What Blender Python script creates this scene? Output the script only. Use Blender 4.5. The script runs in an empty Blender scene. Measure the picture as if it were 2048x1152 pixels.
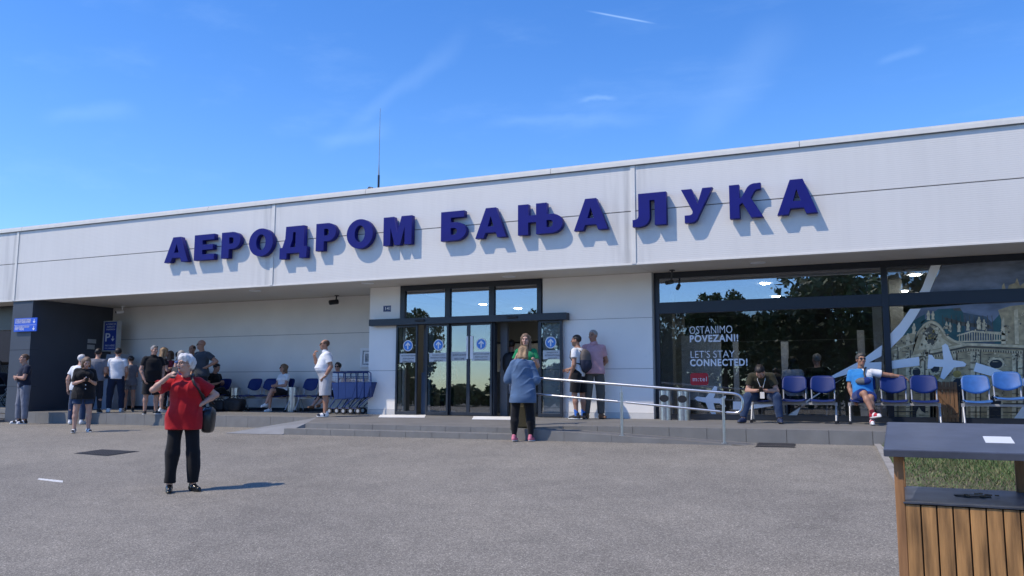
import bpy, math, random
import numpy as np
from mathutils import Matrix, Vector

rad = math.radians
scene = bpy.context.scene
COL = scene.collection

# ------------------------------------------------------------------ camera
F_PX, YAW, PITCH, ROLL, CAM_Z = 1660.0, rad(23.6), rad(6.97), rad(0.14), 0.90
_fw = np.array([-math.sin(YAW)*math.cos(PITCH), math.cos(YAW)*math.cos(PITCH), math.sin(PITCH)])
_r0 = np.array([math.cos(YAW), math.sin(YAW), 0.0])
_u0 = np.cross(_r0, _fw)
_rt = _r0*math.cos(ROLL)+_u0*math.sin(ROLL)
_up = -_r0*math.sin(ROLL)+_u0*math.cos(ROLL)
CAM = np.array([0, 0, CAM_Z])
cam = bpy.data.cameras.new('camera')
cam.sensor_width = 36
cam.lens = F_PX/2048*36
cam.clip_start = 0.05
cam.clip_end = 3000
camo = bpy.data.objects.new('camera', cam)
COL.objects.link(camo)
camo.matrix_world = Matrix(((_rt[0], _up[0], -_fw[0], 0), (_rt[1], _up[1], -_fw[1], 0), (_rt[2], _up[2], -_fw[2], CAM_Z), (0, 0, 0, 1)))
scene.camera = camo

# ------------------------------------------------------------------ light and sky
SUN_EL, SUN_ROT = rad(54.0), rad(225.0)
sun = bpy.data.lights.new('sun', 'SUN')
sun.energy = 2.2
sun.angle = rad(0.8)
sun.color = (1.0, 0.89, 0.74)
suno = bpy.data.objects.new('sun', sun)
COL.objects.link(suno)
suno.rotation_euler = Vector((0.707*math.cos(SUN_EL), 0.707*math.cos(SUN_EL), -math.sin(SUN_EL))).to_track_quat('-Z', 'Y').to_euler()
scene.view_settings.view_transform = 'Standard'
scene.view_settings.look = 'None'
scene.view_settings.exposure = 0.85
scene.view_settings.gamma = 1.0

def ray(u, v):
    return _fw+_rt*((u-1024)/F_PX)+_up*((576-v)/F_PX)
def atY(u, v, Y):
    d = ray(u, v); return CAM+d*(Y/d[1])
def atX(u, v, X):
    d = ray(u, v); return CAM+d*(X/d[0])
def atZ(u, v, Z):
    d = ray(u, v); return CAM+d*((Z-CAM_Z)/d[2])
def projv(p):
    q = np.array(p, float)-CAM
    return 1024+F_PX*(q@_rt)/(q@_fw), 576-F_PX*(q@_up)/(q@_fw)

w = bpy.data.worlds.new('World')
scene.world = w
w.use_nodes = True
nt = w.node_tree
nt.nodes.clear()
def N(t, **k):
    n = nt.nodes.new(t)
    for a, b in k.items():
        setattr(n, a, b)
    return n
out = N('ShaderNodeOutputWorld'); bg = N('ShaderNodeBackground'); sky = N('ShaderNodeTexSky')
sky.sky_type = 'NISHITA'; sky.sun_disc = False; sky.sun_elevation = SUN_EL; sky.sun_rotation = SUN_ROT
sky.air_density = 1.0; sky.dust_density = 0.15; sky.ozone_density = 3.0
hsv = N('ShaderNodeHueSaturation'); hsv.inputs['Saturation'].default_value = 1.30; hsv.inputs['Hue'].default_value = 0.510
nt.links.new(sky.outputs[0], hsv.inputs['Color'])
tc = N('ShaderNodeTexCoord')
def vmath(op, a, b):
    n = N('ShaderNodeVectorMath', operation=op)
    nt.links.new(a, n.inputs[0]); n.inputs[1].default_value = b
    return n.outputs['Value'] if op == 'DOT_PRODUCT' else n.outputs[0]
def smooth(val, a, b, c=0.0, d=1.0):
    n = N('ShaderNodeMapRange', interpolation_type='SMOOTHSTEP')
    nt.links.new(val, n.inputs[0])
    for i, x in enumerate((a, b, c, d)):
        n.inputs[i+1].default_value = x
    return n.outputs[0]
def math2(op, a, b):
    n = N('ShaderNodeMath', operation=op)
    for i, x in enumerate((a, b)):
        if isinstance(x, (int, float)):
            n.inputs[i].default_value = x
        else:
            nt.links.new(x, n.inputs[i])
    return n.outputs[0]
wob = N('ShaderNodeTexNoise'); wob.inputs['Scale'].default_value = 9; wob.inputs['Detail'].default_value = 6
nt.links.new(tc.outputs['Generated'], wob.inputs['Vector'])
wsub = vmath('SUBTRACT', wob.outputs['Color'], (.5, .5, .5))
wscl = N('ShaderNodeVectorMath', operation='SCALE'); nt.links.new(wsub, wscl.inputs[0]); wscl.inputs['Scale'].default_value = 0.05
wadd = N('ShaderNodeVectorMath', operation='ADD'); nt.links.new(tc.outputs['Generated'], wadd.inputs[0]); nt.links.new(wscl.outputs[0], wadd.inputs[1])
cloud = None
def streak(p0, p1, wid, strength, wobble=True):
    """a thin cirrus streak or contrail across the sky between two sky directions"""
    global cloud
    a = ray(*p0); b = ray(*p1); a = a/np.linalg.norm(a); b = b/np.linalg.norm(b)
    n = np.cross(a, b); n /= np.linalg.norm(n)
    m = (a+b); m /= np.linalg.norm(m); t = np.cross(n, m)
    half = abs(float(b@t))
    src = wadd.outputs[0] if wobble else tc.outputs['Generated']
    dn = math2('ABSOLUTE', vmath('DOT_PRODUCT', src, tuple(n)), 0)
    dt = math2('ABSOLUTE', vmath('DOT_PRODUCT', tc.outputs['Generated'], tuple(t)), 0)
    fr = smooth(vmath('DOT_PRODUCT', tc.outputs['Generated'], tuple(m)), 0.2, 0.3)
    s = math2('MULTIPLY', math2('MULTIPLY', smooth(dn, 0.0, wid, 1.0, 0.0), smooth(dt, half*.35, half, 1.0, 0.0)), math2('MULTIPLY', fr, strength))
    cloud = s if cloud is None else math2('ADD', cloud, s)
streak((1165, 20), (1320, 49), 0.0016, .18, False)
streak((640, 310), (960, 40), 0.016, .035)
streak((620, 305), (800, 255), 0.016, .045)
streak((1340, 300), (1620, 20), 0.035, .035)
streak((930, 250), (1330, 235), 0.010, .04)
streak((1150, 202), (1240, 203), 0.004, .07)
streak((1740, 120), (1860, 80), 0.008, .04)
streak((60, 225), (300, 230), 0.014, .04)
cn = N('ShaderNodeTexNoise'); cn.inputs['Scale'].default_value = 5; cn.inputs['Detail'].default_value = 8; cn.inputs['Roughness'].default_value = .62
mp = N('ShaderNodeMapping'); mp.inputs['Scale'].default_value = (1.0, 2.2, 5.0); mp.inputs['Rotation'].default_value = (0.35, 0.5, 0.4)
nt.links.new(tc.outputs['Generated'], mp.inputs['Vector']); nt.links.new(mp.outputs[0], cn.inputs['Vector'])
cloud = math2('ADD', cloud, smooth(cn.outputs[0], .50, .80, 0.0, .03))
cl2 = math2('MINIMUM', cloud, .8)
mix = N('ShaderNodeMixRGB'); nt.links.new(cl2, mix.inputs[0])
tnt = N('ShaderNodeMixRGB', blend_type='MULTIPLY'); tnt.inputs[0].default_value = 1; tnt.inputs[2].default_value = (.96, .99, 1.03, 1)
nt.links.new(hsv.outputs[0], tnt.inputs[1]); sz = N('ShaderNodeSeparateXYZ'); nt.links.new(tc.outputs['Generated'], sz.inputs[0])
tn2 = N('ShaderNodeMixRGB', blend_type='MULTIPLY'); tn2.inputs[2].default_value = (.70, .83, 1.02, 1)
nt.links.new(smooth(sz.outputs['Z'], 0.0, .34, 1.0, 0.0), tn2.inputs[0]); nt.links.new(tnt.outputs[0], tn2.inputs[1]); nt.links.new(tn2.outputs[0], mix.inputs[1])
mix.inputs[2].default_value = (5.5, 7.2, 8.6, 1)
nt.links.new(mix.outputs[0], bg.inputs['Color'])
bg.inputs['Strength'].default_value = 0.125
nt.links.new(bg.outputs[0], out.inputs['Surface'])

# ------------------------------------------------------------------ materials
_mats = {}
def new_mat(name):
    m = bpy.data.materials.new(name)
    m.use_nodes = True
    return m, m.node_tree, m.node_tree.nodes['Principled BSDF']
def mat(name, col, rough=.6, metal=0.0, var=.12, scale=6.0, bump=0.0, bscale=60.0, spec=.5, coat=0.0, stretch=(1, 1, 1), sheen=0.0, detail=4):
    """Principled surface with noise variation in colour and roughness, and optional bump"""
    if name in _mats:
        return _mats[name]
    m, t, b = new_mat(name)
    tcn = t.nodes.new('ShaderNodeTexCoord')
    mpn = t.nodes.new('ShaderNodeMapping'); mpn.inputs['Scale'].default_value = stretch
    t.links.new(tcn.outputs['Object'], mpn.inputs['Vector'])
    nz = t.nodes.new('ShaderNodeTexNoise'); nz.inputs['Scale'].default_value = scale; nz.inputs['Detail'].default_value = detail
    t.links.new(mpn.outputs[0], nz.inputs['Vector'])
    rmp = t.nodes.new('ShaderNodeMapRange')
    rmp.inputs[1].default_value = .25; rmp.inputs[2].default_value = .75
    rmp.inputs[3].default_value = 1-var; rmp.inputs[4].default_value = 1+var
    t.links.new(nz.outputs[0], rmp.inputs[0])
    mx = t.nodes.new('ShaderNodeVectorMath'); mx.operation = 'SCALE'
    mx.inputs[0].default_value = col[:3]
    t.links.new(rmp.outputs[0], mx.inputs['Scale'])
    t.links.new(mx.outputs[0], b.inputs['Base Color'])
    b.inputs['Roughness'].default_value = rough
    b.inputs['Metallic'].default_value = metal
    b.inputs['Specular IOR Level'].default_value = spec
    b.inputs['Coat Weight'].default_value = coat
    b.inputs['Sheen Weight'].default_value = sheen
    if bump > 0:
        n2 = t.nodes.new('ShaderNodeTexNoise'); n2.inputs['Scale'].default_value = bscale; n2.inputs['Detail'].default_value = 3
        t.links.new(mpn.outputs[0], n2.inputs['Vector'])
        bp = t.nodes.new('ShaderNodeBump'); bp.inputs['Strength'].default_value = bump; bp.inputs['Distance'].default_value = .01
        t.links.new(n2.outputs[0], bp.inputs['Height']); t.links.new(bp.outputs[0], b.inputs['Normal'])
    _mats[name] = m
    return m
def cloth(name, col, bump=.12, rough=.9):
    return mat('cloth '+name, col, rough, var=.14, scale=9, bump=bump, bscale=140, spec=.2, sheen=.15)
def emis(name, col, s):
    m, t, b = new_mat(name)
    b.inputs['Base Color'].default_value = (.8, .8, .8, 1)
    b.inputs['Emission Color'].default_value = (*col, 1); b.inputs['Emission Strength'].default_value = s
    return m
def glass(name, tint, refl, rough=0.0, f0=.02):
    m, t, b = new_mat(name)
    t.nodes.remove(b)
    o = t.nodes['Material Output']
    tr = t.nodes.new('ShaderNodeBsdfTransparent'); tr.inputs[0].default_value = (*tint, 1)
    gl = t.nodes.new('ShaderNodeBsdfGlossy'); gl.inputs['Color'].default_value = (.93, .96, 1, 1); gl.inputs['Roughness'].default_value = rough
    fr = t.nodes.new('ShaderNodeLayerWeight'); fr.inputs['Blend'].default_value = .25
    mr = t.nodes.new('ShaderNodeMapRange'); mr.inputs[3].default_value = refl; mr.inputs[4].default_value = .9
    t.links.new(fr.outputs['Fresnel'], mr.inputs[0])
    nz = t.nodes.new('ShaderNodeTexNoise'); nz.inputs['Scale'].default_value = .9
    tcn = t.nodes.new('ShaderNodeTexCoord'); t.links.new(tcn.outputs['Object'], nz.inputs['Vector'])
    bp = t.nodes.new('ShaderNodeBump'); bp.inputs['Strength'].default_value = .02; bp.inputs['Distance'].default_value = .05
    t.links.new(nz.outputs[0], bp.inputs['Height']); t.links.new(bp.outputs[0], gl.inputs['Normal'])
    ms = t.nodes.new('ShaderNodeMixShader')
    t.links.new(mr.outputs[0], ms.inputs[0]); t.links.new(tr.outputs[0], ms.inputs[1]); t.links.new(gl.outputs[0], ms.inputs[2])
    t.links.new(ms.outputs[0], o.inputs['Surface'])
    return m

# ------------------------------------------------------------------ object helpers
def tag(o, label=None, cat=None, group=None, kind=None):
    if label: o['label'] = label
    if cat: o['category'] = cat
    if group: o['group'] = group
    if kind: o['kind'] = kind
    return o
def thing(name, loc, label, cat, rotz=0.0, group=None):
    o = bpy.data.objects.new(name, None)
    o.empty_display_size = .2
    COL.objects.link(o)
    o.location = loc; o.rotation_euler = (0, 0, rotz)
    return tag(o, label, cat, group)
def link(name, me, parent=None, mats=()):
    o = bpy.data.objects.new(name, me)
    COL.objects.link(o)
    for m in mats:
        me.materials.append(m)
    if parent is not None:
        o.parent = parent
    return o
def copy_tree(o, parent=None):
    c = o.copy(); COL.objects.link(c)
    if parent is not None: c.parent = parent
    for ch in list(o.children):
        copy_tree(ch, c)
    return c

class MB:
    """collects faces and links them as ONE mesh object"""
    def __init__(s): s.v = []; s.f = []; s.m = []; s.cur = 0; s.sm = []; s.smooth = False
    def face(s, pts):
        i = len(s.v); s.v += [tuple(map(float, p)) for p in pts]; s.f.append(list(range(i, i+len(pts)))); s.m.append(s.cur); s.sm.append(s.smooth)
    def mesh(s, verts, faces):
        i = len(s.v); s.v += [tuple(map(float, p)) for p in verts]
        for f in faces:
            s.f.append([a+i for a in f]); s.m.append(s.cur); s.sm.append(s.smooth)
    def box(s, x0, x1, y0, y1, z0, z1):
        v = [(x, y, z) for z in (z0, z1) for y in (y0, y1) for x in (x0, x1)]
        s.mesh(v, [(0, 2, 3, 1), (4, 5, 7, 6), (0, 1, 5, 4), (2, 6, 7, 3), (0, 4, 6, 2), (1, 3, 7, 5)])
    def obox(s, M, sx, sy, sz):
        v = [M @ Vector((x*sx/2, y*sy/2, z*sz/2)) for z in (-1, 1) for y in (-1, 1) for x in (-1, 1)]
        s.mesh(v, [(0, 2, 3, 1), (4, 5, 7, 6), (0, 1, 5, 4), (2, 6, 7, 3), (0, 4, 6, 2), (1, 3, 7, 5)])
    def hexa(s, b, t):
        """eight-corner block: four bottom points and four top points, both counter-clockwise from above"""
        s.mesh(list(b)+list(t), [(3, 2, 1, 0), (4, 5, 6, 7), (0, 1, 5, 4), (1, 2, 6, 5), (2, 3, 7, 6), (3, 0, 4, 7)])
    def prism(s, pts, off):
        n = len(pts); q = [tuple(np.array(p)+np.array(off)) for p in pts]
        s.mesh(list(pts)+q, [tuple(range(n))[::-1], tuple(range(n, 2*n))]+[(i, (i+1) % n, n+(i+1) % n, n+i) for i in range(n)])
    def tube(s, pts, r, n=10, close=True, r2=None):
        pts = [np.array(p, float) for p in pts]; m = len(pts); vs = []; sm0 = s.smooth; s.smooth = True
        t0 = pts[1]-pts[0]; t0 = t0/np.linalg.norm(t0)
        a = np.cross(t0, (0, 0, 1)) if abs(t0[2]) < .9 else np.cross(t0, (1, 0, 0))
        a = a/np.linalg.norm(a)
        for i, p in enumerate(pts):
            t = pts[min(i+1, m-1)]-pts[max(i-1, 0)]; t = t/np.linalg.norm(t)
            a = a-t*(a@t); a = a/np.linalg.norm(a); b = np.cross(t, a)
            rr = r if r2 is None else r+(r2-r)*i/(m-1)
            for k in range(n):
                th = 2*math.pi*k/n; vs.append(p+rr*(math.cos(th)*a+math.sin(th)*b))
        fs = [(i*n+k, i*n+(k+1) % n, (i+1)*n+(k+1) % n, (i+1)*n+k) for i in range(m-1) for k in range(n)]
        s.mesh(vs, fs)
        s.smooth = False
        if close:
            s.face(vs[:n][::-1]); s.face(vs[-n:])
        s.smooth = sm0
    def disc(s, c, r, h, n=24, axis='Z'):
        pts = []
        for k in range(n):
            th = 2*math.pi*k/n; a, b = r*math.cos(th), r*math.sin(th)
            pts.append((c[0]+a, c[1]+b, c[2]) if axis == 'Z' else ((c[0]+a, c[1], c[2]+b) if axis == 'Y' else (c[0], c[1]+a, c[2]+b)))
        s.prism(pts, {'Z': (0, 0, h), 'Y': (0, h, 0), 'X': (h, 0, 0)}[axis])
    def build(s, name, mats, parent=None, bevel=0.0):
        me = bpy.data.meshes.new(name)
        me.from_pydata(s.v, [], s.f)
        if not isinstance(mats, (list, tuple)): mats = [mats]
        o = link(name, me, parent, mats)
        me.polygons.foreach_set('material_index', s.m)
        me.polygons.foreach_set('use_smooth', s.sm)
        me.update()
        if bevel:
            md = o.modifiers.new('bevel', 'BEVEL'); md.width = bevel; md.segments = 2; md.limit_method = 'ANGLE'; md.angle_limit = rad(50)
        return o

_dg = None
def curve_mesh(cu):
    o = bpy.data.objects.new('tmp', cu); COL.objects.link(o)
    bpy.context.view_layer.update()
    me = bpy.data.meshes.new_from_object(o.evaluated_get(bpy.context.evaluated_depsgraph_get()))
    bpy.data.objects.remove(o)
    return me
def text_obj(name, s, size, loc, rot, m, parent=None, bold=0.0, width=None, align='LEFT', ext=.001, spacing=1.0, lines=1.0, height=None):
    cu = bpy.data.curves.new(name, 'FONT')
    cu.body = s; cu.size = size; cu.extrude = ext; cu.offset = bold; cu.align_x = align; cu.space_character = spacing; cu.space_line = lines
    cu.resolution_u = 3
    me = curve_mesh(cu); me.name = name
    n = len(me.vertices); co = np.zeros(n*3); me.vertices.foreach_get('co', co); co = co.reshape(-1, 3)
    if n:
        if width:
            k = width/max(1e-6, np.ptp(co[:, 0])); co[:, 0] *= k
            if height is None: co[:, 1] *= k
        if height:
            co[:, 1] *= height/max(1e-6, np.ptp(co[:, 1]))
        me.vertices.foreach_set('co', co.ravel())
    me.materials.clear()
    o = link(name, me, parent, [m])
    o.location = loc; o.rotation_euler = rot
    return o
def loops_mesh(name, loops, ext, bev=0.0):
    cu = bpy.data.curves.new(name, 'CURVE'); cu.dimensions = '2D'; cu.fill_mode = 'BOTH'; cu.extrude = ext/2; cu.bevel_depth = bev
    for lp in loops:
        sp = cu.splines.new('POLY'); sp.points.add(len(lp)-1)
        for i, p in enumerate(lp):
            sp.points[i].co = (p[0], p[1], 0, 1)
        sp.use_cyclic_u = True
    me = curve_mesh(cu); me.name = name; me.materials.clear()
    return me

# ------------------------------------------------------------------ shared materials
M_dark = mat('anthracite metal', (.018, .023, .034), .38, var=.08, scale=3)
M_steel = mat('brushed steel', (.62, .62, .62), .28, 1.0, var=.08, scale=20, bump=.05, bscale=200)
M_black = mat('black plastic', (.012, .012, .014), .5)
M_white = mat('white paint', (.78, .79, .80), .5, var=.04)
M_rubber = mat('black rubber', (.02, .02, .02), .8)
M_lamp = emis('downlight lamp', (1, .93, .8), 6.0)
M_soft_lamp = emis('office lamp', (1, .93, .80), 55.0)

# ------------------------------------------------------------------ ground, platform, steps, ramp
def gz(x, y):
    z = .0042*(min(max(x, -30), 10)+8)
    if y < 13.7:
        z -= .055*(13.7-max(y, 0))
    return z
def on_ground(u, v):
    z = 0.0
    for _ in range(30):
        p = atZ(u, v, z); z = gz(p[0], p[1])
    return np.array([p[0], p[1], z])

def asphalt_mat():
    m, t, b = new_mat('asphalt')
    tcn = t.nodes.new('ShaderNodeTexCoord')
    def noise(sc, det, ro=.6):
        n = t.nodes.new('ShaderNodeTexNoise'); n.inputs['Scale'].default_value = sc; n.inputs['Detail'].default_value = det; n.inputs['Roughness'].default_value = ro
        t.links.new(tcn.outputs['Object'], n.inputs['Vector']); return n.outputs[0]
    vo = t.nodes.new('ShaderNodeTexVoronoi'); vo.inputs['Scale'].default_value = 115
    t.links.new(tcn.outputs['Object'], vo.inputs['Vector'])
    sep = t.nodes.new('ShaderNodeSeparateColor'); t.links.new(vo.outputs['Color'], sep.inputs[0])
    def ramp(src, *st):
        r = t.nodes.new('ShaderNodeValToRGB'); t.links.new(src, r.inputs[0])
        e = r.color_ramp.elements
        while len(e) < len(st): e.new(.5)
        for i, (p, c) in enumerate(st): e[i].position = p; e[i].color = (*c, 1)
        return r.outputs[0]
    def mul(a, b_):
        n = t.nodes.new('ShaderNodeMixRGB'); n.blend_type = 'MULTIPLY'; n.inputs[0].default_value = 1
        t.links.new(a, n.inputs[1]); t.links.new(b_, n.inputs[2]); return n.outputs[0]
    stones = ramp(sep.outputs[0], (0, (.150, .137, .115)), (.45, (.224, .205, .172)), (.8, (.278, .253, .211)), (1, (.46, .425, .36)))
    fine = ramp(noise(160, 3), (.25, (.62, .62, .62)), (.75, (1.3, 1.3, 1.3)))
    patch = ramp(noise(.33, 5, .65), (.28, (.80, .80, .81)), (.5, (1, 1, 1)), (.72, (1.15, 1.14, 1.12)))
    mid = ramp(noise(2.6, 5, .7), (.3, (.90, .90, .90)), (.7, (1.09, 1.09, 1.09)))
    stain = ramp(noise(.9, 3), (.72, (1, 1, 1)), (.82, (.86, .86, .86)))
    c = mul(mul(mul(mul(stones, fine), patch), mid), stain)
    vc = t.nodes.new('ShaderNodeTexVoronoi'); vc.feature = 'DISTANCE_TO_EDGE'; vc.inputs['Scale'].default_value = .22
    wm = t.nodes.new('ShaderNodeVectorMath'); wm.operation = 'ADD'
    nn = t.nodes.new('ShaderNodeTexNoise'); nn.inputs['Scale'].default_value = 1.3; nn.inputs['Detail'].default_value = 6
    t.links.new(tcn.outputs['Object'], nn.inputs['Vector']); t.links.new(tcn.outputs['Object'], wm.inputs[0]); t.links.new(nn.outputs['Color'], wm.inputs[1])
    t.links.new(wm.outputs[0], vc.inputs['Vector'])
    c = mul(c, ramp(vc.outputs['Distance'], (0, (.92, .92, .92)), (.004, (1, 1, 1))))
    t.links.new(c, b.inputs['Base Color'])
    b.inputs['Roughness'].default_value = .88; b.inputs['Specular IOR Level'].default_value = .3
    bp = t.nodes.new('ShaderNodeBump'); bp.inputs['Strength'].default_value = .55; bp.inputs['Distance'].default_value = .006
    t.links.new(sep.outputs[0], bp.inputs['Height']); t.links.new(bp.outputs[0], b.inputs['Normal'])
    return m
g = MB()
gx = [-400, -30, -24, -18, -12, -8, -4, 0, 4, 10, 400]
gy = [-400, -60, 0, 2, 4, 6, 8, 10, 12, 13.7, 15, 30, 400]
vs = [(x, y, gz(x, y)) for y in gy for x in gx]
nx = len(gx)
g.mesh(vs, [(j*nx+i, j*nx+i+1, (j+1)*nx+i+1, (j+1)*nx+i) for j in range(len(gy)-1) for i in range(nx-1)])
tag(g.build('ground', asphalt_mat()), kind='structure')

# paved platform along the facade
M_tile = mat('platform tile', (.165, .160, .150), .72, var=.16, scale=2.2, bump=.15, bscale=90, detail=8)
M_kerb = mat('grey kerb stone', (.185, .182, .173), .75, var=.14, scale=3.5, bump=.2, bscale=70, detail=8)
st = [(-22.1, 16.06, .240), (-16, 16.06, .242), (-11.9, 16.0, .243), (-10.75, 14.1, .205), (-6.0, 14.1, .205), (-5.3, 14.5, .235), (-4.0, 14.5, .25), (9.0, 14.5, .255)]
def plat_z(x, y):
    for a, b_ in zip(st, st[1:]):
        if a[0] <= x <= b_[0]:
            k = (x-a[0])/(b_[0]-a[0]); ye = a[1]+k*(b_[1]-a[1]); ze = a[2]+k*(b_[2]-a[2])
            q = min(max((y-ye)/(17.6-ye), 0), 1)
            return ze+(.285-ze)*q
    return .285
p = MB()
rows = [0, .25, .5, .75, 1]
vs = []
for x, ye, ze in st:
    for q in rows:
        vs.append((x, ye+(17.6-ye)*q, ze+(.285-ze)*q))
    vs.append((x, 19.6 if x < -11.7 else 17.65, .285))
nr = len(rows)+1
p.mesh(vs, [(i*nr+j, (i+1)*nr+j, (i+1)*nr+j+1, i*nr+j+1) for i in range(len(st)-1) for j in range(nr-1)])
def kerb_run(mb, a, b_, L, depth=.14, gap=.007, low=None):
    """row of kerb stones from a to b (top front edge), faces towards -Y"""
    a = np.array(a); b_ = np.array(b_); ln = np.linalg.norm((b_-a)[:2]); n = max(1, int(round(ln/L))); d = (b_-a)/n
    nrm = np.array([-(b_-a)[1], (b_-a)[0], 0])/ln
    for i in range(n):
        s0 = a+d*i+d/np.linalg.norm(d)*gap; s1 = a+d*(i+1)
        zl = [(gz(q[0], q[1])-.05 if low is None else low) for q in (s0, s1)]
        bt = [(s0[0], s0[1], zl[0]), (s1[0], s1[1], zl[1]), tuple((s1+nrm*depth)[:2])+(zl[1],), tuple((s0+nrm*depth)[:2])+(zl[0],)]
        tp = [tuple(s0), tuple(s1), tuple(s1+nrm*depth), tuple(s0+nrm*depth)]
        mb.hexa(bt, [(q[0], q[1], q[2]+.003) for q in tp])
p.cur = 1
for a, b_ in ((st[0], st[1]), (st[1], st[2]), (st[5], st[6]), (st[6], st[7])):
    kerb_run(p, (a[0], a[1]-.004, a[2]), (b_[0], b_[1]-.004, b_[2]), .66)
for a, b_ in ((st[2], st[3]), (st[4], st[5])):
    p.face([(a[0], a[1], a[2]), (b_[0], b_[1], b_[2]), (b_[0], b_[1], -.1), (a[0], a[1], -.1)][::-1])

tag(p.build('platform', [M_tile, M_kerb]), kind='structure')
# thin white strips in front of the doors lie on the platform
# steps
s = MB(); s.cur = 1
kerb_run(s, (-11.0, 13.7, .105), (-5.9, 13.7, .105), .56, depth=.36)
kerb_run(s, (-10.75, 14.06, .203), (-5.9, 14.06, .203), .56, depth=.14)
s.cur = 0
s.face([(-11.0, 13.98, .104), (-5.9, 13.98, .104), (-5.9, 14.2, .104), (-11.0, 14.2, .104)])
tag(s.build('steps', [M_tile, M_kerb]), kind='structure')
# side ramp at the left end of the steps
s = MB()
s.face([(-12.45, 13.62, gz(-12.3, 13.62)+.006), (-11.003, 13.66, gz(-11, 13.66)+.006), (-10.76, 14.1, .202), (-11.9, 15.99, .242)])
s.face([(-12.45, 13.62, gz(-12.3, 13.62)+.006), (-11.9, 15.99, .242), (-11.9, 15.99, -.07)])
s.face([(-11.003, 13.66, gz(-11, 13.66)+.006), (-11.003, 13.66, -.06), (-10.76, 14.1, -.06), (-10.76, 14.1, .202)])
tag(s.build('side_ramp', mat('ramp slab', (.21, .215, .22), .75, var=.12, scale=3, bump=.2, bscale=80)), kind='structure')
# wheelchair ramp on the right
rx0, rx1 = -5.9, -2.15
def ramp_z(x):
    return .215+(gz(rx1, 13.8)+.012-.215)*(x-rx0)/(rx1-rx0)
s = MB(); s.cur = 0
xs = np.linspace(rx0, rx1, 9)
for a, b_ in zip(xs, xs[1:]):
    s.face([(a, 13.72, ramp_z(a)), (b_, 13.72, ramp_z(b_)), (b_, 14.495, ramp_z(b_)), (a, 14.495, ramp_z(a))])
s.cur = 1
xs = [-5.9, -5.0, -4.15, -3.3]
for a, b_ in zip(xs, xs[1:]):
    s.hexa([(a+.004, 13.7, -.1), (b_, 13.7, -.1), (b_, 13.84, -.1), (a+.004, 13.84, -.1)], [(a+.004, 13.7, ramp_z(a)+.004), (b_, 13.7, ramp_z(b_)+.004), (b_, 13.84, ramp_z(b_)+.004), (a+.004, 13.84, ramp_z(a)+.004)])
s.face([(-3.3, 13.7, -.1), (rx1, 13.7, -.1), (rx1, 13.7, ramp_z(rx1)), (-3.3, 13.7, ramp_z(-3.3))])
s.cur = 0
s.face([(rx1, 13.7, ramp_z(rx1)), (rx1+.25, 13.78, gz(rx1, 13.8)-.002), (rx1+.25, 14.49, gz(rx1, 14.5)-.002), (rx1, 14.495, ramp_z(rx1))])
tag(s.build('ramp', [M_tile, M_kerb]), kind='structure')

# ------------------------------------------------------------------ terminal building
YF, YW, YG, YR = 16.15, 17.56, 17.71, 18.92     # fascia, entrance wall, glazing, recessed wall
ZS, ZP = 3.43, .285                              # soffit and floor level
XL, XP0, XP1, XB0, XB1, XR = -34.0, -22.87, -22.03, -11.56, -4.37, 9.0
bld = thing('terminal_building', (0, 0, 0), 'long white airport terminal with ribbed fascia and glazed entrance', 'building')

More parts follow.
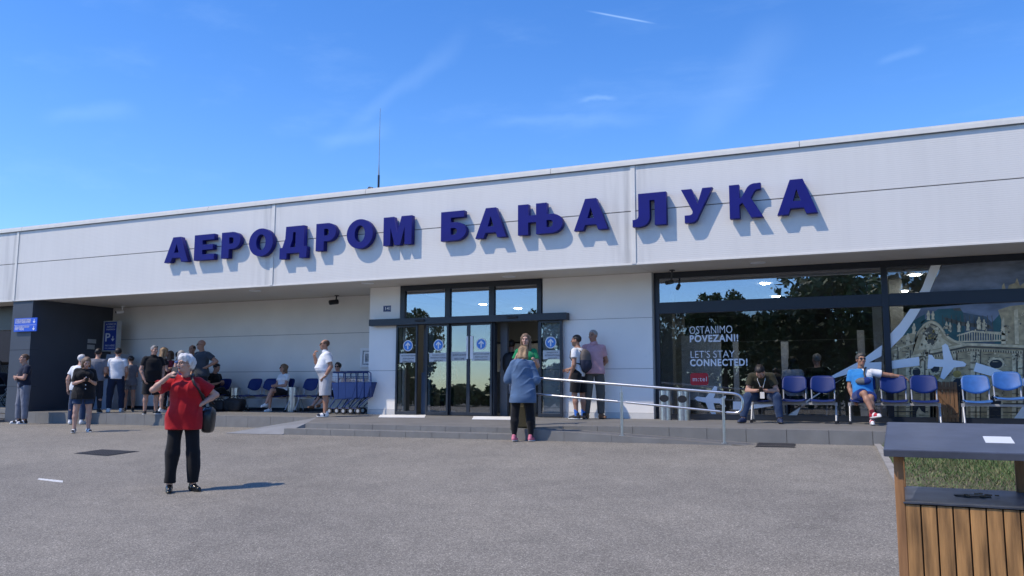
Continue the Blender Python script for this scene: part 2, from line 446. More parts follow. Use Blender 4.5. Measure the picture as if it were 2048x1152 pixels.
def fascia_mat():
    m, t, b = new_mat('ribbed fascia panel')
    tcn = t.nodes.new('ShaderNodeTexCoord'); sx = t.nodes.new('ShaderNodeSeparateXYZ'); t.links.new(tcn.outputs['Object'], sx.inputs[0])
    def mth(op, a, b_=0.0, c=None):
        n = t.nodes.new('ShaderNodeMath'); n.operation = op
        for i, x in enumerate((a, b_) if c is None else (a, b_, c)):
            if isinstance(x, (int, float)): n.inputs[i].default_value = x
            else: t.links.new(x, n.inputs[i])
        return n.outputs[0]
    rib = mth('SINE', mth('MULTIPLY', sx.outputs['Z'], 2*math.pi/.038))
    # vertical dirt streaks that run down from the coping and along the panel joints
    mp_ = t.nodes.new('ShaderNodeMapping'); mp_.inputs['Scale'].default_value = (4.5, 1, .32); t.links.new(tcn.outputs['Object'], mp_.inputs[0])
    nz = t.nodes.new('ShaderNodeTexNoise'); nz.inputs['Scale'].default_value = 1.6; nz.inputs['Detail'].default_value = 6; t.links.new(mp_.outputs[0], nz.inputs['Vector'])
    st_ = t.nodes.new('ShaderNodeMapRange'); st_.inputs[1].default_value = .42; st_.inputs[2].default_value = .72; t.links.new(nz.outputs[0], st_.inputs[0])
    near = None
    for xj in (-22.82, -13.5, -4.37):
        d = mth('ABSOLUTE', mth('SUBTRACT', sx.outputs['X'], xj-.12))
        q = t.nodes.new('ShaderNodeMapRange'); q.inputs[1].default_value = 0; q.inputs[2].default_value = .55; q.inputs[3].default_value = 1; q.inputs[4].default_value = 0
        t.links.new(d, q.inputs[0]); near = q.outputs[0] if near is None else mth('MAXIMUM', near, q.outputs[0])
    dirt = mth('MULTIPLY', st_.outputs[0], mth('ADD', mth('MULTIPLY', near, .42), .05))
    n3 = t.nodes.new('ShaderNodeTexNoise'); n3.inputs['Scale'].default_value = .6; n3.inputs['Detail'].default_value = 5; t.links.new(tcn.outputs['Object'], n3.inputs['Vector'])
    lum = mth('ADD', mth('MULTIPLY', n3.outputs[0], .12), .94)
    base = t.nodes.new('ShaderNodeMixRGB'); base.inputs[1].default_value = (.69, .668, .63, 1); base.inputs[2].default_value = (.20, .195, .18, 1)
    t.links.new(dirt, base.inputs[0])
    sc_ = t.nodes.new('ShaderNodeVectorMath'); sc_.operation = 'SCALE'; t.links.new(base.outputs[0], sc_.inputs[0]); t.links.new(lum, sc_.inputs['Scale'])
    t.links.new(sc_.outputs[0], b.inputs['Base Color']); b.inputs['Roughness'].default_value = .5
    bp = t.nodes.new('ShaderNodeBump'); bp.inputs['Strength'].default_value = .12; bp.inputs['Distance'].default_value = .004
    t.links.new(rib, bp.inputs['Height']); t.links.new(bp.outputs[0], b.inputs['Normal'])
    return m
M_fascia = fascia_mat()
M_trim = mat('pale trim', (.72, .69, .63), .45, var=.05)
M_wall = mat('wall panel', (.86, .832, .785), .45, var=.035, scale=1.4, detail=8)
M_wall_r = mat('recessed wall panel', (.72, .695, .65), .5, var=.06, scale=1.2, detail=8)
def scuffs(m, base):
    t = m.node_tree; bs = t.nodes['Principled BSDF']; src = bs.inputs['Base Color'].links[0].from_socket
    tcn = t.nodes.new('ShaderNodeTexCoord'); sx = t.nodes.new('ShaderNodeSeparateXYZ'); t.links.new(tcn.outputs['Object'], sx.inputs[0])
    n1 = t.nodes.new('ShaderNodeTexNoise'); n1.inputs['Scale'].default_value = 3.2; n1.inputs['Detail'].default_value = 7; n1.inputs['Roughness'].default_value = .7; t.links.new(tcn.outputs['Object'], n1.inputs['Vector'])
    r1 = t.nodes.new('ShaderNodeMapRange'); r1.inputs[1].default_value = .64; r1.inputs[2].default_value = .74; r1.inputs[4].default_value = .42; t.links.new(n1.outputs[0], r1.inputs[0])
    r2 = t.nodes.new('ShaderNodeMapRange'); r2.inputs[1].default_value = 1.9; r2.inputs[2].default_value = .6; r2.inputs[3].default_value = .15; t.links.new(sx.outputs['Z'], r2.inputs[0])
    mm = t.nodes.new('ShaderNodeMath'); mm.operation = 'MULTIPLY'; t.links.new(r1.outputs[0], mm.inputs[0]); t.links.new(r2.outputs[0], mm.inputs[1])
    mx = t.nodes.new('ShaderNodeMixRGB'); t.links.new(mm.outputs[0], mx.inputs[0]); t.links.new(src, mx.inputs[1]); mx.inputs[2].default_value = (.16, .15, .135, 1)
    t.links.new(mx.outputs[0], bs.inputs['Base Color'])
scuffs(M_wall_r, 0); scuffs(M_wall, 0)
M_soffit = mat('soffit board', (.60, .56, .49), .6, var=.04, scale=1)
M_groove = mat('panel groove', (.03, .035, .045), .7)
M_slate = mat('dark grey cladding', (.055, .065, .085), .55, var=.07, scale=1.5)

f = MB()
joints = [XL, -22.82, -13.5, -4.37, 4.9, XR+5]
for a, b_ in zip(joints, joints[1:]):
    f.box(a+.004, b_-.004, YF, YF+.12, ZS+.004, 4.495)
    f.box(a+.004, b_-.004, YF, YF+.12, 4.512, 5.44)
f.cur = 1
f.box(XL, XR+5, YF+.03, YF+.2, ZS+.01, 5.40)
f.build('fascia', [M_fascia, M_groove], bld)
f = MB()
for x in joints[1:-1]:
    f.box(x-.045, x+.045, YF-.02, YF-.0005, ZS-.012, 5.445)
f.box(XL, XR+5, YF-.012, YF+.13, ZS-.03, ZS+.002)
f.build('joint_cover', M_trim, bld)
f = MB()
cx = [XL, -22.65, -15.6, -10.8, -6.15, -1.13, 3.9, XR+5]
for a, b_ in zip(cx, cx[1:]):
    f.box(a+.006, b_-.006, YF-.05, YF+.42, 5.455, 5.53)
    f.box(a+.006, b_-.006, YF-.03, YF+.40, 5.53, 5.575)
f.cur = 1
f.box(XL, XR+5, YF-.028, YF+.4, 5.44, 5.56)
f.build('coping', [M_trim, mat('zinc underlay', (.16, .17, .18), .5)], bld)
f = MB()
f.box(XL, XR+5, YF+.2, 34, 5.1, 5.3)
f.build('roof', mat('roof sheet', (.30, .31, .32), .7), bld)
f = MB()
xs = [XL, -13.5, -4.37, 4.9, XR+5]
for a, b_ in zip(xs, xs[1:]):
    f.box(a+.004, b_-.004, YF+.13, 19.05, ZS, ZS+.05)
f.cur = 1
f.box(XL, XR+5, YF+.13, 19.1, ZS+.012, ZS+.08)
f.build('soffit', [M_soffit, M_groove], bld)
for (u, v) in ((510, 581), (735, 566), (1018, 553), (1516, 525)):
    q = atZ(u, v, ZS)
    f = MB(); f.disc((q[0], q[1], ZS-.012), .15, .011); f.cur = 1; f.disc((q[0], q[1], ZS-.014), .115, .003)
    f.build('downlight', [M_white, mat('lamp diffuser', (.75, .75, .72), .3)], bld)
# pillar and dark return wall
f = MB(); f.box(XP0, XP1, YF+.03, YF+.5, -.1, ZS); f.box(XP0+.02, XP1-.004, YF+.5, 19.1, -.1, ZS-.002)
f.cur = 1; f.box(XP0-.003, XP1+.003, YF+.026, YF+.3, 1.99, 2.0); f.box(XP0-.003, XP1+.003, YF+.026, YF+.3, .95, .96)
f.build('pillar', [M_slate, M_groove], bld)
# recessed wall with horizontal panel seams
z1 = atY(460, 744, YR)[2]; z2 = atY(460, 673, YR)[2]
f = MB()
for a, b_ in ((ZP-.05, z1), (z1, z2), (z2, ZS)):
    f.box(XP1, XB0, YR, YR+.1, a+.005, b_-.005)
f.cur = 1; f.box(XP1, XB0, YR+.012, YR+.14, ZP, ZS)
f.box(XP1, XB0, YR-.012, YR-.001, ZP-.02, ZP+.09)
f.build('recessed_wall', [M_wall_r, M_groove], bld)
# small frosted window, half hidden by the entrance block
q0 = atY(722, 735, YR); q1 = atY(750, 696, YR); x0, x1, za, zb = q0[0], XB0, q0[2], q1[2]
f = MB(); fw_ = .07
f.box(x0, x0+fw_, YR-.05, YR-.002, za, zb); f.box(x0+fw_, x1, YR-.05, YR-.002, za, za+fw_); f.box(x0+fw_, x1, YR-.05, YR-.002, zb-fw_, zb)
f.box(x0+fw_+.03, x0+fw_+.08, YR-.04, YR-.004, za+fw_+.03, zb-fw_-.03); f.box(x0+fw_+.08, x1, YR-.04, YR-.004, za+fw_+.03, za+fw_+.08); f.box(x0+fw_+.08, x1, YR-.04, YR-.004, zb-fw_-.08, zb-fw_-.03)
wn = f.build('window', M_white, bld)
f = MB(); f.box(x0+fw_, x1, YR-.02, YR-.006, za+fw_, zb-fw_)
f.build('pane', mat('frosted pane', (.35, .37, .40), .15, var=.7, scale=14, detail=6), wn)

# entrance block: panels of light cladding round the door opening
XD0, XD1 = -10.66, -6.93
zc0 = 2.45
f = MB()
za_ = atY(1200, 738, YW)[2]; zb_ = atY(1200, 638, YW)[2]
g_ = .004
def panel(x0, x1, z0, z1): f.box(x0+g_, x1-g_, YW, YW+.12, z0+g_, z1-g_)
for a, b_ in ((ZP+.12, za_), (za_, zb_), (zb_, ZS)):
    pass
for xa, xb, sx0, sx1, y2 in ((XB0, XD0-.02, XB0+.002, XB0+.08, YR+.05), (XD1+.02, XB1, XB1-.08, XB1-.001, YG+.25)):
    f = MB()
    for a, b_ in ((ZP+.12, za_), (za_, zb_), (zb_, ZS)): panel(xa, xb, a, b_)
    f.box(sx0, sx1, YW+.125, y2, ZP, ZS)
    f.cur = 1; f.box(xa+.01, xb-.01, YW+.02, YW+.16, ZP, ZS)
    f.cur = 2; f.box(xa, xb, YW-.006, YW+.02, ZP-.05, ZP+.12)
    f.build('entrance_wall', [M_wall, M_groove, mat('skirting tile', (.64, .63, .61), .4, var=.05)], bld)
f = MB(); f.box(XB1, XB1+.02, YW+.02, YG+.2, ZP, ZS)
f.build('corner_trim', mat('grey corner trim', (.33, .34, .34), .5), bld)

G_door = glass('door glass', (.76, .79, .80), .155)
G_big = glass('shopfront glass', (.78, .80, .82), .095)
G_tr = glass('transom glass', (.72, .75, .78), .24)
# transom over the doors
us = [(805, 900), (893, 988), (980, 1083)]
f = MB()
zt0 = 2.60
f.box(XD0, XD1, YW-.03, YW+.08, 3.30, ZS-.003)
f.box(XD0, XD0+.13, YW-.03, YW+.08, zt0, 3.30); f.box(XD1-.11, XD1, YW-.03, YW+.08, zt0, 3.30)
xm1 = atY(896, 600, YW)[0]; xm2 = atY(984, 600, YW)[0]
for xm in (xm1, xm2): f.box(xm-.07, xm+.07, YW-.03, YW+.08, zt0, 3.30)
tw = f.build('transom_window', M_dark, bld, bevel=.004)
for a, b_ in ((XD0+.13, xm1-.07), (xm1+.07, xm2-.07), (xm2+.07, XD1-.11)):
    f = MB(); f.box(a, b_, YW+.02, YW+.024, zt0, 3.30); f.build('pane', G_tr, tw)
# header rail that carries the sliding doors
f = MB(); f.box(-11.45, -6.26, YW-.2, YW-.001, zc0, 2.61)
f.cur = 1
f.box(-9.305, -9.295, YW-.203, YW-.18, zc0+.002, 2.608)
hd = f.build('door_header', [M_dark, M_groove], bld, bevel=.008)
for u in (840, 1025):
    q = atY(u, 640, YW-.2)[0]; f = MB(); f.box(q-.13, q+.13, YW-.235, YW-.2, 2.515, 2.565)
    f.build('motion_sensor', M_black, hd, bevel=.015)
# door leaves
def leaf(name, x0, x1, y, z0=ZP+.012, z1=zc0-.003, fr=.05, bot=.075, g=None, handle=False):
    f = MB()
    f.box(x0, x0+fr, y, y+.045, z0, z1); f.box(x1-fr, x1, y, y+.045, z0, z1)
    f.box(x0+fr, x1-fr, y, y+.045, z0, z0+bot); f.box(x0+fr, x1-fr, y, y+.045, z1-.05, z1)
    d = f.build(name, M_dark, bld, bevel=.003)
    f = MB(); f.box(x0+fr, x1-fr, y+.016, y+.020, z0+bot, z1-.05)
    f.build('pane', g or G_door, d)
    return d
def XU(u, Y=YW, v=740): return float(atY(u, v, Y)[0])
leaves = {}
leaves['a'] = leaf('sliding_door', XU(795), XU(838), YW-.10)
leaves['b'] = leaf('sliding_door', XU(855), XU(900), YW-.10)
leaves['c'] = leaf('sliding_door', XU(898.5), XU(940, YW+.06), YW-.03)
leaves['d'] = leaf('sliding_door', XU(939), XU(987), YW-.09)
leaves['e'] = leaf('sliding_door', XU(1081), XU(1128), YW-.11, fr=.06)
f = MB()
f.box(XU(984), XU(990), YW-.04, YW+.12, ZP, zc0); f.box(XU(793), XU(797), YW-.03, YW+.1, ZP, zc0); f.box(XU(1077), XU(1083), YW-.03, YW+.1, ZP, zc0)
f.build('door_post', M_dark, bld)
# vestibule behind the doors
f = MB()
f.box(XU(838), XU(858), YW+.2, YW+.32, ZP, zc0+.2)
f.cur = 1; f.box(XU(839), XU(857), YW+.1, YW+.2, ZP, ZP+1.02)
f.build('vestibule_post', [mat('vestibule grey', (.12, .13, .145), .5), mat('blue grey panel', (.05, .08, .13), .5)], bld)
f = MB()
f.box(XU(990), XU(1004), YW+.3, YW+.4, ZP, zc0)
f.box(XU(990)-.01, XU(1003), YW+.28, YW+.3, 1.30, 1.36)
f.build('vestibule_post', [mat('vestibule grey', (.12, .13, .145), .5), mat('blue grey panel', (.05, .08, .13), .5)], bld)
# white panel of the inner wall just inside the first leaf
f = MB(); f.box(XU(799), XU(804), YW+.12, YW+.2, ZP, zc0)
f.build('inner_jamb', M_wall, bld)

# shopfront glazing on the right
f = MB(); XG0 = XB1+.02
zt = (2.53, 2.775)
mull = [(.17, .285), (4.75, 4.87)]
f.box(XG0, XR, YG-.03, YG+.1, 3.30, ZS-.002)
f.box(XG0, XR, YG-.03, YG+.1, ZP-.03, .40)
f.box(XG0, XG0+.1, YG-.03, YG+.1, .40, 3.30)
f.box(XR-.1, XR, YG-.03, YG+.1, .40, 3.30)
prev = XG0+.1
bays = []
for a, b_ in mull:
    f.box(a, b_, YG-.05, YG+.12, .40, 3.30); f.box(prev, a, YG-.035, YG+.1, *zt); bays.append((prev, a)); prev = b_
f.box(prev, XR-.1, YG-.035, YG+.1, *zt); bays.append((prev, XR-.1))
sf = f.build('shopfront_window', M_dark, bld, bevel=.004)
for a, b_ in bays:
    f = MB(); f.box(a, b_, YG+.02, YG+.024, .40, zt[0]); f.build('pane', G_big, sf)
    f = MB(); f.box(a, b_, YG+.02, YG+.024, zt[1], 3.30); f.build('pane', G_tr if a < 0 else G_big, sf)

# interior: hall behind the glass, only what can be seen through it
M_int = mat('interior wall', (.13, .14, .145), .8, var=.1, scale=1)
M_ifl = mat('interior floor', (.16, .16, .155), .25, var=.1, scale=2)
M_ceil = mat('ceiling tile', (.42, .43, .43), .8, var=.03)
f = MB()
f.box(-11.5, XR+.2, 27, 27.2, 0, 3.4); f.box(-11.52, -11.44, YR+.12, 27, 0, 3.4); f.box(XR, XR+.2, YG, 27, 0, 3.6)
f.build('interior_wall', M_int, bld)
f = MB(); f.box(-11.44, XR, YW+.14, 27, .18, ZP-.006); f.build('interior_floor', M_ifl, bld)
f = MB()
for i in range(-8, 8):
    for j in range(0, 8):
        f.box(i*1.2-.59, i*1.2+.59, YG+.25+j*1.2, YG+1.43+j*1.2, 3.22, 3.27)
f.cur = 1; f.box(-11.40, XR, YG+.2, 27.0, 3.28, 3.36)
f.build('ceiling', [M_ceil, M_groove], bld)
for (u, v) in ((1530, 567.5), (1552, 593), (1830, 550), (1806, 583), (966, 609), (1036, 617)):
    q = atZ(u, v, 3.21)
    if q[1] > 26.5 or q[1] < 18 or q[0] < -11: continue
    f = MB(); f.disc((q[0], q[1], 3.205), .10, .014); f.build('ceiling_light', M_soft_lamp, bld)
M_alu = mat('aluminium partition', (.66, .68, .68), .5)
f = MB(); yp = 19.6
def pbox(u0, u1, v0, v1, Y, d=.05):
    a = atY(u0, v1, Y); b_ = atY(u1, v0, Y); f.box(a[0], b_[0], Y, Y+d, max(a[2], ZP), b_[2])
pbox(1470, 1760, 677, 683, yp); pbox(1567, 1576, 683, 836, yp); pbox(1722, 1728, 660, 836, yp-.05); pbox(1755, 1762, 600, 836, yp)
pbox(1470, 1476, 683, 836, yp)
f.build('partition', M_alu, bld)
f = MB(); pbox(1365, 1441, 670, 800, 19.3); f.build('notice_board', mat('pale notice board', (.62, .68, .69), .4), bld)
f = MB(); pbox(1322, 1342, 540, 836, 19.0, .3); pbox(1785, 1802, 540, 720, 19.0, .3); pbox(1345, 1364, 632, 836, 20.5, .3); f.build('interior_column', mat('interior column', (.36, .38, .38), .6), bld)
# hall beyond the entrance: bright openings on the far side, made as pale painted panels, ticket counter
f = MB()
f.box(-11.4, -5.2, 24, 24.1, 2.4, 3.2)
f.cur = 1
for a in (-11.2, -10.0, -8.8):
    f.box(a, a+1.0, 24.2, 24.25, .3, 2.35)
f.build('hall_partition', [M_int, mat('pale far panel', (.55, .58, .60), .5, var=.25, scale=2)], bld)
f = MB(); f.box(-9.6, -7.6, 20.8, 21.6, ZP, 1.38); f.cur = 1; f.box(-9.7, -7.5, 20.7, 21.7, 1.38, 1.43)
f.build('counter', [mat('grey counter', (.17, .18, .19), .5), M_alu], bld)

# ------------------------------------------------------------------ raised letters of the facade sign
def arc(cx, cy, rx, ry, a0, a1, n=14):
    return [(cx+rx*math.cos(rad(a0+(a1-a0)*i/n)), cy+ry*math.sin(rad(a0+(a1-a0)*i/n))) for i in range(n+1)]
GLYPH = {
 'А': [[(0, 0), (.27, 0), (.325, .17), (.665, .17), (.72, 0), (1, 0), (.66, 1), (.34, 1)], [(.39, .37), (.495, .74), (.60, .37)]],
 'Е': [[(0, 0), (.75, 0), (.75, .215), (.30, .215), (.30, .40), (.70, .40), (.70, .60), (.30, .60), (.30, .785), (.74, .785), (.74, 1), (0, 1)]],
 'Р': [[(0, 0), (.30, 0), (.30, .34)]+arc(.44, .67, .32, .33, -90, 90)+[(0, 1)], [(.30, .54), (.30, .80)]+arc(.41, .67, .08, .13, 90, -90)],
 'О': [arc(.5, .5, .5, .53, 0, 360, 40)[:-1], arc(.5, .5, .20, .31, 360, 0, 32)[:-1]],
 'Д': [[(0, -.2), (0, .21), (.09, .21), (.19, .55), (.21, 1), (.85, 1), (.85, .21), (.96, .21), (.96, -.2), (.71, -.2), (.71, 0), (.25, 0), (.25, -.2)], [(.36, .21), (.45, .52), (.465, .78), (.56, .78), (.56, .21)]],
 'М': [[(0, 0), (.25, 0), (.25, .66), (.41, 0), (.62, 0), (.78, .66), (.78, 0), (1.03, 0), (1.03, 1), (.66, 1), (.515, .42), (.37, 1), (0, 1)]],
 'Б': [[(0, 0)]+arc(.44, .31, .34, .31, -90, 90)+[(.30, .62), (.30, .79), (.72, .79), (.72, 1), (0, 1)], [(.30, .19), (.30, .43)]+arc(.41, .31, .09, .12, 90, -90)],
 'Њ': [[(0, 0), (.30, 0), (.30, .40), (.54, .40), (.54, 0)]+arc(.98, .31, .33, .31, -90, 90)+[(.84, .62), (.84, 1), (.54, 1), (.54, .62), (.30, .62), (.30, 1), (0, 1)], [(.84, .19), (.84, .43)]+arc(.95, .31, .08, .12, 90, -90)],
 'Л': [[(0, -.02)]+[(.16, -.03)]+arc(.2, .26, .26, .28, -75, 0, 8)+[(.46, .78), (.60, .78), (.60, 0), (.90, 0), (.90, 1), (.16, 1), (.16, .40)]+arc(.08, .33, .08, .13, 0, -90, 5)+[(0, .19)]],
 'У': [[(.10, -.02), (.30, -.02)]+arc(.32, .22, .22, .24, -80, -15, 6)+[(1.0, 1), (.69, 1), (.52, .52), (.33, 1), (0, 1), (.36, .32)]+arc(.24, .28, .12, .08, 10, -80, 5)+[(.10, .20)]],
 'К': [[(0, 0), (.30, 0), (.30, .40), (.40, .46), (.66, 0), (1.02, 0), (.66, .58)]+[(.75, .73)]+arc(.90, .72, .14, .10, 150, 90, 5)+[(.97, .82), (.97, 1), (.88, 1)]+arc(.80, .72, .30, .28, 80, 150, 7)+[(.43, .68), (.36, .60), (.30, .58), (.30, 1), (0, 1)]],
}
M_letter = mat('navy sign face', (.006, .008, .155), .5, var=.08, scale=3, spec=.25)
sign = thing('facade_sign', (atY(980, 470, YF)[0], YF, 4.15), 'raised navy blue Cyrillic letters across the white terminal fascia', 'sign')
ordn = 'first second third fourth fifth sixth seventh eighth ninth tenth eleventh twelfth thirteenth fourteenth fifteenth sixteenth seventeenth'.split()
spans = [('А', 329.5, 376.5, 500), ('Е', 388.5, 428, 497), ('Р', 443, 480, 492), ('О', 498, 545.5, 486), ('Д', 560, 613.5, 480), ('Р', 632, 671.5, 477), ('О', 693.5, 745.5, 470), ('М', 767, 823, 465),
         ('Б', 882, 932, 457), ('А', 951, 1012, 449), ('Њ', 1036, 1125, 442), ('А', 1148, 1215, 434), ('Л', 1265, 1332, 420), ('У', 1363, 1425, 413), ('К', 1459, 1525, 403), ('А', 1554, 1634, 396)]
YL = YF-.17
for ch, u0, u1, v in spans:
    xa, xb = atY(u0, v, YL)[0], atY(u1, v, YL)[0]
    lp = GLYPH[ch]; wd = max(p[0] for p in lp[0]); x_off = min(p[0] for p in lp[0])
    k = (xb-xa)/(wd-x_off)
    me = loops_mesh('letter', [[((p[0]-x_off)*k, p[1]*.65) for p in l] for l in lp], .13, .004)
    o = link('letter', me, sign, [M_letter])
    o.rotation_euler = (rad(90), 0, 0)
    o.location = (xa-sign.location.x, YL+.069-YF, 4.155-4.15)
    o['label'] = 'letter '+ch

# ------------------------------------------------------------------ signs and lettering
M_signblue = mat('sign blue', (.012, .09, .60), .4, var=.04)
M_signdark = mat('sign dark blue', (.012, .035, .22), .4, var=.05)
M_print = mat('white print', (.80, .80, .80), .6, var=.02)
R90 = (rad(90), 0, 0)
a = atY(27, 664, 16.11); b_ = atY(74.5, 635, 16.11)
sg = thing('direction_sign', (a[0], 16.11, a[2]), 'bright blue two panel arrow sign on the dark grey pillar', 'sign')
W_, H_ = b_[0]-a[0], b_[2]-a[2]
f = MB(); f.box(0, W_, 0, .03, 0, H_); f.build('board', M_signblue, sg, bevel=.006)
f = MB(); f.box(.02, W_-.02, -.003, -.0005, H_*.47, H_*.485); f.build('divider', M_print, sg)
for i, tx in enumerate(('АУТОМАТСКА НАПЛАТА ПАРКИНГА', 'AUTOMATIC PARKING PAYMENT')):
    text_obj('lettering', tx, .1, (.05, -.002, H_*(.78-.17*i)), R90, M_print, sg, width=W_*.68, height=.065)
for i, tx in enumerate(('ОВДЈЕ МОЖЕТЕ ПЛАТИТИ', 'PAY HERE')):
    text_obj('lettering', tx, .1, (.05, -.002, H_*(.28-.17*i)), R90, M_print, sg, width=W_*(.62 if i == 0 else .4), height=.065)
def arrow(x, z, s, name, par, m, up=True, y=-.003):
    k = 1 if up else -1
    f = MB()
    P = [(-.09, -.5), (.09, -.5), (.09, .18), (.30, -.05), (.42, .08), (0, .5), (-.42, .08), (-.30, -.05), (-.09, .18)]
    me = loops_mesh(name, [[(x+p[0]*s, z+p[1]*s*k) for p in P]], .002)
    o = link(name, me, par, [m]); o.rotation_euler = R90; o.location = (0, y, 0); return o
arrow(W_*.88, H_*.74, H_*.3, 'arrow', sg, M_print, False)
arrow(W_*.88, H_*.22, H_*.3, 'arrow', sg, M_print, False)

a = atY(203.5, 703, 18.3); b_ = atY(235.5, 641, 18.3); W_, H_ = b_[0]-a[0], b_[2]-a[2]
sg = thing('parking_sign', (a[0], 18.3, a[2]), 'dark blue parking payment light box with a white P beside the dark wall', 'sign')
f = MB(); f.box(0, W_, 0, .16, 0, H_); f.cur = 1; f.box(.07, W_-.03, -.004, 0, .035, H_-.035)
f.build('light_box', [mat('silver sign frame', (.42, .44, .46), .4, .5), M_signdark], sg, bevel=.008)
M_pale = mat('pale print', (.55, .58, .62), .6, var=.02)
text_obj('lettering', 'P', 1, (.10, -.006, H_*.33), R90, M_pale, sg, bold=.012, height=H_*.27, width=W_*.34)
arrow(W_*.74, H_*.41, H_*.17, 'arrow', sg, M_pale, False, -.007)
for i, (tx, wk) in enumerate((('AUTOMAT ZA', .72), ('NAPLATU', .55), ('PARKINGA', .62))):
    text_obj('lettering', tx, .1, (.07+W_*.43-W_*wk/2, -.006, H_*(.86-.085*i)), R90, M_pale, sg, width=W_*wk, height=.05)
for i, (tx, wk) in enumerate((('PAY HERE', .68), ('FOR PARKING', .68))):
    text_obj('lettering', tx, .1, (.07+W_*.43-W_*wk/2, -.006, H_*(.16-.08*i)), R90, M_pale, sg, width=W_*wk, height=.055 if i == 0 else .038)
for i, (u0, u1, v0, v1) in enumerate(((175, 192, 679, 686), (174, 189, 690, 698))):
    a = atX(u0, v1, XP1); b_ = atX(u1, v0, XP1)
    f = MB(); f.box(XP1+.001, XP1+.012, a[1], b_[1], a[2], b_[2])
    tag(f.build('wall_plate', mat('grey plate', (.40, .42, .44), .5)), ('upper' if i == 0 else 'lower')+' small pale plate on the dark wall beside the parking sign', 'plate')
a = atY(767, 624, YW); b_ = atY(782, 611, YW)
sg = thing('number_plate', (a[0], YW-.012, a[2]), 'small blue house number plate reading 141 on the white entrance wall', 'sign')
W_, H_ = b_[0]-a[0], b_[2]-a[2]
f = MB(); f.box(0, W_, 0, .01, 0, H_); f.build('plate', mat('enamel blue', (.015, .03, .13), .3), sg, bevel=.003)
f = MB()
for q in ((.006, W_-.006, .006, .010), (.006, W_-.006, H_-.010, H_-.006)): f.box(q[0], q[1], -.002, 0, q[2], q[3])
f.build('border', M_print, sg)
text_obj('lettering', '141', .1, (W_*.18, -.003, H_*.3), R90, M_print, sg, bold=.001, width=W_*.64, height=H_*.5)

# door lettering and round arrow stickers
M_frost = mat('frosted film', (.50, .52, .53), .5, var=.05)
M_txt = mat('dark print', (.05, .055, .065), .6)
M_sky = mat('sticker blue', (.05, .22, .62), .4)
def door_marks(d, uc, vc, y, lines, w_l, circle=True, bandu=None):
    c = atY(uc, vc, y)
    if circle:
        f = MB(); f.disc((c[0], y-.003, c[2]), .135, .003, 28, 'Y'); f.cur = 1; f.disc((c[0], y-.006, c[2]), .115, .003, 28, 'Y')
        o = f.build('arrow_sticker', [M_print, M_sky], d)
        ar = arrow(0, 0, .17, 'arrow', d, M_print, True, 0); ar.location = (c[0], y-.0075, c[2])
    a0 = atY(bandu[0], vc+31, y); b0 = atY(bandu[1], vc+17, y)
    f = MB(); f.box(a0[0], b0[0], y-.003, y, a0[2]-.03, b0[2]+.02)
    o = f.build('frosted_band', M_frost, d)
    hh = (b0[2]-a0[2]+.05)/len(lines)
    for i, tx in enumerate(lines):
        ww = (b0[0]-a0[0])*w_l[i]
        text_obj('lettering', tx, .1, ((a0[0]+b0[0])/2-ww/2, y-.005, b0[2]+.01-hh*(i+.8)), R90, M_txt, d, width=ww, height=hh*.55)
AIR_C = ['МЕЂУНАРОДНИ', 'АЕРОДРОМ', 'БАЊАЛУКА']; AIR_L = ['BANJALUKA', 'INTERNATIONAL', 'AIRPORT']
door_marks(leaves['a'], 816, 691.5, YW-.10+.012, AIR_C, (.8, .66, .66), True, (799.5, 833.5))
door_marks(leaves['b'], 877, 690, YW-.10+.012, AIR_L, (.66, .86, .5), True, (858.5, 895.5))
door_marks(leaves['d'], 962.5, 688, YW-.09+.012, AIR_C, (.8, .66, .66), True, (943, 981.5))
door_marks(leaves['c'], 925, 688, YW-.03+.012, ['ДОБРО ДОШЛИ', 'WELCOME'], (.78, .6), False, (902, 936))
door_marks(leaves['e'], 1101.5, 685, YW-.11+.012, AIR_L, (.6, .8, .5), True, (1086, 1123.5))
for u0, u1, v0, v1 in ((932.5, 939, 672, 718), (942, 948, 672, 718)):
    a = atY(u0, v1, YW-.036); b_ = atY(u1, v0, YW-.036)
    f = MB(); yy = YW-.036 if u0 < 940 else YW-.085
    f.box(a[0], b_[0], yy-.003, yy, a[2], b_[2]); f.build('paper_notice', M_print, leaves['c'] if u0 < 940 else leaves['d'])

# shopfront lettering: white film on the pane, and the red operator tile
YV = YG+.018
M_film = mat('white window film', (.72, .75, .80), .45, var=.02)
for tx, u0, u1, v, bold, hpx in (('OSTANIMO', 1378, 1464, 668, -.0012, 15), ('POVEZANI!', 1379, 1476, 684, .006, 14.5), ("LET'S STAY", 1380, 1468, 716, -.0012, 14.5), ('CONNECTED!', 1380, 1495, 732, .006, 14.5)):
    a = atY(u0, v, YV); b_ = atY(u1, v, YV); t_ = atY(u0, v-hpx, YV)
    text_obj('lettering', tx, .2, (a[0], YV-.0012, a[2]), R90, M_film, sf, bold=bold, spacing=1.12 if bold > 0 else 1.0, width=b_[0]-a[0], height=t_[2]-a[2])
a = atY(1381, 770.5, YV); b_ = atY(1416.5, 746, YV)
r_ = .05; x0, x1, z0, z1 = a[0], b_[0], a[2], b_[2]
lp = arc(x1-r_, z0+r_, r_, r_, -90, 0, 5)+arc(x1-r_, z1-r_, r_, r_, 0, 90, 5)+arc(x0+r_, z1-r_, r_, r_, 90, 180, 5)+arc(x0+r_, z0+r_, r_, r_, 180, 270, 5)
o = link('logo_tile', loops_mesh('logo_tile', [lp], .003), sf, [mat('logo red', (.42, .008, .02), .35, var=.03)]); o.rotation_euler = R90; o.location = (0, YV-.002, 0)
text_obj('lettering', 'm:tel', .2, (x0+.045, YV-.006, z0+(z1-z0)*.33), R90, M_film, sf, bold=-.0005, spacing=1.12, width=(x1-x0)*.77)

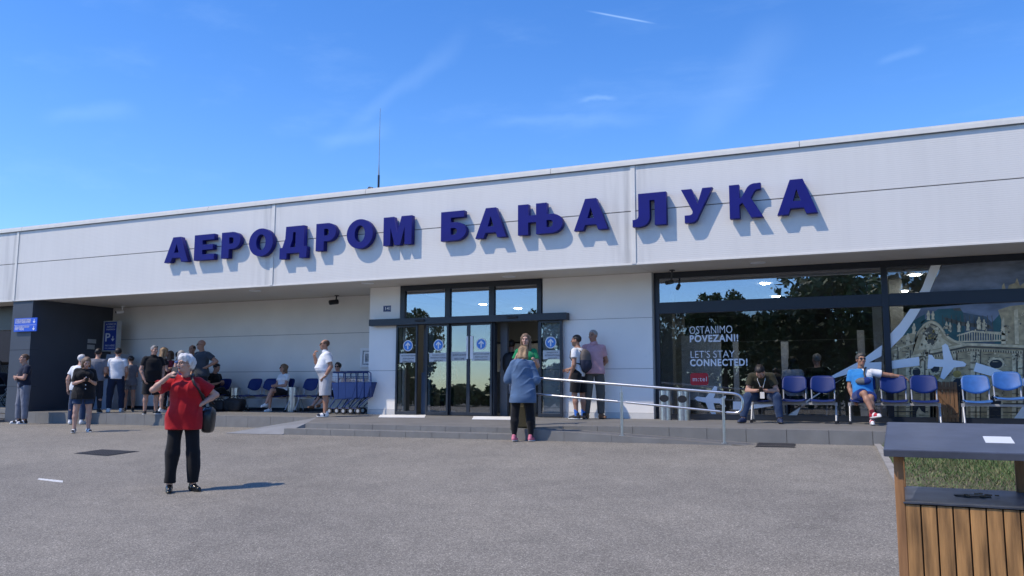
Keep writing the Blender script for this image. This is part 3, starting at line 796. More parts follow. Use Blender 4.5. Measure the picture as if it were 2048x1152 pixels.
# ------------------------------------------------------------------ window mural (flat printed film on the panes)
def film(name, m, polys, lift, par):
    if name == 'swoosh' and len(polys) > 1:
        for pl in polys: film(name, m, [pl], lift, par)
        return
    f = MB()
    for pl in polys:
        pts = [tuple(atY(u, v, YV-.0015*lift)) for (u, v) in pl]
        f.prism(pts[::-1], (0, -.0012, 0))
    for i in range(len(f.v)): f.v[i] = tuple(np.array(f.v[i])-np.array((2.3, YV, ZP)))
    return f.build(name, m, par)
mural = thing('window_mural', (2.3, YV, ZP), 'printed window film of a baroque palace with white swooshes and aeroplanes', 'mural')
pR = pRt = mural
def cl(p0, p1, p2, n=12):
    return [((1-t)**2*p0[0]+2*t*(1-t)*p1[0]+t*t*p2[0], (1-t)**2*p0[1]+2*t*(1-t)*p1[1]+t*t*p2[1]) for t in [i/n for i in range(n+1)]]
def pmat(n, c, var=.25, sc=3, st_=(1, 1, 1)): return mat('mural '+n, c, .42, var=var, scale=sc, detail=9, stretch=st_)
M_msky = pmat('sky', (.17, .19, .235), .55, 2.2, (1, 1, 2.5)); M_mroof = pmat('roof', (.035, .105, .098), .45); M_mslate = pmat('slate', (.075, .10, .115), .5, 6); M_mst = pmat('stone', (.43, .33, .175), .45, 9)
M_mlt = pmat('pale stone', (.64, .52, .31), .35, 12); M_mdk = pmat('shadow stone', (.095, .082, .055), .5, 6); M_mgold = pmat('gilt', (.32, .22, .05), .5, 16); M_mwin = pmat('window', (.016, .02, .026), .3)
inner = cl((1874, 531), (1845, 615), (1782, 668))      # right edge of the white band
# transom part
film('sky_print', M_msky, [[(1884, 531), (2085, 514), (2085, 573), (1852, 600)]], 1, pRt)
film('facade_print', M_mst, [[(2012, 596-8), (2018, 570), (2030, 566), (2034, 556), (2040, 572), (2052, 562), (2085, 556), (2085, 571), (2012, 592)], [(2003, 592), (2004, 572), (2008, 566), (2011, 576), (2012, 592)]], 2, pRt)
film('shadow_print', M_mdk, [[(1866, 598), (1867, 583), (1868.5, 583), (1868.5, 598)]], 2, pRt)
# lower part
film('sky_print', M_msky, [[(1842, 616), (2085, 597), (2085, 690), (1795, 690), (1781, 700), (1783, 680)]], 1, pR)
film('roof_print', M_mroof, [[(1842, 645), (1876, 618), (1920, 616), (1926, 625), (1932, 690), (1842, 690)], [(1785, 664), (1850, 628), (1850, 690), (1785, 690)], [(1984, 645), (1996, 632), (2003, 622), (2003, 690), (1990, 690)]], 2, pR)
film('slate_print', M_mslate, [[(1926, 625), (1972, 633), (1984, 645), (1990, 690), (1932, 690)]], 2, pR)
film('shadow_print', M_mdk, [[(1905, 617), (1920, 615.5), (1924, 622), (1908, 621)], [(1888, 634), (1926, 644), (1980, 650), (1985, 658), (1926, 652), (1890, 642)]]+[[(u, 630+.02*(u-1880)), (u+1.2, 630), (u+4, 662), (u+2.8, 662)] for u in range(1884, 1984, 9)], 2.5, pR)
film('facade_print', M_mst, [[(1781, 690), (1795, 676), (1840, 660), (1846, 648), (1862, 640), (1880, 645), (1892, 668), (1914, 685), (1990, 690), (2002, 688), (2003, 640), (1996, 620), (2020, 612), (2085, 606), (2085, 840), (1783, 840)]], 3, pR)
# curved gable with mouldings
gab = cl((1825, 700), (1832, 645), (1864, 640))+cl((1864, 640), (1880, 644), (1890, 664))[1:]+cl((1890, 664), (1904, 680), (1930, 684))[1:]
film('roof_print', M_mroof, [gab+[(q[0], q[1]-4) for q in gab[::-1]]], 4, pR)
film('stonework_print', M_mlt, [[(q[0], q[1]+2) for q in gab]+[(q[0]-1.5, q[1]+6) for q in gab[::-1]]], 4, pR)
film('shadow_print', M_mdk, [[(q[0], q[1]+8) for q in gab[:20]]+[(q[0]-1, q[1]+10) for q in gab[19::-1]]], 5, pR)
film('stonework_print', M_mlt, [[(1836, 700), (1850, 660), (1872, 656), (1884, 676), (1905, 690), (1870, 698)]], 5, pR)
random.seed(4)
film('shadow_print', M_mdk, [[(1862+17*math.cos(t)*random.uniform(.7, 1.1), 673+20*math.sin(t)*random.uniform(.7, 1.1)) for t in [k*.42 for k in range(15)]]], 6, pR)
bits = []; bits2 = []
for k in range(46):
    t = random.uniform(0, 6.28); r = random.uniform(.35, 1.1); cx_, cy_ = 1861+19*r*math.cos(t), 675+24*r*math.sin(t); s_ = random.uniform(1.2, 3.2)
    bits.append([(cx_+s_*math.cos(q), cy_+s_*1.3*math.sin(q)) for q in [j*1.05 for j in range(6)]])
for k in range(9):
    cx_, cy_ = random.uniform(1857, 1868), random.uniform(660, 678); s_ = random.uniform(1.4, 2.6)
    bits2.append([(cx_+s_*math.cos(q), cy_+s_*math.sin(q)) for q in [j*1.05 for j in range(6)]])
film('stonework_print', M_mlt, bits, 7, pR); film('gilt_print', M_mgold, bits2, 8, pR)
# cornice, balustrade and statues
film('stonework_print', M_mlt, [[(1783, 722), (1850, 704), (1935, 686), (1990, 688), (2085, 692), (2085, 697), (1990, 693), (1935, 691), (1850, 709), (1783, 727)], [(1783, 700), (1830, 684), (1830, 687), (1783, 703)]], 9, pR)
film('shadow_print', M_mdk, [[(1783, 728), (1850, 710), (1935, 692), (1990, 694), (2085, 698), (2085, 701), (1990, 697), (1935, 695), (1850, 713), (1783, 731)]], 9, pR)
film('stonework_print', M_mlt, [[(1914, 670), (1945, 661), (2000, 664), (2014, 668), (2014, 671), (1945, 664), (1914, 673)], [(1914, 682), (2014, 679), (2014, 682), (1914, 685)]], 9, pR)
film('stonework_print', M_mlt, [[(u, 668-.1*(u-1914) if u < 1945 else 664), (u+2, 668-.1*(u-1914) if u < 1945 else 664), (u+2, 682), (u, 682)] for u in range(1918, 2014, 5)], 8, pR)
def statue(u, v, s): return [(u-4*s, v), (u-3*s, v-8*s), (u-4.5*s, v-13*s), (u-2*s, v-17*s), (u-1.5*s, v-21*s), (u+1.5*s, v-21*s), (u+2*s, v-17*s), (u+4*s, v-12*s), (u+2.5*s, v-7*s), (u+4*s, v)]
film('stonework_print', M_mlt, [statue(1918, 664, .9), statue(1936, 661, .9), statue(1958, 659, 1.2), statue(1968, 660, 1), statue(1893, 658, .7), statue(1900, 662, .8), statue(1828, 668, 1), statue(1816, 690, 1.1), statue(1857, 640, .9), statue(1866, 639, .8)], 10, pR)
# pilasters, windows, plinth
film('stonework_print', M_mlt, [[(u, 700+.05*abs(u-1935)), (u+w_, 700+.05*abs(u-1935)), (u+w_, 838), (u, 838)] for u, w_ in ((1788, 5), (1812, 7), (1842, 6), (1851, 6), (1905, 7), (1941, 9), (1953, 6), (2024, 8), (2036, 9), (2062, 9))]+[[(2003, 640), (2008, 634), (2012, 690), (2003, 690)], [(2028, 620), (2036, 618), (2038, 688), (2030, 688)]], 9, pR)
film('shadow_print', M_mdk, [[(u, 700), (u+2, 700), (u+2, 838), (u, 838)] for u in (1795, 1820, 1849, 1858, 1913, 1951, 1960, 2033, 2046, 2072)]+[[(1783, 806), (2085, 806), (2085, 809), (1783, 809)], [(1783, 822), (2085, 824), (2085, 826), (1783, 824)]], 10, pR)
def oval(u, v, a_, b2): return [(u+a_*math.cos(t), v+b2*math.sin(t)) for t in [k*.4 for k in range(16)]]
film('stonework_print', M_mlt, [oval(1833, 745, 11, 13), oval(1870, 737, 13, 14), oval(1992, 727, 17, 13)], 11, pR)
film('window_print', M_mwin, [oval(1833, 744, 8, 9), oval(1870, 736, 9, 10), oval(1992, 728, 13, 9)], 12, pR)
def archw(u, v0, v1, w_): return [(u-w_, v1), (u-w_, v0)]+[(u-w_*math.cos(rad(k*20)), v0-w_*math.sin(rad(k*20))) for k in range(1, 9)]+[(u+w_, v0), (u+w_, v1)]
film('stonework_print', M_mlt, [archw(1872, 772, 836, 16), archw(1918, 768, 836, 18), archw(1990, 800, 838, 16)], 11, pR)
film('window_print', M_mwin, [archw(1872, 773, 836, 12), archw(1918, 770, 836, 14), archw(1990, 802, 838, 12), [(1825, 811), (1850, 811), (1850, 838), (1825, 838)], [(1862, 811), (1875, 811), (1875, 838), (1862, 838)]], 12, pR)
film('gilt_print', M_mgold, [oval(1834, 762, 6, 5), oval(1871, 755, 7, 6), oval(1914, 748, 9, 7)], 13, pR)
film('stonework_print', M_mlt, [[(u, 785), (u+.8, 785), (u+.8, 836), (u, 836)] for u in (1866, 1872, 1878, 1911, 1918, 1925)]+[[(1832, 838), (1833, 824), (1838, 814), (1843, 822), (1850, 826), (1862, 838)]], 14, pR)
r9 = random.Random(11)
def blob(u, v, a_, b2): return [(u+a_*r9.uniform(.6, 1.2)*math.cos(k*.9), v+b2*r9.uniform(.6, 1.2)*math.sin(k*.9)) for k in range(7)]
orn_l, orn_d = [], []
for k in range(60):                                             # dentils and brackets under the cornices
    u = 1786+k*5; v = 731-.24*(u-1783) if u < 1850 else (714-.21*(u-1850) if u < 1935 else 697+.05*(u-1935))
    orn_d.append([(u, v+1), (u+2, v+1), (u+2, v+5), (u, v+5)]); orn_l.append([(u+2.4, v), (u+4.2, v), (u+4.2, v+5), (u+2.4, v+5)])
for u, w_ in ((1788, 5), (1812, 7), (1842, 6), (1851, 6), (1905, 7), (1941, 9), (1953, 6), (2024, 8), (2036, 9), (2062, 9)):
    for q in range(9): (orn_d if q % 2 else orn_l).append(blob(u+r9.uniform(-2, w_+2), 712+r9.uniform(-3, 10), r9.uniform(1, 2.6), r9.uniform(1, 2.8)))
for u, v, rr in ((1833, 745, 14), (1870, 737, 16), (1992, 727, 19), (1872, 760, 15), (1918, 752, 18), (1990, 784, 17), (1816, 690, 8), (1893, 662, 9), (1962, 655, 12), (2010, 660, 9), (1800, 690, 10), (2075, 625, 12), (2050, 640, 14)):
    for q in range(16):
        t = r9.uniform(0, 6.28); (orn_d if q % 2 else orn_l).append(blob(u+rr*r9.uniform(.7, 1.1)*math.cos(t), v+rr*r9.uniform(.7, 1.1)*math.sin(t), r9.uniform(.8, 2.4), r9.uniform(.8, 2.6)))
for q in range(150):
    u, v = r9.uniform(1784, 2084), r9.uniform(700, 838); (orn_d if q % 3 else orn_l).append([(u, v), (u+r9.uniform(3, 16), v), (u+r9.uniform(3, 16), v+1.0), (u, v+1.0)])
for u in range(1786, 2084, 26):
    for v in (815, 831): orn_d.append([(u, v), (u+22, v+.3), (u+22, v+1), (u, v+.8)])
film('shadow_print', M_mdk, orn_d, 14.5, pR); film('stonework_print', M_mlt, orn_l, 15, pR)
# big white swoosh, flight path and aeroplane pictograms
M_sw = mat('white swoosh film', (.84, .84, .83), .4, var=.03)
film('swoosh', M_sw, [[(1861.5, 531), (1882, 530), (1872, 553), (1853, 599), (1831, 600), (1845, 573)]], 16, pRt)
film('swoosh', M_sw, [[(1820, 618), (1842, 617), (1828, 640), (1806, 672), (1781, 697), (1780, 668), (1799, 648)],
     [(1781, 722), (1838, 713.5), (1839, 731), (1782, 738)], [(1952, 725), (1990, 737), (2030, 751), (2085, 773), (2085, 792), (2040, 768), (1990, 754), (1947, 742.5)], [(2046, 812), (2085, 800), (2085, 842), (2024, 842)]], 16, pR)
pL = mural
film('swoosh', M_sw, [[(1764, 690), (1763, 712), (1738, 725), (1763, 724), (1763, 741), (1690, 754), (1605, 806), (1640-48, 835), (1569, 835), (1640, 787), (1700, 747), (1655, 760), (1655, 756), (1720, 722)],
     [(1466, 803), (1482, 803), (1482, 819), (1466, 819)], [(1500, 804), (1570, 806), (1545, 812), (1497, 819)]], 1, pL)
def plane_icon(u, v, k, fl=1, tilt=0):
    P = [(-39, 6), (-37, -18), (-30, -17), (-24, -9), (-7, -8), (-10, -36), (-3, -40), (2, -36), (12, -7), (32, -4), (39, 1), (36, 6), (14, 8), (-6, 32), (-14, 28), (-8, 7), (-26, 6), (-30, 10), (-39, 11)]
    return [(u+fl*k*p[0], v+k*p[1]) for p in P]
film('aeroplane_pictogram', M_sw, [plane_icon(1894, 727, 1.0)], 17, pR)
film('aeroplane_pictogram', M_sw, [[(1389, 797), (1394, 793), (1411, 795), (1425, 778), (1429, 772), (1435, 774), (1433, 782), (1427, 796), (1440, 797), (1451, 791), (1452, 794), (1447, 803), (1452, 813), (1448, 815), (1440, 807), (1427, 806), (1431, 822), (1432, 829), (1427, 831), (1423, 828), (1416, 817), (1411, 805), (1395, 802)]], 1, pL)

# ------------------------------------------------------------------ ramp handrail
YRL = 13.8
hr = thing('handrail', (atY(1244, 869, YRL)[0], YRL, .1), 'brushed steel double handrail along the wheelchair ramp', 'handrail')
hx = hr.location
def rel(p): return (p[0]-hx[0], p[1]-hx[1], p[2]-hx[2])
P = lambda u, v: np.array(rel(atY(u, v, YRL)))
top = [P(1066, 755.5), P(1250, 770), P(1462, 786.5)]
bend = cl((1462, 786.5), (1485, 788), (1485, 803), 6)+cl((1485, 808), (1485, 827), (1468, 826), 6)
f = MB(); f.tube(top[:2]+[P(*q) for q in bend]+[P(1453, 825)], .0225, 12); f.build('top_rail', M_steel, hr)
f = MB(); f.tube([P(1070, 788), P(1236, 803)], .0185, 12); f.tube([P(1252, 804.5), P(1440, 823)], .0185, 12)
f.smooth = False
f.tube([P(1236, 803), P(1252, 804.5)], .007, 8); f.tube([P(1440, 823), P(1453, 825)], .010, 8)
f.build('lower_rail', M_steel, hr)
for u, v in ((1244, 869), (1449, 893)):
    x = atY(u, v, YRL)[0]; zb = ramp_z(x)+.001
    zt_ = float(atY(u, 784 if u < 1300 else 796, YRL)[2]); zr = float(atY(u, 770.5 if u < 1300 else 786, YRL)[2])
    f = MB(); f.tube([rel((x, YRL, zb)), rel((x, YRL, zt_))], .024, 14); f.tube([rel((x, YRL, zt_)), rel((x, YRL, zr))], .007, 8)
    f.tube([rel((x, YRL, zb)), rel((x, YRL, zb+.012))], .05, 16)
    f.build('post', M_steel, hr)

# ------------------------------------------------------------------ seats on beams
M_navy = mat('navy seat shell', (.0045, .020, .125), .5, var=.10, scale=5, spec=.3); M_blue = mat('faded blue seat shell', (.030, .12, .36), .5, var=.22, scale=7)
M_grey = mat('grey powder coat', (.42, .43, .45), .4, .2)
def shell(fn, nu=12, nv=8, th=.012):
    """solid curved shell from a surface function of (u,v) in [-1,1]"""
    us_ = np.linspace(-1, 1, nu+1); vs_ = np.linspace(0, 1, nv+1)
    P_ = np.array([[fn(a, b2) for b2 in vs_] for a in us_])
    du = np.gradient(P_, axis=0); dv = np.gradient(P_, axis=1); nn = np.cross(du, dv); nn /= np.linalg.norm(nn, axis=2)[..., None]+1e-9
    Q_ = P_+nn*th
    V = np.concatenate([P_.reshape(-1, 3), Q_.reshape(-1, 3)]); k = (nu+1)*(nv+1); I = lambda i, j: i*(nv+1)+j
    F = []
    for i in range(nu):
        for j in range(nv):
            F.append((I(i, j), I(i, j+1), I(i+1, j+1), I(i+1, j))); F.append((k+I(i, j), k+I(i+1, j), k+I(i+1, j+1), k+I(i, j+1)))
    for i in range(nu):
        F += [(I(i, 0), I(i+1, 0), k+I(i+1, 0), k+I(i, 0)), (I(i+1, nv), I(i, nv), k+I(i, nv), k+I(i+1, nv))]
    for j in range(nv):
        F += [(I(0, j+1), I(0, j), k+I(0, j), k+I(0, j+1)), (I(nu, j), I(nu, j+1), k+I(nu, j+1), k+I(nu, j))]
    return V, F
def back_fn(a, b2):
    hw = .228*(1-.10*max(0, b2-.75)*4*abs(a)**4)
    zt_ = .47-.03*abs(a)**6-.008*a*a; zb = .135+.085*a*a
    z = zb+(zt_-zb)*b2
    return (a*hw, .16+.10*b2-.05*(1-a*a)*-1-.03, z)
def pan_fn(a, b2):
    y = .17-.42*b2
    z = .02-.025*(1-a*a)*(1-.3*b2)+.015*(1-b2)**2-.03*max(0, b2-.8)*5*.6
    return (a*(.225-.02*b2**6), y, z)
BV, BF = shell(back_fn); PV, PF = shell(pan_fn)
def make_me(name, V, F):
    me = bpy.data.meshes.new(name); me.from_pydata([tuple(v) for v in V], [], F); me.polygons.foreach_set('use_smooth', [True]*len(F)); me.update(); return me
ME = {}
for nm, m in (('navy', M_navy), ('blue', M_blue)):
    a = make_me('backrest', BV, BF); a.materials.append(m); b_ = make_me('seat', PV, PF); b_.materials.append(m); ME[nm] = (b_, a)
f = MB()
for sx in (-1, 1):
    f.tube([(sx*.205, .13, -.02), (sx*.205, .165, .05), (sx*.208, .195, .24)], .013, 8)
f.box(-.21, .21, .02, .06, -.045, -.012)
ob = f.build('seat_bracket', M_grey); ME['br'] = ob.data; bpy.data.objects.remove(ob)
def bench(us_, v, Y, kind, label, group, legs=True, yaw=0.0, raise_=None):
    xs = [float(atY(u, v, Y)[0]) for u in us_]
    zf = plat_z(xs[0], Y)
    t = thing('beam_bench', (xs[0], Y, zf), label, 'bench', yaw, group)
    for i, x in enumerate(xs):
        dz = (raise_ or {}).get(i, 0)
        for nm, me in (('seat', ME[kind][0]), ('backrest', ME[kind][1]), ('seat_bracket', ME['br'])):
            o = bpy.data.objects.new(nm, me); COL.objects.link(o); o.parent = t; o.location = (x-xs[0], 0, .43+dz)
    L = xs[-1]-xs[0]
    f = MB(); f.box(-.24, L+.24, .0, .07, .345, .385); f.build('beam', M_grey, t, bevel=.004)
    for x in (-.23, L+.23):
        f = MB(); f.tube([(x, .03, .385), (x, -.17, .05)], .017, 8); f.tube([(x, .04, .385), (x, .20, .05)], .017, 8)
        f.box(x-.025, x+.025, -.02, .09, .33, .395)
        f.cur = 1; f.box(x-.025, x+.025, -.21, -.14, 0, .055); f.box(x-.025, x+.025, .17, .24, 0, .055)
        f.build('leg', [M_grey, M_black], t)
    return t
GB = 'blue beam seats along the terminal wall'
YB1 = 16.9
bench((1528, 1587.5, 1645), 785, YB1, 'navy', 'three navy blue seats on a grey beam by the white window lettering', GB)
bench((1725, 1787.5, 1849), 785, YB1, 'navy', 'three navy blue seats on a grey beam in front of the window mullion', GB)
bench((1954, 2018, 2082), 785, YB1, 'blue', 'faded light blue seats with worn shells at the right end of the facade', GB, raise_={1: .06})
YB2 = 18.35
bench((409, 440), 780, YB2, 'navy', 'pair of navy seats behind the waiting crowd by the recessed wall', GB)
bench((501, 532, 566), 780, YB2, 'navy', 'three navy seats with a seated woman in white by the recessed wall', GB)
bench((613, 646, 679), 780, YB2, 'navy', 'three navy seats behind the blue trolleys by the recessed wall', GB)

# ------------------------------------------------------------------ bins, trolleys, payment machine, luggage
def bin_(u0, u1, vt, Y, label, group, hole=True):
    a = atY(u0, 800, Y); b_ = atY(u1, 800, Y); r = (b_[0]-a[0])/2; x = (a[0]+b_[0])/2; zf = plat_z(x, Y); h = float(atY(u0, vt, Y)[2])-zf
    t = thing('steel_bin', (x, Y, zf), label, 'bin', 0, group)
    f = MB(); f.tube([(0, 0, .0), (0, 0, h)], r, 28); f.build('body', M_steel, t)
    f = MB(); f.tube([(0, 0, h), (0, 0, h+.02)], r*1.03, 28); f.build('lid', M_steel, t)
    if hole:
        f = MB(); f.tube([(0, -r*.80, h-.14), (0, -r-.008, h-.14)], .075, 20)
        o = f.build('opening', M_black, t); o.scale = (1.25, 1, 1); o.scale[2] = 1.0
    return t
GBn = 'stainless bins'
bin_(1319, 1343, 783, 17.25, 'stainless bin with a round dark opening, nearest the white corner', GBn)
bin_(1354, 1380, 784.5, 17.25, 'stainless bin with a round dark opening, nearest the aeroplane pictogram', GBn)
bin_(576, 597, 776, 18.5, 'stainless bin between the two rows of blue seats', GBn, False)
bin_(462, 478, 777, 18.5, 'stainless bin between the black luggage and the seats', GBn, False)

M_tr = mat('trolley blue', (.005, .030, .15), .5, var=.1); M_wire = mat('trolley wire', (.16, .18, .24), .35, .6)
def trolley(x, y, z, label):
    t = thing('luggage_trolley', (x, y, z), label, 'trolley', 0, 'blue luggage trolleys nested by the entrance wall')
    f = MB()
    for sy in (-.26, .26):
        f.hexa([(.10, sy-.008, .36), (.62, sy-.008, .42), (.62, sy+.008, .42), (.10, sy+.008, .36)], [(0, sy-.008, .78), (.74, sy-.008, .78), (.74, sy+.008, .78), (0, sy+.008, .78)])
    f.hexa([(.60, -.25, .42), (.615, -.25, .42), (.615, .25, .42), (.60, .25, .42)], [(.72, -.25, .78), (.735, -.25, .78), (.735, .25, .78), (.72, .25, .78)])
    f.hexa([(.10, -.25, .36), (.62, -.25, .42), (.62, .25, .42), (.10, .25, .36)], [(.09, -.25, .375), (.62, -.25, .435), (.62, .25, .435), (.09, .25, .375)])
    f.build('basket', M_tr, t)
    f = MB()
    for sy in (-.26, .26):
        for zz in (.81, .84, .88, .92): f.tube([(.0, sy, zz), (.74, sy, zz)], .004, 5)
        for k in range(9): f.tube([(.03+k*.087, sy, .78), (.03+k*.087, sy, .93)], .003, 5)
    f.build('wire_rack', M_wire, t)
    f = MB()
    for sy in (-.27, .27):
        f.tube([(.0, sy, .36), (-.02, sy, 1.0), (.03, sy, 1.03), (.66, sy, 1.03), (.72, sy, 1.0), (.75, sy, .42), (.60, sy, .35), (.42, sy, .20), (.36, sy, .10)], .014, 8)
        f.tube([(.12, sy, .36), (-.04, sy, .15), (-.04, sy, .10)], .014, 8); f.tube([(-.04, sy, .14), (.38, sy, .14)], .014, 8)
    f.tube([(.06, -.27, 1.03), (.06, .27, 1.03)], .018, 8)
    f.build('frame', M_tr, t)
    for px_ in (-.03, .38):
        for sy in (-.27, .27):
            f = MB(); f.tube([(px_, sy-.02, .08), (px_, sy+.02, .08)], .08, 20); f.cur = 1; f.tube([(px_, sy-.023, .08), (px_, sy+.023, .08)], .042, 14)
            f.build('wheel', [M_rubber, M_grey], t)
    return t
q = atY(674, 830, 17.55); zt_ = plat_z(q[0], 17.55)
for k, lb in enumerate(('front blue trolley of the nested row, beside the man in white shorts', 'middle blue trolley of the nested row', 'last blue trolley of the nested row, against the white entrance wall')):
    trolley(q[0]+.21*k, 17.55+.006*k, zt_+.004*k, lb)

q0 = atY(192, 826, 18.0); q1 = atY(236, 707, 18.0)
t = thing('payment_machine', (q0[0], 18.0, ZP-.01), 'grey parking payment machine with a sloping side below the parking sign', 'machine')
W_ = q1[0]-q0[0]; H_ = q1[2]-ZP
f = MB(); f.hexa([(0, -.12, 0), (W_, -.12, 0), (W_, .45, 0), (0, .45, 0)], [(.20, .08, H_), (W_, .08, H_), (W_, .45, H_), (.20, .45, H_)])
f.build('housing', mat('machine grey', (.26, .29, .34), .45, var=.08), t, bevel=.01)
f = MB(); f.hexa([(.22, -.045, H_*.56), (W_-.06, -.045, H_*.56), (W_-.06, -.02, H_*.56), (.22, -.02, H_*.56)], [(.26, .035, H_*.9), (W_-.06, .035, H_*.9), (W_-.06, .07, H_*.9), (.26, .07, H_*.9)])
f.build('control_panel', M_black, t)

def soft_bag(name, u, v, Y, sx, sy, sz, label, col, straps=True, cat='bag', z=None):
    x = float(atY(u, v, Y)[0]); zf = plat_z(x, Y) if z is None else z
    t = thing(name, (x, Y, zf), label, cat)
    n1, n2 = 20, 12; V = []; F = []
    rs = random.Random(u)
    ph = [rs.uniform(0, 6) for _ in range(4)]
    for i in range(n2+1):
        th = math.pi*i/n2
        for k in range(n1):
            a2 = 2*math.pi*k/n1
            se = lambda c_: math.copysign(abs(c_)**.55, c_)
            p3 = [se(math.sin(th))*se(math.cos(a2))*sx/2, se(math.sin(th))*se(math.sin(a2))*sy/2, sz/2+se(math.cos(th))*sz/2]
            d = 1+.035*math.sin(a2*3+ph[0]+th*2)+.03*math.sin(th*5+ph[1])+.02*math.sin(a2*7+ph[2])
            V.append((p3[0]*d, p3[1]*d, max(0, p3[2]*(1+.03*math.sin(a2*2+ph[3])))))
    for i in range(n2):
        for k in range(n1):
            F.append((i*n1+k, (i+1)*n1+k, (i+1)*n1+(k+1) % n1, i*n1+(k+1) % n1))
    me = make_me('body', V, F); link('body', me, t, [col])
    if straps:
        f = MB()
        for yy in (-.06, .06):
            f.tube([(-sx*.25, yy, sz*.97), (-sx*.16, yy, sz*1.12), (0, yy, sz*1.2), (sx*.16, yy, sz*1.12), (sx*.25, yy, sz*.97)], .011, 6)
        f.build('handle', M_black, t)
        f = MB(); f.tube([(-sx*.4, 0, sz*.99), (0, 0, sz*1.005), (sx*.4, 0, sz*.99)], .006, 5); f.build('zip', M_grey, t)
    return t
M_bag = mat('black nylon', (.012, .012, .015), .65, var=.3, scale=10, bump=.3, bscale=60)
soft_bag('travel_bag', 438, 815, 17.9, .55, .35, .30, 'smaller black travel bag on the floor behind the grey T-shirt man', M_bag)
soft_bag('travel_bag', 470, 815, 17.9, .60, .38, .36, 'larger black travel bag on the floor beside the blue seats', M_bag)

# wooden gate panel between the seats
a = atY(1873, 843, 17.45); b_ = atY(1914, 763, 17.45); W_, H_ = b_[0]-a[0], b_[2]-a[2]
t = thing('wooden_gate', (a[0], 17.45, max(a[2], ZP)), 'small plank gate with a diagonal brace leaning on the mural', 'gate')
M_plank = mat('pine plank', (.20, .105, .045), .7, var=.3, scale=4, stretch=(6, 6, .7), bump=.2, bscale=30, detail=8)
f = MB(); n = 6
for i in range(n): f.box(W_*i/n+.004, W_*(i+1)/n-.004, 0, .018, .0, H_-.01*(i % 2))
f.build('planks', M_plank, t, bevel=.003)
f = MB(); f.box(.01, W_-.01, -.016, -.001, H_*.80, H_*.87); f.box(.01, W_-.01, -.016, -.001, H_*.10, H_*.17)
f.mesh([(.01, -.018, H_*.74), (.06, -.018, H_*.79), (W_-.01, -.018, H_*.24), (W_-.06, -.018, H_*.19), (.01, -.003, H_*.74), (.06, -.003, H_*.79), (W_-.01, -.003, H_*.24), (W_-.06, -.003, H_*.19)], [(0, 3, 2, 1), (4, 5, 6, 7), (0, 1, 5, 4), (1, 2, 6, 5), (2, 3, 7, 6), (3, 0, 4, 7)])
f.build('brace', M_plank, t)

# cameras under the soffit
def cctv(u, v, Y, label, m, big=1.0):
    c = atY(u, v, Y); t = thing('security_camera', (c[0], Y, c[2]), label, 'camera')
    f = MB(); f.tube([(.05*big, .10, -.01), (-.06*big, -.10, -.05)], .06*big, 16); f.build('housing', m, t, bevel=.005)
    f = MB(); f.tube([(-.055*big, -.095, -.048), (-.066*big, -.112, -.054)], .045*big, 14); f.build('lens', M_black, t)
    f = MB(); f.tube([(.03, .05, .03), (.05, .05, ZS-c[2]-.002)], .02, 8); f.tube([(.05, .05, ZS-c[2]-.02), (.05, .05, ZS-c[2]-.002)], .06, 14); f.build('mount', m, t)
cctv(668, 602, 18.6, 'black security camera under the soffit above the seats', M_black, 1.1)
cctv(240, 622, 18.5, 'pale security camera in the soffit corner beside the dark wall', M_white, .8)
cctv(1339, 562, 17.3, 'dark security camera under the soffit at the glazing corner', mat('camera grey', (.05, .055, .06), .5), .7)

# aerial on the roof
c = atY(757, 374, 17.2); tp = atY(757.5, 217, 17.2)
t = thing('radio_aerial', (c[0], 17.2, 5.30), 'tall thin whip aerial standing on the terminal roof', 'aerial')
f = MB(); f.tube([(0, 0, 0), (0, 0, 6.2-5.30)], .028, 10); f.build('base', M_dark, t)
f = MB(); f.tube([(0, 0, 6.2-5.30), (0, 0, 6.5-5.30)], .02, 8, r2=.009); f.tube([(0, 0, 6.5-5.30), (0, 0, tp[2]-5.30)], .008, 6, r2=.005); f.build('whip', mat('aerial grey', (.24, .26, .30), .5), t)
c = atY(741, 378, 17.2)
f = MB(); f.tube([(c[0], 17.2, 5.30), (c[0], 17.2, c[2]-.02)], .03, 8); f.tube([(c[0]-.10, 17.2, c[2]-.05), (c[0]-.03, 17.2, c[2]+.03), (c[0]+.06, 17.2, c[2]-.0)], .04, 8)
tag(f.build('roof_clamp', M_dark), 'small dark clamp on the roof edge left of the aerial', 'roof clamp')

# ------------------------------------------------------------------ ground fittings
M_iron = mat('cast iron', (.045, .043, .045), .7, .2, var=.2, scale=12)
def grate(px, label, n, m_):
    c = [on_ground(*q) for q in px]; f = MB()
    L = lambda s_, t_: (c[0]*(1-s_)+c[1]*s_)*(1-t_)+(c[3]*(1-s_)+c[2]*s_)*t_
    def quad(s0, s1, t0, t1, z0, z1):
        b2 = [L(s0, t0), L(s1, t0), L(s1, t1), L(s0, t1)]
        f.hexa([q+np.array((0, 0, z0)) for q in b2], [q+np.array((0, 0, z1)) for q in b2])
    quad(0, 1, 0, 1, -.02, .004)
    f.cur = 1
    for i in range(n):
        quad(.03+.94*i/n, .03+.94*(i+.6)/n, .06, .94, .0042, .010)
    for j in range(m_):
        quad(.03, .97, .06+.88*j/m_, .06+.88*(j+.3)/m_, .0042, .0105)
    tag(f.build('drain_grate', [M_black, M_iron]), label, 'grate')
grate([(148, 907), (214, 912.5), (279, 903), (205, 899)], 'square iron drain cover in the asphalt left of the woman in red', 12, 12)
grate([(1509, 894), (1592, 895.5), (1591, 886.5), (1517, 885)], 'slotted iron drain grate beside the right hand platform kerb', 22, 3)
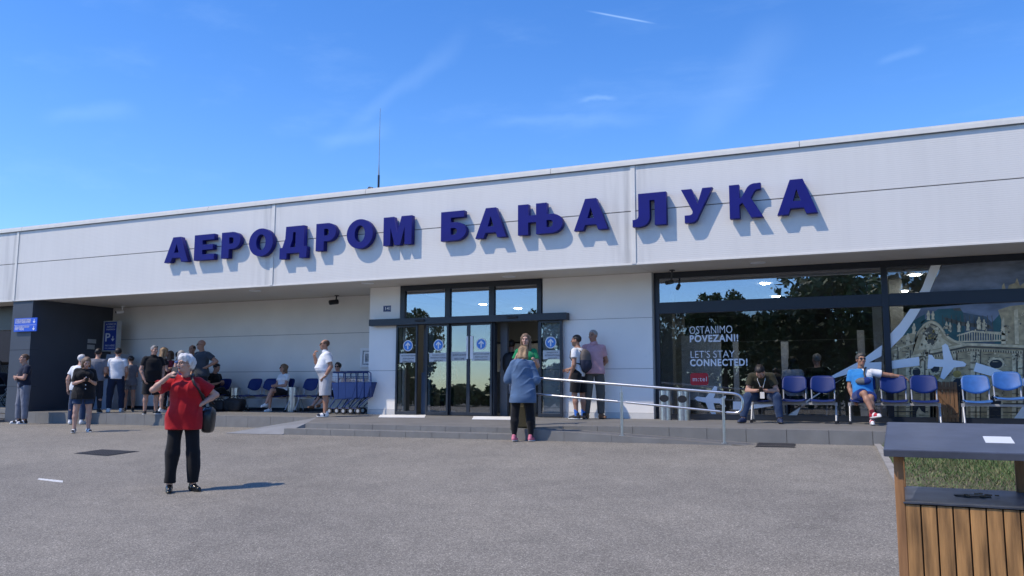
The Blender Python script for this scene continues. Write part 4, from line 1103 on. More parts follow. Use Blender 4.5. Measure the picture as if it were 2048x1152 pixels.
def paint(px, name, label, cat, dz=.004):
    c = [on_ground(*q) for q in px]; f = MB(); f.prism([q+np.array((0, 0, .001)) for q in c], (0, 0, dz)); return tag(f.build(name, mat('road paint', (.62, .62, .60), .8, var=.3, scale=25)), label, cat)
paint([(75, 959.5), (125, 965.5), (126, 962), (78, 957)], 'paint_dash', 'short white paint dash on the asphalt at the left', 'road marking')
for px, lb in ((((757, 834.5), (849, 835.5), (852, 832), (760, 831.5)), 'white strip on the platform before the left doors'), (((944, 838.3), (1060, 840), (1058, 836), (947, 834.7)), 'white strip on the platform before the open doorway')):
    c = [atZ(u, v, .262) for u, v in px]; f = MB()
    f.prism([(q[0], q[1], plat_z(q[0], q[1])+.003) for q in c], (0, 0, .006))  # thin flat white strip following the slope of the platform
    tag(f.build('white_strip', mat('white strip', (.82, .82, .80), .5)), lb, 'mat')

# ------------------------------------------------------------------ wooden litter bin in the foreground
zt = .335
fl = atZ(1806.5, 1003, zt); bl = atZ(1806, 972, zt); brr = atZ(2030, 985, zt)
frr = atZ(2048, 1018.5, zt)
e1 = (frr-fl); e1 /= np.linalg.norm(e1); e2 = (bl-fl); D_ = float(np.linalg.norm(e2)); e2 /= D_
a_ = .1*math.atan2(e1[1], e1[0])+.9*(math.atan2(e2[1], e2[0])-math.pi/2)
ex = np.array([math.cos(a_), math.sin(a_), 0]); W_ = float(np.linalg.norm(brr-bl))+.03
yawb = math.atan2(ex[1], ex[0]); gb = gz(fl[0], fl[1])
wb = thing('litter_bin', (fl[0], fl[1], gb), 'wooden slatted litter bin with a grey sheet metal roof', 'litter bin', yawb)
Ht = zt-gb
M_wood = mat('weathered larch', (.35, .185, .068), .62, var=.75, scale=3.0, stretch=(9, 9, .8), bump=.25, bscale=40, detail=9)
M_wood2 = mat('grey weathered post', (.31, .155, .065), .75, var=.45, scale=3.5, stretch=(8, 8, .6), bump=.25, bscale=40, detail=9)
M_sheet = mat('blue grey sheet', (.078, .088, .118), .36, .25, var=.28, scale=7, detail=8)
M_sheetd = mat('dirty steel top', (.10, .115, .15), .38, .5, var=.55, scale=6, detail=9)
pw = .0725
f = MB(); n = int(W_/pw)-1
rs = random.Random(3)
for i in range(n+1):
    x = .01+i*pw; hh = Ht-.012-rs.uniform(0, .004)
    f.box(x, x+pw-.0065, 0, .02, .04, hh)
for i in range(9):
    y = .05+i*pw
    if y+pw < D_: f.box(-.022, .008, y, y+pw-.0105, .04, Ht-.015)
f.build('slats', M_wood, wb, bevel=.003)
f = MB(); f.box(.012, W_-.01, .022, D_, .03, Ht-.02); f.build('liner', M_black, wb)
f = MB(); f.box(.0, W_+.02, -.008, D_+.01, Ht-.008, Ht)
f.cur = 1
f.disc((.33, D_*.52, Ht+.0005), .085, .003); f.box(.25, .42, D_*.5-.03, D_*.5+.035, Ht+.004, Ht+.007)
f.cur = 2
for k in range(9):
    x, y = .24+rs.uniform(0, .2), D_*.52+rs.uniform(-.07, .07); f.box(x, x+.02, y, y+.008, Ht+.007, Ht+.014)
f.build('top_plate', [M_sheetd, M_black, mat('stubs', (.25, .16, .10), .8, var=.4)], wb)
Hr = atZ(1764, 868, .64)[2]-gb
zf_, zb_ = .595-gb, .70-gb
for (x, y) in ((-.036, .0), (-.036, D_-.045), (W_-.03, D_-.045), (W_-.03, .0)):
    f = MB(); f.box(x, x+.045, y, y+.045, 0, zf_-.03+(zb_-zf_)*(y/D_)); f.build('post', M_wood2, wb, bevel=.004)
f = MB()
def rp(x, y, dz): return (x, y, zf_+(zb_-zf_)*(y+.05)/(D_+.1)+dz)
x0, x1, y0, y1 = -.075, W_+.12, -.06, D_+.07
f.hexa([rp(x0, y0, -.0), rp(x1, y0, -.0), rp(x1, y1, -.0), rp(x0, y1, -.0)], [rp(x0, y0, .006), rp(x1, y0, .006), rp(x1, y1, .006), rp(x0, y1, .006)])
f.hexa([rp(x0, y0-.004, -.03), rp(x1, y0-.004, -.03), rp(x1, y0, -.03), rp(x0, y0, -.03)], [rp(x0, y0-.004, .004), rp(x1, y0-.004, .004), rp(x1, y0, .004), rp(x0, y0, .004)])
f.hexa([rp(x0-.004, y0, -.03), rp(x0, y0, -.03), rp(x0, y1, -.03), rp(x0-.004, y1, -.03)], [rp(x0-.004, y0, .004), rp(x0, y0, .004), rp(x0, y1, .004), rp(x0-.004, y1, .004)])
rf = f.build('roof', M_sheet, wb, bevel=.002)
f = MB(); sx_, sy_ = .40, .20
f.hexa([rp(sx_, sy_, .0065), rp(sx_+.13, sy_, .0065), rp(sx_+.13, sy_+.19, .0065), rp(sx_, sy_+.19, .0065)], [rp(sx_, sy_, .0085), rp(sx_+.13, sy_, .0085), rp(sx_+.13, sy_+.19, .0085), rp(sx_, sy_+.19, .0085)])
f.build('sticker', mat('white sticker', (.72, .74, .74), .4, var=.03), rf)

# ------------------------------------------------------------------ lawn, kerb edging
k0 = on_ground(1762, 902); k1 = on_ground(1785, 946); kd = (k1-k0)/(k1[1]-k0[1])
def kx(y): return k0[0]+kd[0]*(y-k0[1])
f = MB(); yy = np.linspace(2.5, 14.35, 14)
for a, b_ in zip(yy, yy[1:]):
    f.face([(kx(a)+.05, a, gz(kx(a), a)+.02), (9, a, gz(9, a)+.02), (9, b_, gz(9, b_)+.02), (kx(b_)+.05, b_, gz(kx(b_), b_)+.02)])
M_soil = mat('lawn soil', (.095, .085, .045), .95, var=.5, scale=5, bump=.5, bscale=50, detail=9)
tag(f.build('lawn', M_soil), kind='structure')
f = MB()
for a in np.arange(2.5, 14.3, .8):
    b_ = a+.79
    f.hexa([(kx(a)-.04, a, gz(kx(a), a)-.05), (kx(a)+.05, a, gz(kx(a), a)-.05), (kx(b_)+.05, b_, gz(kx(b_), b_)-.05), (kx(b_)-.04, b_, gz(kx(b_), b_)-.05)], [(kx(a)-.04, a, gz(kx(a), a)+.03), (kx(a)+.05, a, gz(kx(a), a)+.03), (kx(b_)+.05, b_, gz(kx(b_), b_)+.03), (kx(b_)-.04, b_, gz(kx(b_), b_)+.03)])
tag(f.build('lawn_kerb', mat('edging stone', (.30, .28, .25), .85, var=.2, bump=.3)), kind='structure')
rng = np.random.default_rng(7)
n = 52000
y = 5.0+9.1*rng.random(n)**.8; x = np.array([kx(b_) for b_ in y])+.06+rng.random(n)*4.2
dens = np.sin(x*2.1)+np.sin(y*1.7+x)+rng.normal(0, .8, n); keep = (dens > -.75) & ((y < 13.5) | (rng.random(n) < .25)); x, y = x[keep], y[keep]; n = len(x)
z = np.array([gz(a, b_) for a, b_ in zip(x, y)])+.015
h = rng.uniform(.025, .075, n)*(1+.5*np.sin(x*1.3+y)); an = rng.random(n)*6.28; ln = rng.normal(0, .6, (n, 2))*h[:, None]
wv = np.stack([np.cos(an), np.sin(an)], 1)*rng.uniform(.004, .008, n)[:, None]
V = np.zeros((n, 3, 3)); V[:, 0, :2] = np.stack([x, y], 1)-wv; V[:, 1, :2] = np.stack([x, y], 1)+wv; V[:, 2, :2] = np.stack([x, y], 1)+ln
V[:, 0, 2] = V[:, 1, 2] = z; V[:, 2, 2] = z+h
me = bpy.data.meshes.new('grass'); me.from_pydata(V.reshape(-1, 3).tolist(), [], np.arange(n*3).reshape(-1, 3).tolist())
mi = (rng.random(n) < .28).astype(int); me.polygons.foreach_set('material_index', mi)
tag(link('grass', me, None, [mat('grass blade', (.085, .145, .035), .6, var=.5, scale=1.5), mat('dry grass blade', (.22, .20, .09), .7, var=.3)]), kind='stuff')

# ------------------------------------------------------------------ beyond the pillar on the left
f = MB(); f.box(-60, XP0-.05, 17.2, 17.5, ZS-.75, ZS-.02)
tag(f.build('canopy', M_dark), 'dark canopy edge beyond the grey pillar', 'canopy')
t = thing('service_building', (-30, 30, 0), 'dark service building behind the fence at the far left', 'building')
f = MB(); f.box(-30, 6.0, 0, 12, 2.3, 5.0); f.box(-30, 6, 6, 12, 0, 2.3); f.build('wall', mat('dark shed', (.012, .014, .02), .8), t)
f = MB(); f.tube([(-2, -4, 4.4), (3.5, -.3, 3.1)], .12, 6); f.tube([(-6, -.2, 2.75), (6, -.2, 2.75)], .05, 6); f.build('roof_beam', M_grey, t)
t = thing('mesh_fence', (-31, 20.5, 0), 'wire mesh fence with grey posts left of the dark pillar', 'fence')
f = MB()
for k in range(5):
    f.tube([(k*1.6, 0, 0), (k*1.6, 0, 1.85), (k*1.6-.3, -.3, 2.25)], .03, 6)
f.tube([(-1, 0, 1.72), (7.5, 0, 1.72)], .018, 6); f.tube([(-1, 0, 1.15), (7.5, 0, 1.15)], .018, 6)
f.build('post', M_dark, t)
f = MB()
for k in range(70):
    x = -1+k*.13; f.tube([(x, 0, .2), (x+1.5, 0, 1.7)], .006, 4, False); f.tube([(x+1.5, 0, .2), (x, 0, 1.7)], .006, 4, False)
f.build('mesh', M_grey, t)
f = MB()
for k in range(3): f.box(-40, XP0-.02, 16.0+.3*k, 19, -.1+.14*k, .02+.14*k)
tag(f.build('side_steps', M_kerb), kind='structure')
c = atY(6, 770, 18.6)
t = thing('baby_stroller', (c[0], 18.6, .30), 'dark hooded baby stroller at the far left edge beyond the pillar', 'stroller')
V, F = [], []
for i in range(9):
    for k in range(9):
        a2, b2 = math.pi*i/8, math.pi*k/8*.62
        V.append((-.28*math.sin(a2)*0+.30*math.cos(a2)*0+.26*math.cos(a2), .42*math.cos(b2)*math.sin(a2)-.1, .70+.42*math.sin(a2)*math.sin(b2+.15)))
for i in range(8):
    for k in range(8): F.append((i*9+k, i*9+k+1, (i+1)*9+k+1, (i+1)*9+k))
o = link('hood', make_me('hood', V, F), t, [cloth('stroller', (.012, .015, .03))]); md = o.modifiers.new('solid', 'SOLIDIFY'); md.thickness = .012
f = MB(); f.hexa([(-.22, -.4, .38), (.22, -.4, .38), (.22, .3, .42), (-.22, .3, .42)], [(-.25, -.5, .66), (.25, -.5, .66), (.25, .32, .72), (-.25, .32, .72)]); f.build('basket', cloth('stroller', (.012, .015, .03)), t, bevel=.03)
f = MB()
for sx in (-.25, .25): f.tube([(sx, .35, .15), (sx, -.1, .55), (sx, .62, 1.02)], .013, 6); f.tube([(sx, -.42, .13), (sx, .1, .6)], .013, 6)
f.tube([(-.25, .62, 1.02), (.25, .62, 1.02)], .016, 6); f.build('frame', M_grey, t)
for sx in (-.27, .27):
    for yy, r in ((.35, .15), (-.42, .12)):
        f = MB(); pts = [(sx, yy+r*math.cos(k*.3927), r+.01+r*math.sin(k*.3927)) for k in range(17)]; f.tube(pts, .018, 6, False)
        for k in range(6): f.tube([(sx, yy, r+.01), (sx, yy+r*math.cos(k*1.047), r+.01+r*math.sin(k*1.047))], .004, 4)
        f.build('wheel', M_rubber, t)

# ------------------------------------------------------------------ trees behind the photographer, seen mirrored in the glass
M_bark = mat('bark', (.09, .065, .045), .9, var=.35, scale=6, bump=.6, bscale=25, stretch=(3, 3, .6))
M_leaf = [mat('leaf a', (.045, .085, .022), .6, var=.5, scale=.9), mat('leaf b', (.075, .12, .03), .6, var=.4, scale=.9)]
def tree_meshes(seed, n=7600):
    r = np.random.default_rng(seed)
    K = 34
    cc = r.normal(0, 1, (K, 3)); cc /= np.linalg.norm(cc, axis=1)[:, None]; cc *= r.uniform(.25, .95, K)[:, None]**.6
    cc[:, 2] = cc[:, 2]*.85+.1; cr = r.uniform(.16, .33, K)
    idx = r.integers(0, K, n); d = r.normal(0, 1, (n, 3)); d /= np.linalg.norm(d, axis=1)[:, None]
    p_ = cc[idx]+d*(cr[idx]*r.random(n)**.35)[:, None]
    ax = r.normal(0, 1, (n, 3)); ax /= np.linalg.norm(ax, axis=1)[:, None]; bx = np.cross(ax, r.normal(0, 1, (n, 3))); bx /= np.linalg.norm(bx, axis=1)[:, None]
    s_ = r.uniform(.020, .045, n)[:, None]
    V = np.stack([p_-ax*s_*1.5, p_+bx*s_*.8, p_+ax*s_*1.5, p_-bx*s_*.8], 1).reshape(-1, 3)
    me = bpy.data.meshes.new('crown'); me.from_pydata(V.tolist(), [], np.arange(4*n).reshape(-1, 4).tolist())
    me.polygons.foreach_set('material_index', (r.random(n) < .4).astype(int))
    for m in M_leaf: me.materials.append(m)
    f = MB(); f.tube([(0, 0, -2.0), (.03, 0, -1.2), (0, .02, -.5), (.02, 0, .2)], .11, 9, r2=.03)
    for k in range(12):
        c_ = cc[k]; f.tube([(0, 0, -.9+.07*k), tuple(c_*.5+np.array((0, 0, -.12))), tuple(c_)], .035, 6, r2=.008)
    o = f.build('trunk', M_bark); tm = o.data; bpy.data.objects.remove(o)
    return me, tm
TM = [tree_meshes(s_) for s_ in (1, 2, 3)]
def mirror_at(u, v, D):
    """world point that the glass shows at pixel (u,v), D metres of depth away along the mirrored ray"""
    d = ray(u, v); d = d/d[1]; return d[0]*D, 2*YG-D, CAM_Z+d[2]*D
tr_spec = [(1448, 574, 52, 2.3, 0, 'round bushy tree behind the forecourt, mirrored above the window lettering'),
           (1690, 500, 50, 5.2, 1, 'largest dense tree behind the forecourt, mirrored above the seats'),
           (1845, 548, 48, 3.9, 2, 'pointed tree behind the forecourt, mirrored beside the white swoosh'),
           (1330, 606, 58, 2.6, 0, 'low tree behind the forecourt, mirrored at the glazing corner'),
           (822, 610, 62, 3.0, 1, 'tree behind the forecourt, mirrored in the left transom'),
           (1990, 560, 46, 4.5, 0, 'broad tree behind the forecourt, mirrored behind the mural'),
           (1565, 600, 60, 3.2, 2, 'half hidden tree behind the forecourt, mirrored above the navy seats'),
           (720, 640, 66, 3.4, 2, 'far left tree behind the forecourt'),
           (1085, 605, 64, 2.4, 0, 'small tree behind the forecourt, mirrored at the transom corner')]
for u, v, D, rw, k, lb in tr_spec:
    x, y, ztop = mirror_at(u, v, D)
    g0 = gz(x, y); hc = (ztop-g0); rz_ = min(rw*1.15, hc*.46)
    t = thing('tree', (x, y, g0), lb, 'tree', u*.7, 'trees behind the forecourt')
    cz = hc-rz_*1.0
    o = bpy.data.objects.new('crown', TM[k][0]); COL.objects.link(o); o.parent = t; o.location = (0, 0, cz); o.scale = (rw, rw, rz_)
    o = bpy.data.objects.new('trunk', TM[k][1]); COL.objects.link(o); o.parent = t; o.location = (0, 0, cz); o.scale = (rw*.7, rw*.7, cz/2.0)
# hedge bank further back keeps the mirrored horizon dark
r = np.random.default_rng(5); n = 46000
x = r.uniform(-70, 40, n); hh = 2.6+5.0*np.clip((x+22)/12, 0, 1)+1.2*np.sin(x*.35)+.7*np.sin(x*1.1+2); z = gz(0, 0)+hh*r.random(n)**.7; y = -44+r.normal(0, .8, n)
p_ = np.stack([x, y, z], 1); ax = r.normal(0, 1, (n, 3)); ax /= np.linalg.norm(ax, axis=1)[:, None]; bx = np.cross(ax, r.normal(0, 1, (n, 3))); bx /= np.linalg.norm(bx, axis=1)[:, None]; s_ = r.uniform(.12, .26, n)[:, None]
V = np.stack([p_-ax*s_*1.4, p_+bx*s_, p_+ax*s_*1.4, p_-bx*s_], 1).reshape(-1, 3)
me = bpy.data.meshes.new('hedge'); me.from_pydata(V.tolist(), [], np.arange(4*n).reshape(-1, 4).tolist()); me.polygons.foreach_set('material_index', (r.random(n) < .4).astype(int))
tag(link('hedge', me, None, M_leaf), 'long hedge behind the forecourt, seen only mirrored in the glass', 'hedge')

# ------------------------------------------------------------------ people: smooth bodies grown from blended volumes
class Fld:
    """scalar field on a regular grid; primitives are blended in and the zero surface is meshed"""
    def __init__(s, lo, hi, h):
        s.lo = np.array(lo, float); s.h = h; s.n = np.maximum(4, np.ceil((np.array(hi)-s.lo)/h).astype(int)+1)
        s.F = np.full(tuple(s.n), 1.0, np.float32)
    def sub(s, lo, hi):
        i0 = np.clip(np.floor((np.array(lo)-s.lo)/s.h).astype(int), 0, s.n); i1 = np.clip(np.ceil((np.array(hi)-s.lo)/s.h).astype(int)+1, 0, s.n)
        if np.any(i1 <= i0): return None
        ax = [s.lo[k]+s.h*np.arange(i0[k], i1[k]) for k in range(3)]
        P_ = np.stack(np.meshgrid(*ax, indexing='ij'), -1)
        return tuple(slice(i0[k], i1[k]) for k in range(3)), P_
    def add(s, fn, lo, hi, k=.02):
        pad = k+3*s.h+.02
        q = s.sub(np.array(lo)-pad, np.array(hi)+pad)
        if q is None: return
        sl, P_ = q; d = fn(P_); a = s.F[sl]
        h = np.clip(.5+.5*(a-d)/k, 0, 1); s.F[sl] = a*(1-h)+d*h-k*h*(1-h)
    def cut(s, fn, k=.004):
        """remove everything where fn < 0"""
        sl, P_ = s.sub(s.lo, s.lo+s.h*s.n); d = -fn(P_); a = s.F
        h = np.clip(.5-.5*(a-d)/k, 0, 1); s.F = (a*(1-h)+d*h+k*h*(1-h)).astype(np.float32)
    def warp(s, amp, seed, fr=14.0, stretch=(1, 1, 1)):
        r = np.random.default_rng(seed); sl, P_ = s.sub(s.lo, s.lo+s.h*s.n); w_ = np.zeros(s.F.shape, np.float32)
        for _ in range(6):
            kv = r.normal(0, 1, 3)*np.array(stretch); kv = kv/np.linalg.norm(kv)*fr*r.uniform(.6, 1.9)
            w_ += np.sin(P_@kv+r.uniform(0, 6.28))
        s.F += amp*w_/2.4
        kv = r.normal(0, 1, 3)*np.array((1, 1, .8)); kv = kv/np.linalg.norm(kv)*fr*1.6; k2 = r.normal(0, 1, 3); k2 = k2/np.linalg.norm(k2)*fr*.7
        rg = 1-np.abs(np.sin(P_@kv+1.3*np.sin(P_@k2)))
        s.F -= amp*1.1*(rg**3)*(.5+.5*np.sin(P_@k2+1))
    def mesh(s):
        F = s.F; F[0] = F[-1] = 1; F[:, 0] = F[:, -1] = 1; F[:, :, 0] = F[:, :, -1] = 1
        S = F < 0; nx, ny, nz = F.shape
        C = [S[i:nx-1+i, j:ny-1+j, k:nz-1+k] for i in (0, 1) for j in (0, 1) for k in (0, 1)]
        cnt = np.sum(np.stack(C), 0); act = (cnt > 0) & (cnt < 8)
        I = np.argwhere(act); idx = -np.ones(act.shape, int); idx[act] = np.arange(len(I))
        val = {(i, j, k): F[I[:, 0]+i, I[:, 1]+j, I[:, 2]+k] for i in (0, 1) for j in (0, 1) for k in (0, 1)}
        acc = np.zeros((len(I), 3)); num = np.zeros(len(I))
        for a in val:
            for ax in range(3):
                if a[ax] == 1: continue
                b_ = list(a); b_[ax] = 1; b_ = tuple(b_)
                fa, fb = val[a], val[b_]; cr = (fa < 0) != (fb < 0)
                t = np.where(cr, fa/(fa-fb+1e-12), 0); pt = np.tile(np.array(a, float), (len(I), 1)); pt[:, ax] += t
                acc += pt*cr[:, None]; num += cr
        V = s.lo+s.h*(I+acc/np.maximum(num, 1)[:, None])
        Q = []
        for ax in range(3):
            o1, o2 = [(1, 2), (2, 0), (0, 1)][ax]
            A = [slice(None)]*3; B = [slice(None)]*3; A[ax] = slice(0, -1); B[ax] = slice(1, None)
            sa, sb = S[tuple(A)], S[tuple(B)]; E = np.argwhere(sa != sb)
            E = E[(E[:, o1] > 0) & (E[:, o2] > 0) & (E[:, o1] < F.shape[o1]-1) & (E[:, o2] < F.shape[o2]-1)]
            def g(d1, d2):
                e = E.copy(); e[:, o1] -= d1; e[:, o2] -= d2; return idx[e[:, 0], e[:, 1], e[:, 2]]
            q = np.stack([g(1, 1), g(0, 1), g(0, 0), g(1, 0)], 1); fl_ = sb[E[:, 0], E[:, 1], E[:, 2]]
            q[fl_] = q[fl_][:, ::-1]
            Q.append(q)
        Q = np.concatenate(Q); Q = Q[(Q >= 0).all(1)]
        return V, Q
def relax(V, Q, n=1, k=.5):
    for _ in range(n):
        s_ = np.zeros_like(V); c_ = np.zeros(len(V))
        for i in range(4):
            a, b_ = Q[:, i], Q[:, (i+1) % 4]
            np.add.at(s_, a, V[b_]); np.add.at(c_, a, 1)
        V = V*(1-k)+k*s_/np.maximum(c_, 1)[:, None]
    return V
def cap(a, b_, ra, rb):
    a = np.array(a, float); b_ = np.array(b_, float); ab = b_-a; L2 = max(ab@ab, 1e-9)
    def fn(P_):
        t = np.clip(((P_-a)@ab)/L2, 0, 1); return np.linalg.norm(P_-a-t[..., None]*ab, axis=-1)-(ra+(rb-ra)*t)
    m = max(ra, rb)
    return fn, np.minimum(a, b_)-m, np.maximum(a, b_)+m
def ell(c, r, R=None):
    c = np.array(c, float); r = np.array(r, float)
    def fn(P_):
        q = P_-c
        if R is not None: q = q@R
        k0 = np.linalg.norm(q/r, axis=-1); k1 = np.linalg.norm(q/(r*r), axis=-1)
        return k0*(k0-1)/(k1+1e-9)
    m = r.max(); return fn, c-m, c+m
def unit(v):
    v = np.array(v, float); return v/np.linalg.norm(v)
def to_mesh(name, VQ, m, parent, idx_fn=None):
    V, Q = VQ
    me = bpy.data.meshes.new(name)
    me.vertices.add(len(V)); me.vertices.foreach_set('co', V.astype(np.float32).ravel())
    me.loops.add(len(Q)*4); me.loops.foreach_set('vertex_index', Q.astype(np.int32).ravel())
    me.polygons.add(len(Q)); me.polygons.foreach_set('loop_start', np.arange(0, len(Q)*4, 4, dtype=np.int32))
    me.polygons.foreach_set('use_smooth', np.ones(len(Q), bool))
    ms = m if isinstance(m, list) else [m]
    o = link(name, me, parent, ms)
    if idx_fn is not None:
        me.polygons.foreach_set('material_index', idx_fn(V[Q].mean(1)).astype(np.int32))
    me.update(calc_edges=True); me.validate()
    return o

def skin(name, c): 
    if 'skin '+name in _mats: return _mats['skin '+name]
    m = mat('skin '+name, c, .5, var=.09, scale=14, bump=.05, bscale=200, spec=.4)
    b = m.node_tree.nodes['Principled BSDF']; b.inputs['Subsurface Weight'].default_value = .0
    return m
SK = {'fair': skin('fair', (.52, .31, .23)), 'tan': skin('tan', (.36, .19, .125)), 'mid': skin('mid', (.44, .25, .18)), 'brown': skin('brown', (.28, .145, .09))}
M_lip = mat('lip', (.30, .10, .085), .4); M_eye = mat('eye', (.05, .04, .035), .2); M_brow = mat('brow', (.07, .05, .035), .8)
M_lens = mat('dark lens', (.006, .006, .007), .08); M_shoe_sole = mat('white sole', (.68, .68, .66), .6)
def hairm(n, c): return mat('hair '+n, c, .55, var=.35, scale=30, bump=.5, bscale=90, stretch=(1, 1, .35))
HAIR = {'salt': hairm('salt', (.07, .066, .062)), 'white': hairm('white', (.62, .61, .60)), 'grey': hairm('grey', (.30, .29, .28)), 'dark': hairm('dark', (.016, .012, .010)), 'brown': hairm('brown', (.085, .045, .025)), 'blonde': hairm('blonde', (.30, .19, .095)), 'mouse': hairm('mouse', (.17, .105, .06)), 'stubble': hairm('stubble', (.13, .085, .06))}

def person(label, foot, facing, H=1.72, fem=False, girth=1.0, belly=0.0, torso=(0, 0, 1), bend=0.0, head=(0, 0), arms=None, legs=None, skin_='fair', hair=('short', 'dark'),
           top=None, bottom=None, shoes=None, seat=None, glasses=None, hres=.011, headres=.0055, neckfwd=.03, beard=False, group=None, hands=('relaxed', 'relaxed'), cat='person', foot_pitch=None):
    """one continuous body; clothes, hair and shoes are its children. Local axes: left, front, up -> (x, -y, z)."""
    s = H/1.75
    T = lambda v: np.array([v[0], -v[1], v[2]], float)
    up = unit(T(torso)); fr0 = T((0, 1, 0)); rt = unit(np.cross(up, fr0))      # rt: local +x side check below
    lf = unit(np.cross(fr0, up)); lf = lf if lf[0] > 0 else -lf
    fr = unit(np.cross(lf, up)); fr = fr if fr@fr0 > 0 else -fr
    Lt = .515*s; sw = (.146 if fem else .168)*s*(.66+.34*girth); hw = .088*s*(.66+.34*girth)
    pel = np.zeros(3)
    neck = pel+up*Lt+fr*bend*0
    def spine(t): return pel+up*Lt*t+fr*bend*4*t*(1-t)*-1.0
    shL = spine(.868)+lf*sw; shR = spine(.868)-lf*sw
    legs = legs or {}
    def leg(side, sg):
        hip = pel+T((sg*hw, 0, -.03*s)); th = unit(T(legs.get('th'+side, (sg*.06, 0, -1)))); sh = unit(T(legs.get('sh'+side, (sg*.02, -.03, -1))))
        kn = hip+th*.425*s; an = kn+sh*.405*s; return hip, kn, an
    hipL, knL, anL = leg('L', 1); hipR, knR, anR = leg('R', -1)
    arms = arms or {}
    def arm(side, sh_, sg):
        ua = unit(T(arms.get('ua'+side, (sg*.16, .02, -1)))); fa = unit(T(arms.get('fa'+side, (sg*.05, .15, -1))))
        el = sh_+ua*.285*s; wr = el+fa*.250*s; return el, wr, unit(T(arms.get('hd'+side, tuple((fa*np.array([1, -1, 1]))))))
    elL, wrL, hdL = arm('L', shL, 1); elR, wrR, hdR = arm('R', shR, -1)
    ah = .082*s
    low = min(anL[2], anR[2])-ah
    shift = np.array([0, 0, -low])
    if seat is not None: shift = np.array([0, 0, seat-(pel[2]-.105*s)])
    # everything is offset so that the soles touch the support; x,y origin below the pelvis (or between the feet)
    mid = (anL+anR)/2 if seat is None else pel
    shift[:2] -= mid[:2]
    pts = dict(pel=pel, neck=neck, shL=shL, shR=shR, hipL=hipL, knL=knL, anL=anL, hipR=hipR, knR=knR, anR=anR, elL=elL, wrL=wrL, elR=elR, wrR=wrR)
    for k_ in pts: pts[k_] = pts[k_]+shift
    pel, neck, shL, shR, hipL, knL, anL, hipR, knR, anR, elL, wrL, elR, wrR = [pts[k_] for k_ in ('pel', 'neck', 'shL', 'shR', 'hipL', 'knL', 'anL', 'hipR', 'knR', 'anR', 'elL', 'wrL', 'elR', 'wrR')]
    def spine(t): return pel+up*Lt*t-fr*bend*4*t*(1-t)
    # head frame
    hy, hp = rad(head[0]), rad(head[1])
    hup = unit(up*.35+np.array([0, 0, 1])*.65) if hp > -60 else up
    hf = fr0*math.cos(hy)+T((1, 0, 0))*math.sin(hy)
    hf = unit(hf-hup*(hf@hup)); hl = unit(np.cross(hup, -hf)); hl = hl if hl@(T((math.cos(hy), -math.sin(hy), 0))) > 0 else -hl
    hf2 = hf*math.cos(hp)+hup*math.sin(hp); hup2 = hup*math.cos(hp)-hf*math.sin(hp)
    HR = np.stack([hl, hf2, hup2], 1)
    hs = s*1.0
    hb = neck+unit(up*.6+np.array([0, 0, .4]))*.045*s+fr*neckfwd
    hc = hb+hup2*.115*hs+hf2*.018*hs
    Hh = lambda a, b_, c_: hc+HR@(np.array([a, b_, c_])*hs)

    # torso cross sections: t, half width, half depth, front offset
    gw = girth
    if fem: tab = [(-.22, .12, .085, 0), (-.05, .172, .118, 0), (.08, .172, .118, 0), (.30, .142, .098, .005), (.48, .130, .092, .005), (.68, .148, .108, .014), (.82, .142, .094, 0), (.93, .100, .072, -.01), (1.02, .055, .055, -.005)]
    else: tab = [(-.22, .12, .085, 0), (-.05, .160, .110, 0), (.08, .158, .110, 0), (.30, .150, .102, .005), (.48, .150, .104, .006), (.70, .172, .120, .006), (.84, .166, .106, -.004), (.93, .112, .078, -.012), (1.02, .06, .058, -.008)]
    tab = np.array(tab); tt = tab[:, 0]
    tw = tab[:, 1]*s*(1+(gw-1)*np.clip(1.15-abs(tt-.3), .3, 1)); td = tab[:, 2]*s*(1+(gw-1)*np.clip(1.25-abs(tt-.3), .3, 1)*1.25); to = tab[:, 3]*s
    bump = belly*np.exp(-((tt-.30)/.22)**2); td = td+bump*.55; to = to+bump*.5
    def torso_fn(inf=0.0, t0=-.2, t1=1.02, loose=0.0, drop=0.0):
        """loose widens the waist of a garment towards the widest section below the chest"""
        w2, d2, o2 = tw+inf, td+inf, to.copy()
        if loose > 0:
            for i in range(len(tt)):
                if tt[i] < .66: w2[i] = max(w2[i], (1-loose)*w2[i]+loose*(w2[5 if not fem else 5]*1.03)); d2[i] = max(d2[i], (1-loose)*d2[i]+loose*d2[5]*1.03)
        def fn(P_):
            q = P_-pel; t = (q@up)/Lt; tc_ = np.clip(t, tt[0], tt[-1])
            off = -bend*4*np.clip(t, 0, 1)*(1-np.clip(t, 0, 1))
            W = np.interp(t, tt, w2); D = np.interp(t, tt, d2); O = np.interp(t, tt, o2)
            x = q@lf; y = q@fr-off-O
            r_ = (np.abs(x/W)**2.15+np.abs(y/D)**2.15)**(1/2.15)
            d = (r_-1)*np.minimum(W, D)*.95
            return np.maximum(d, np.maximum((t0-t)*Lt, (t-t1)*Lt))
        mm = np.max(w2)+.05+belly
        A = np.array([spine(t0), spine(t1), pel, neck]); return fn, A.min(0)-mm, A.max(0)+mm
    ar = (.047, .039, .037, .026) if fem else (.053, .043, .041, .029)
    ar = [a_*s*(.55+.45*gw) for a_ in ar]
    lr = [.086*s*(.4+.6*gw), .056*s*(.6+.4*gw), .054*s*(.6+.4*gw), .036*s]

    allp = np.array([pel, neck, shL, shR, elL, wrL, elR, wrR, knL, anL, knR, anR, hc])
    root = thing('person', tuple(foot), label, cat, facing, group)
    # ---- body
    B = Fld(allp.min(0)-.2, allp.max(0)+np.array([.2, .2, .25]), hres)
    B.add(*torso_fn(-.008), k=.02)
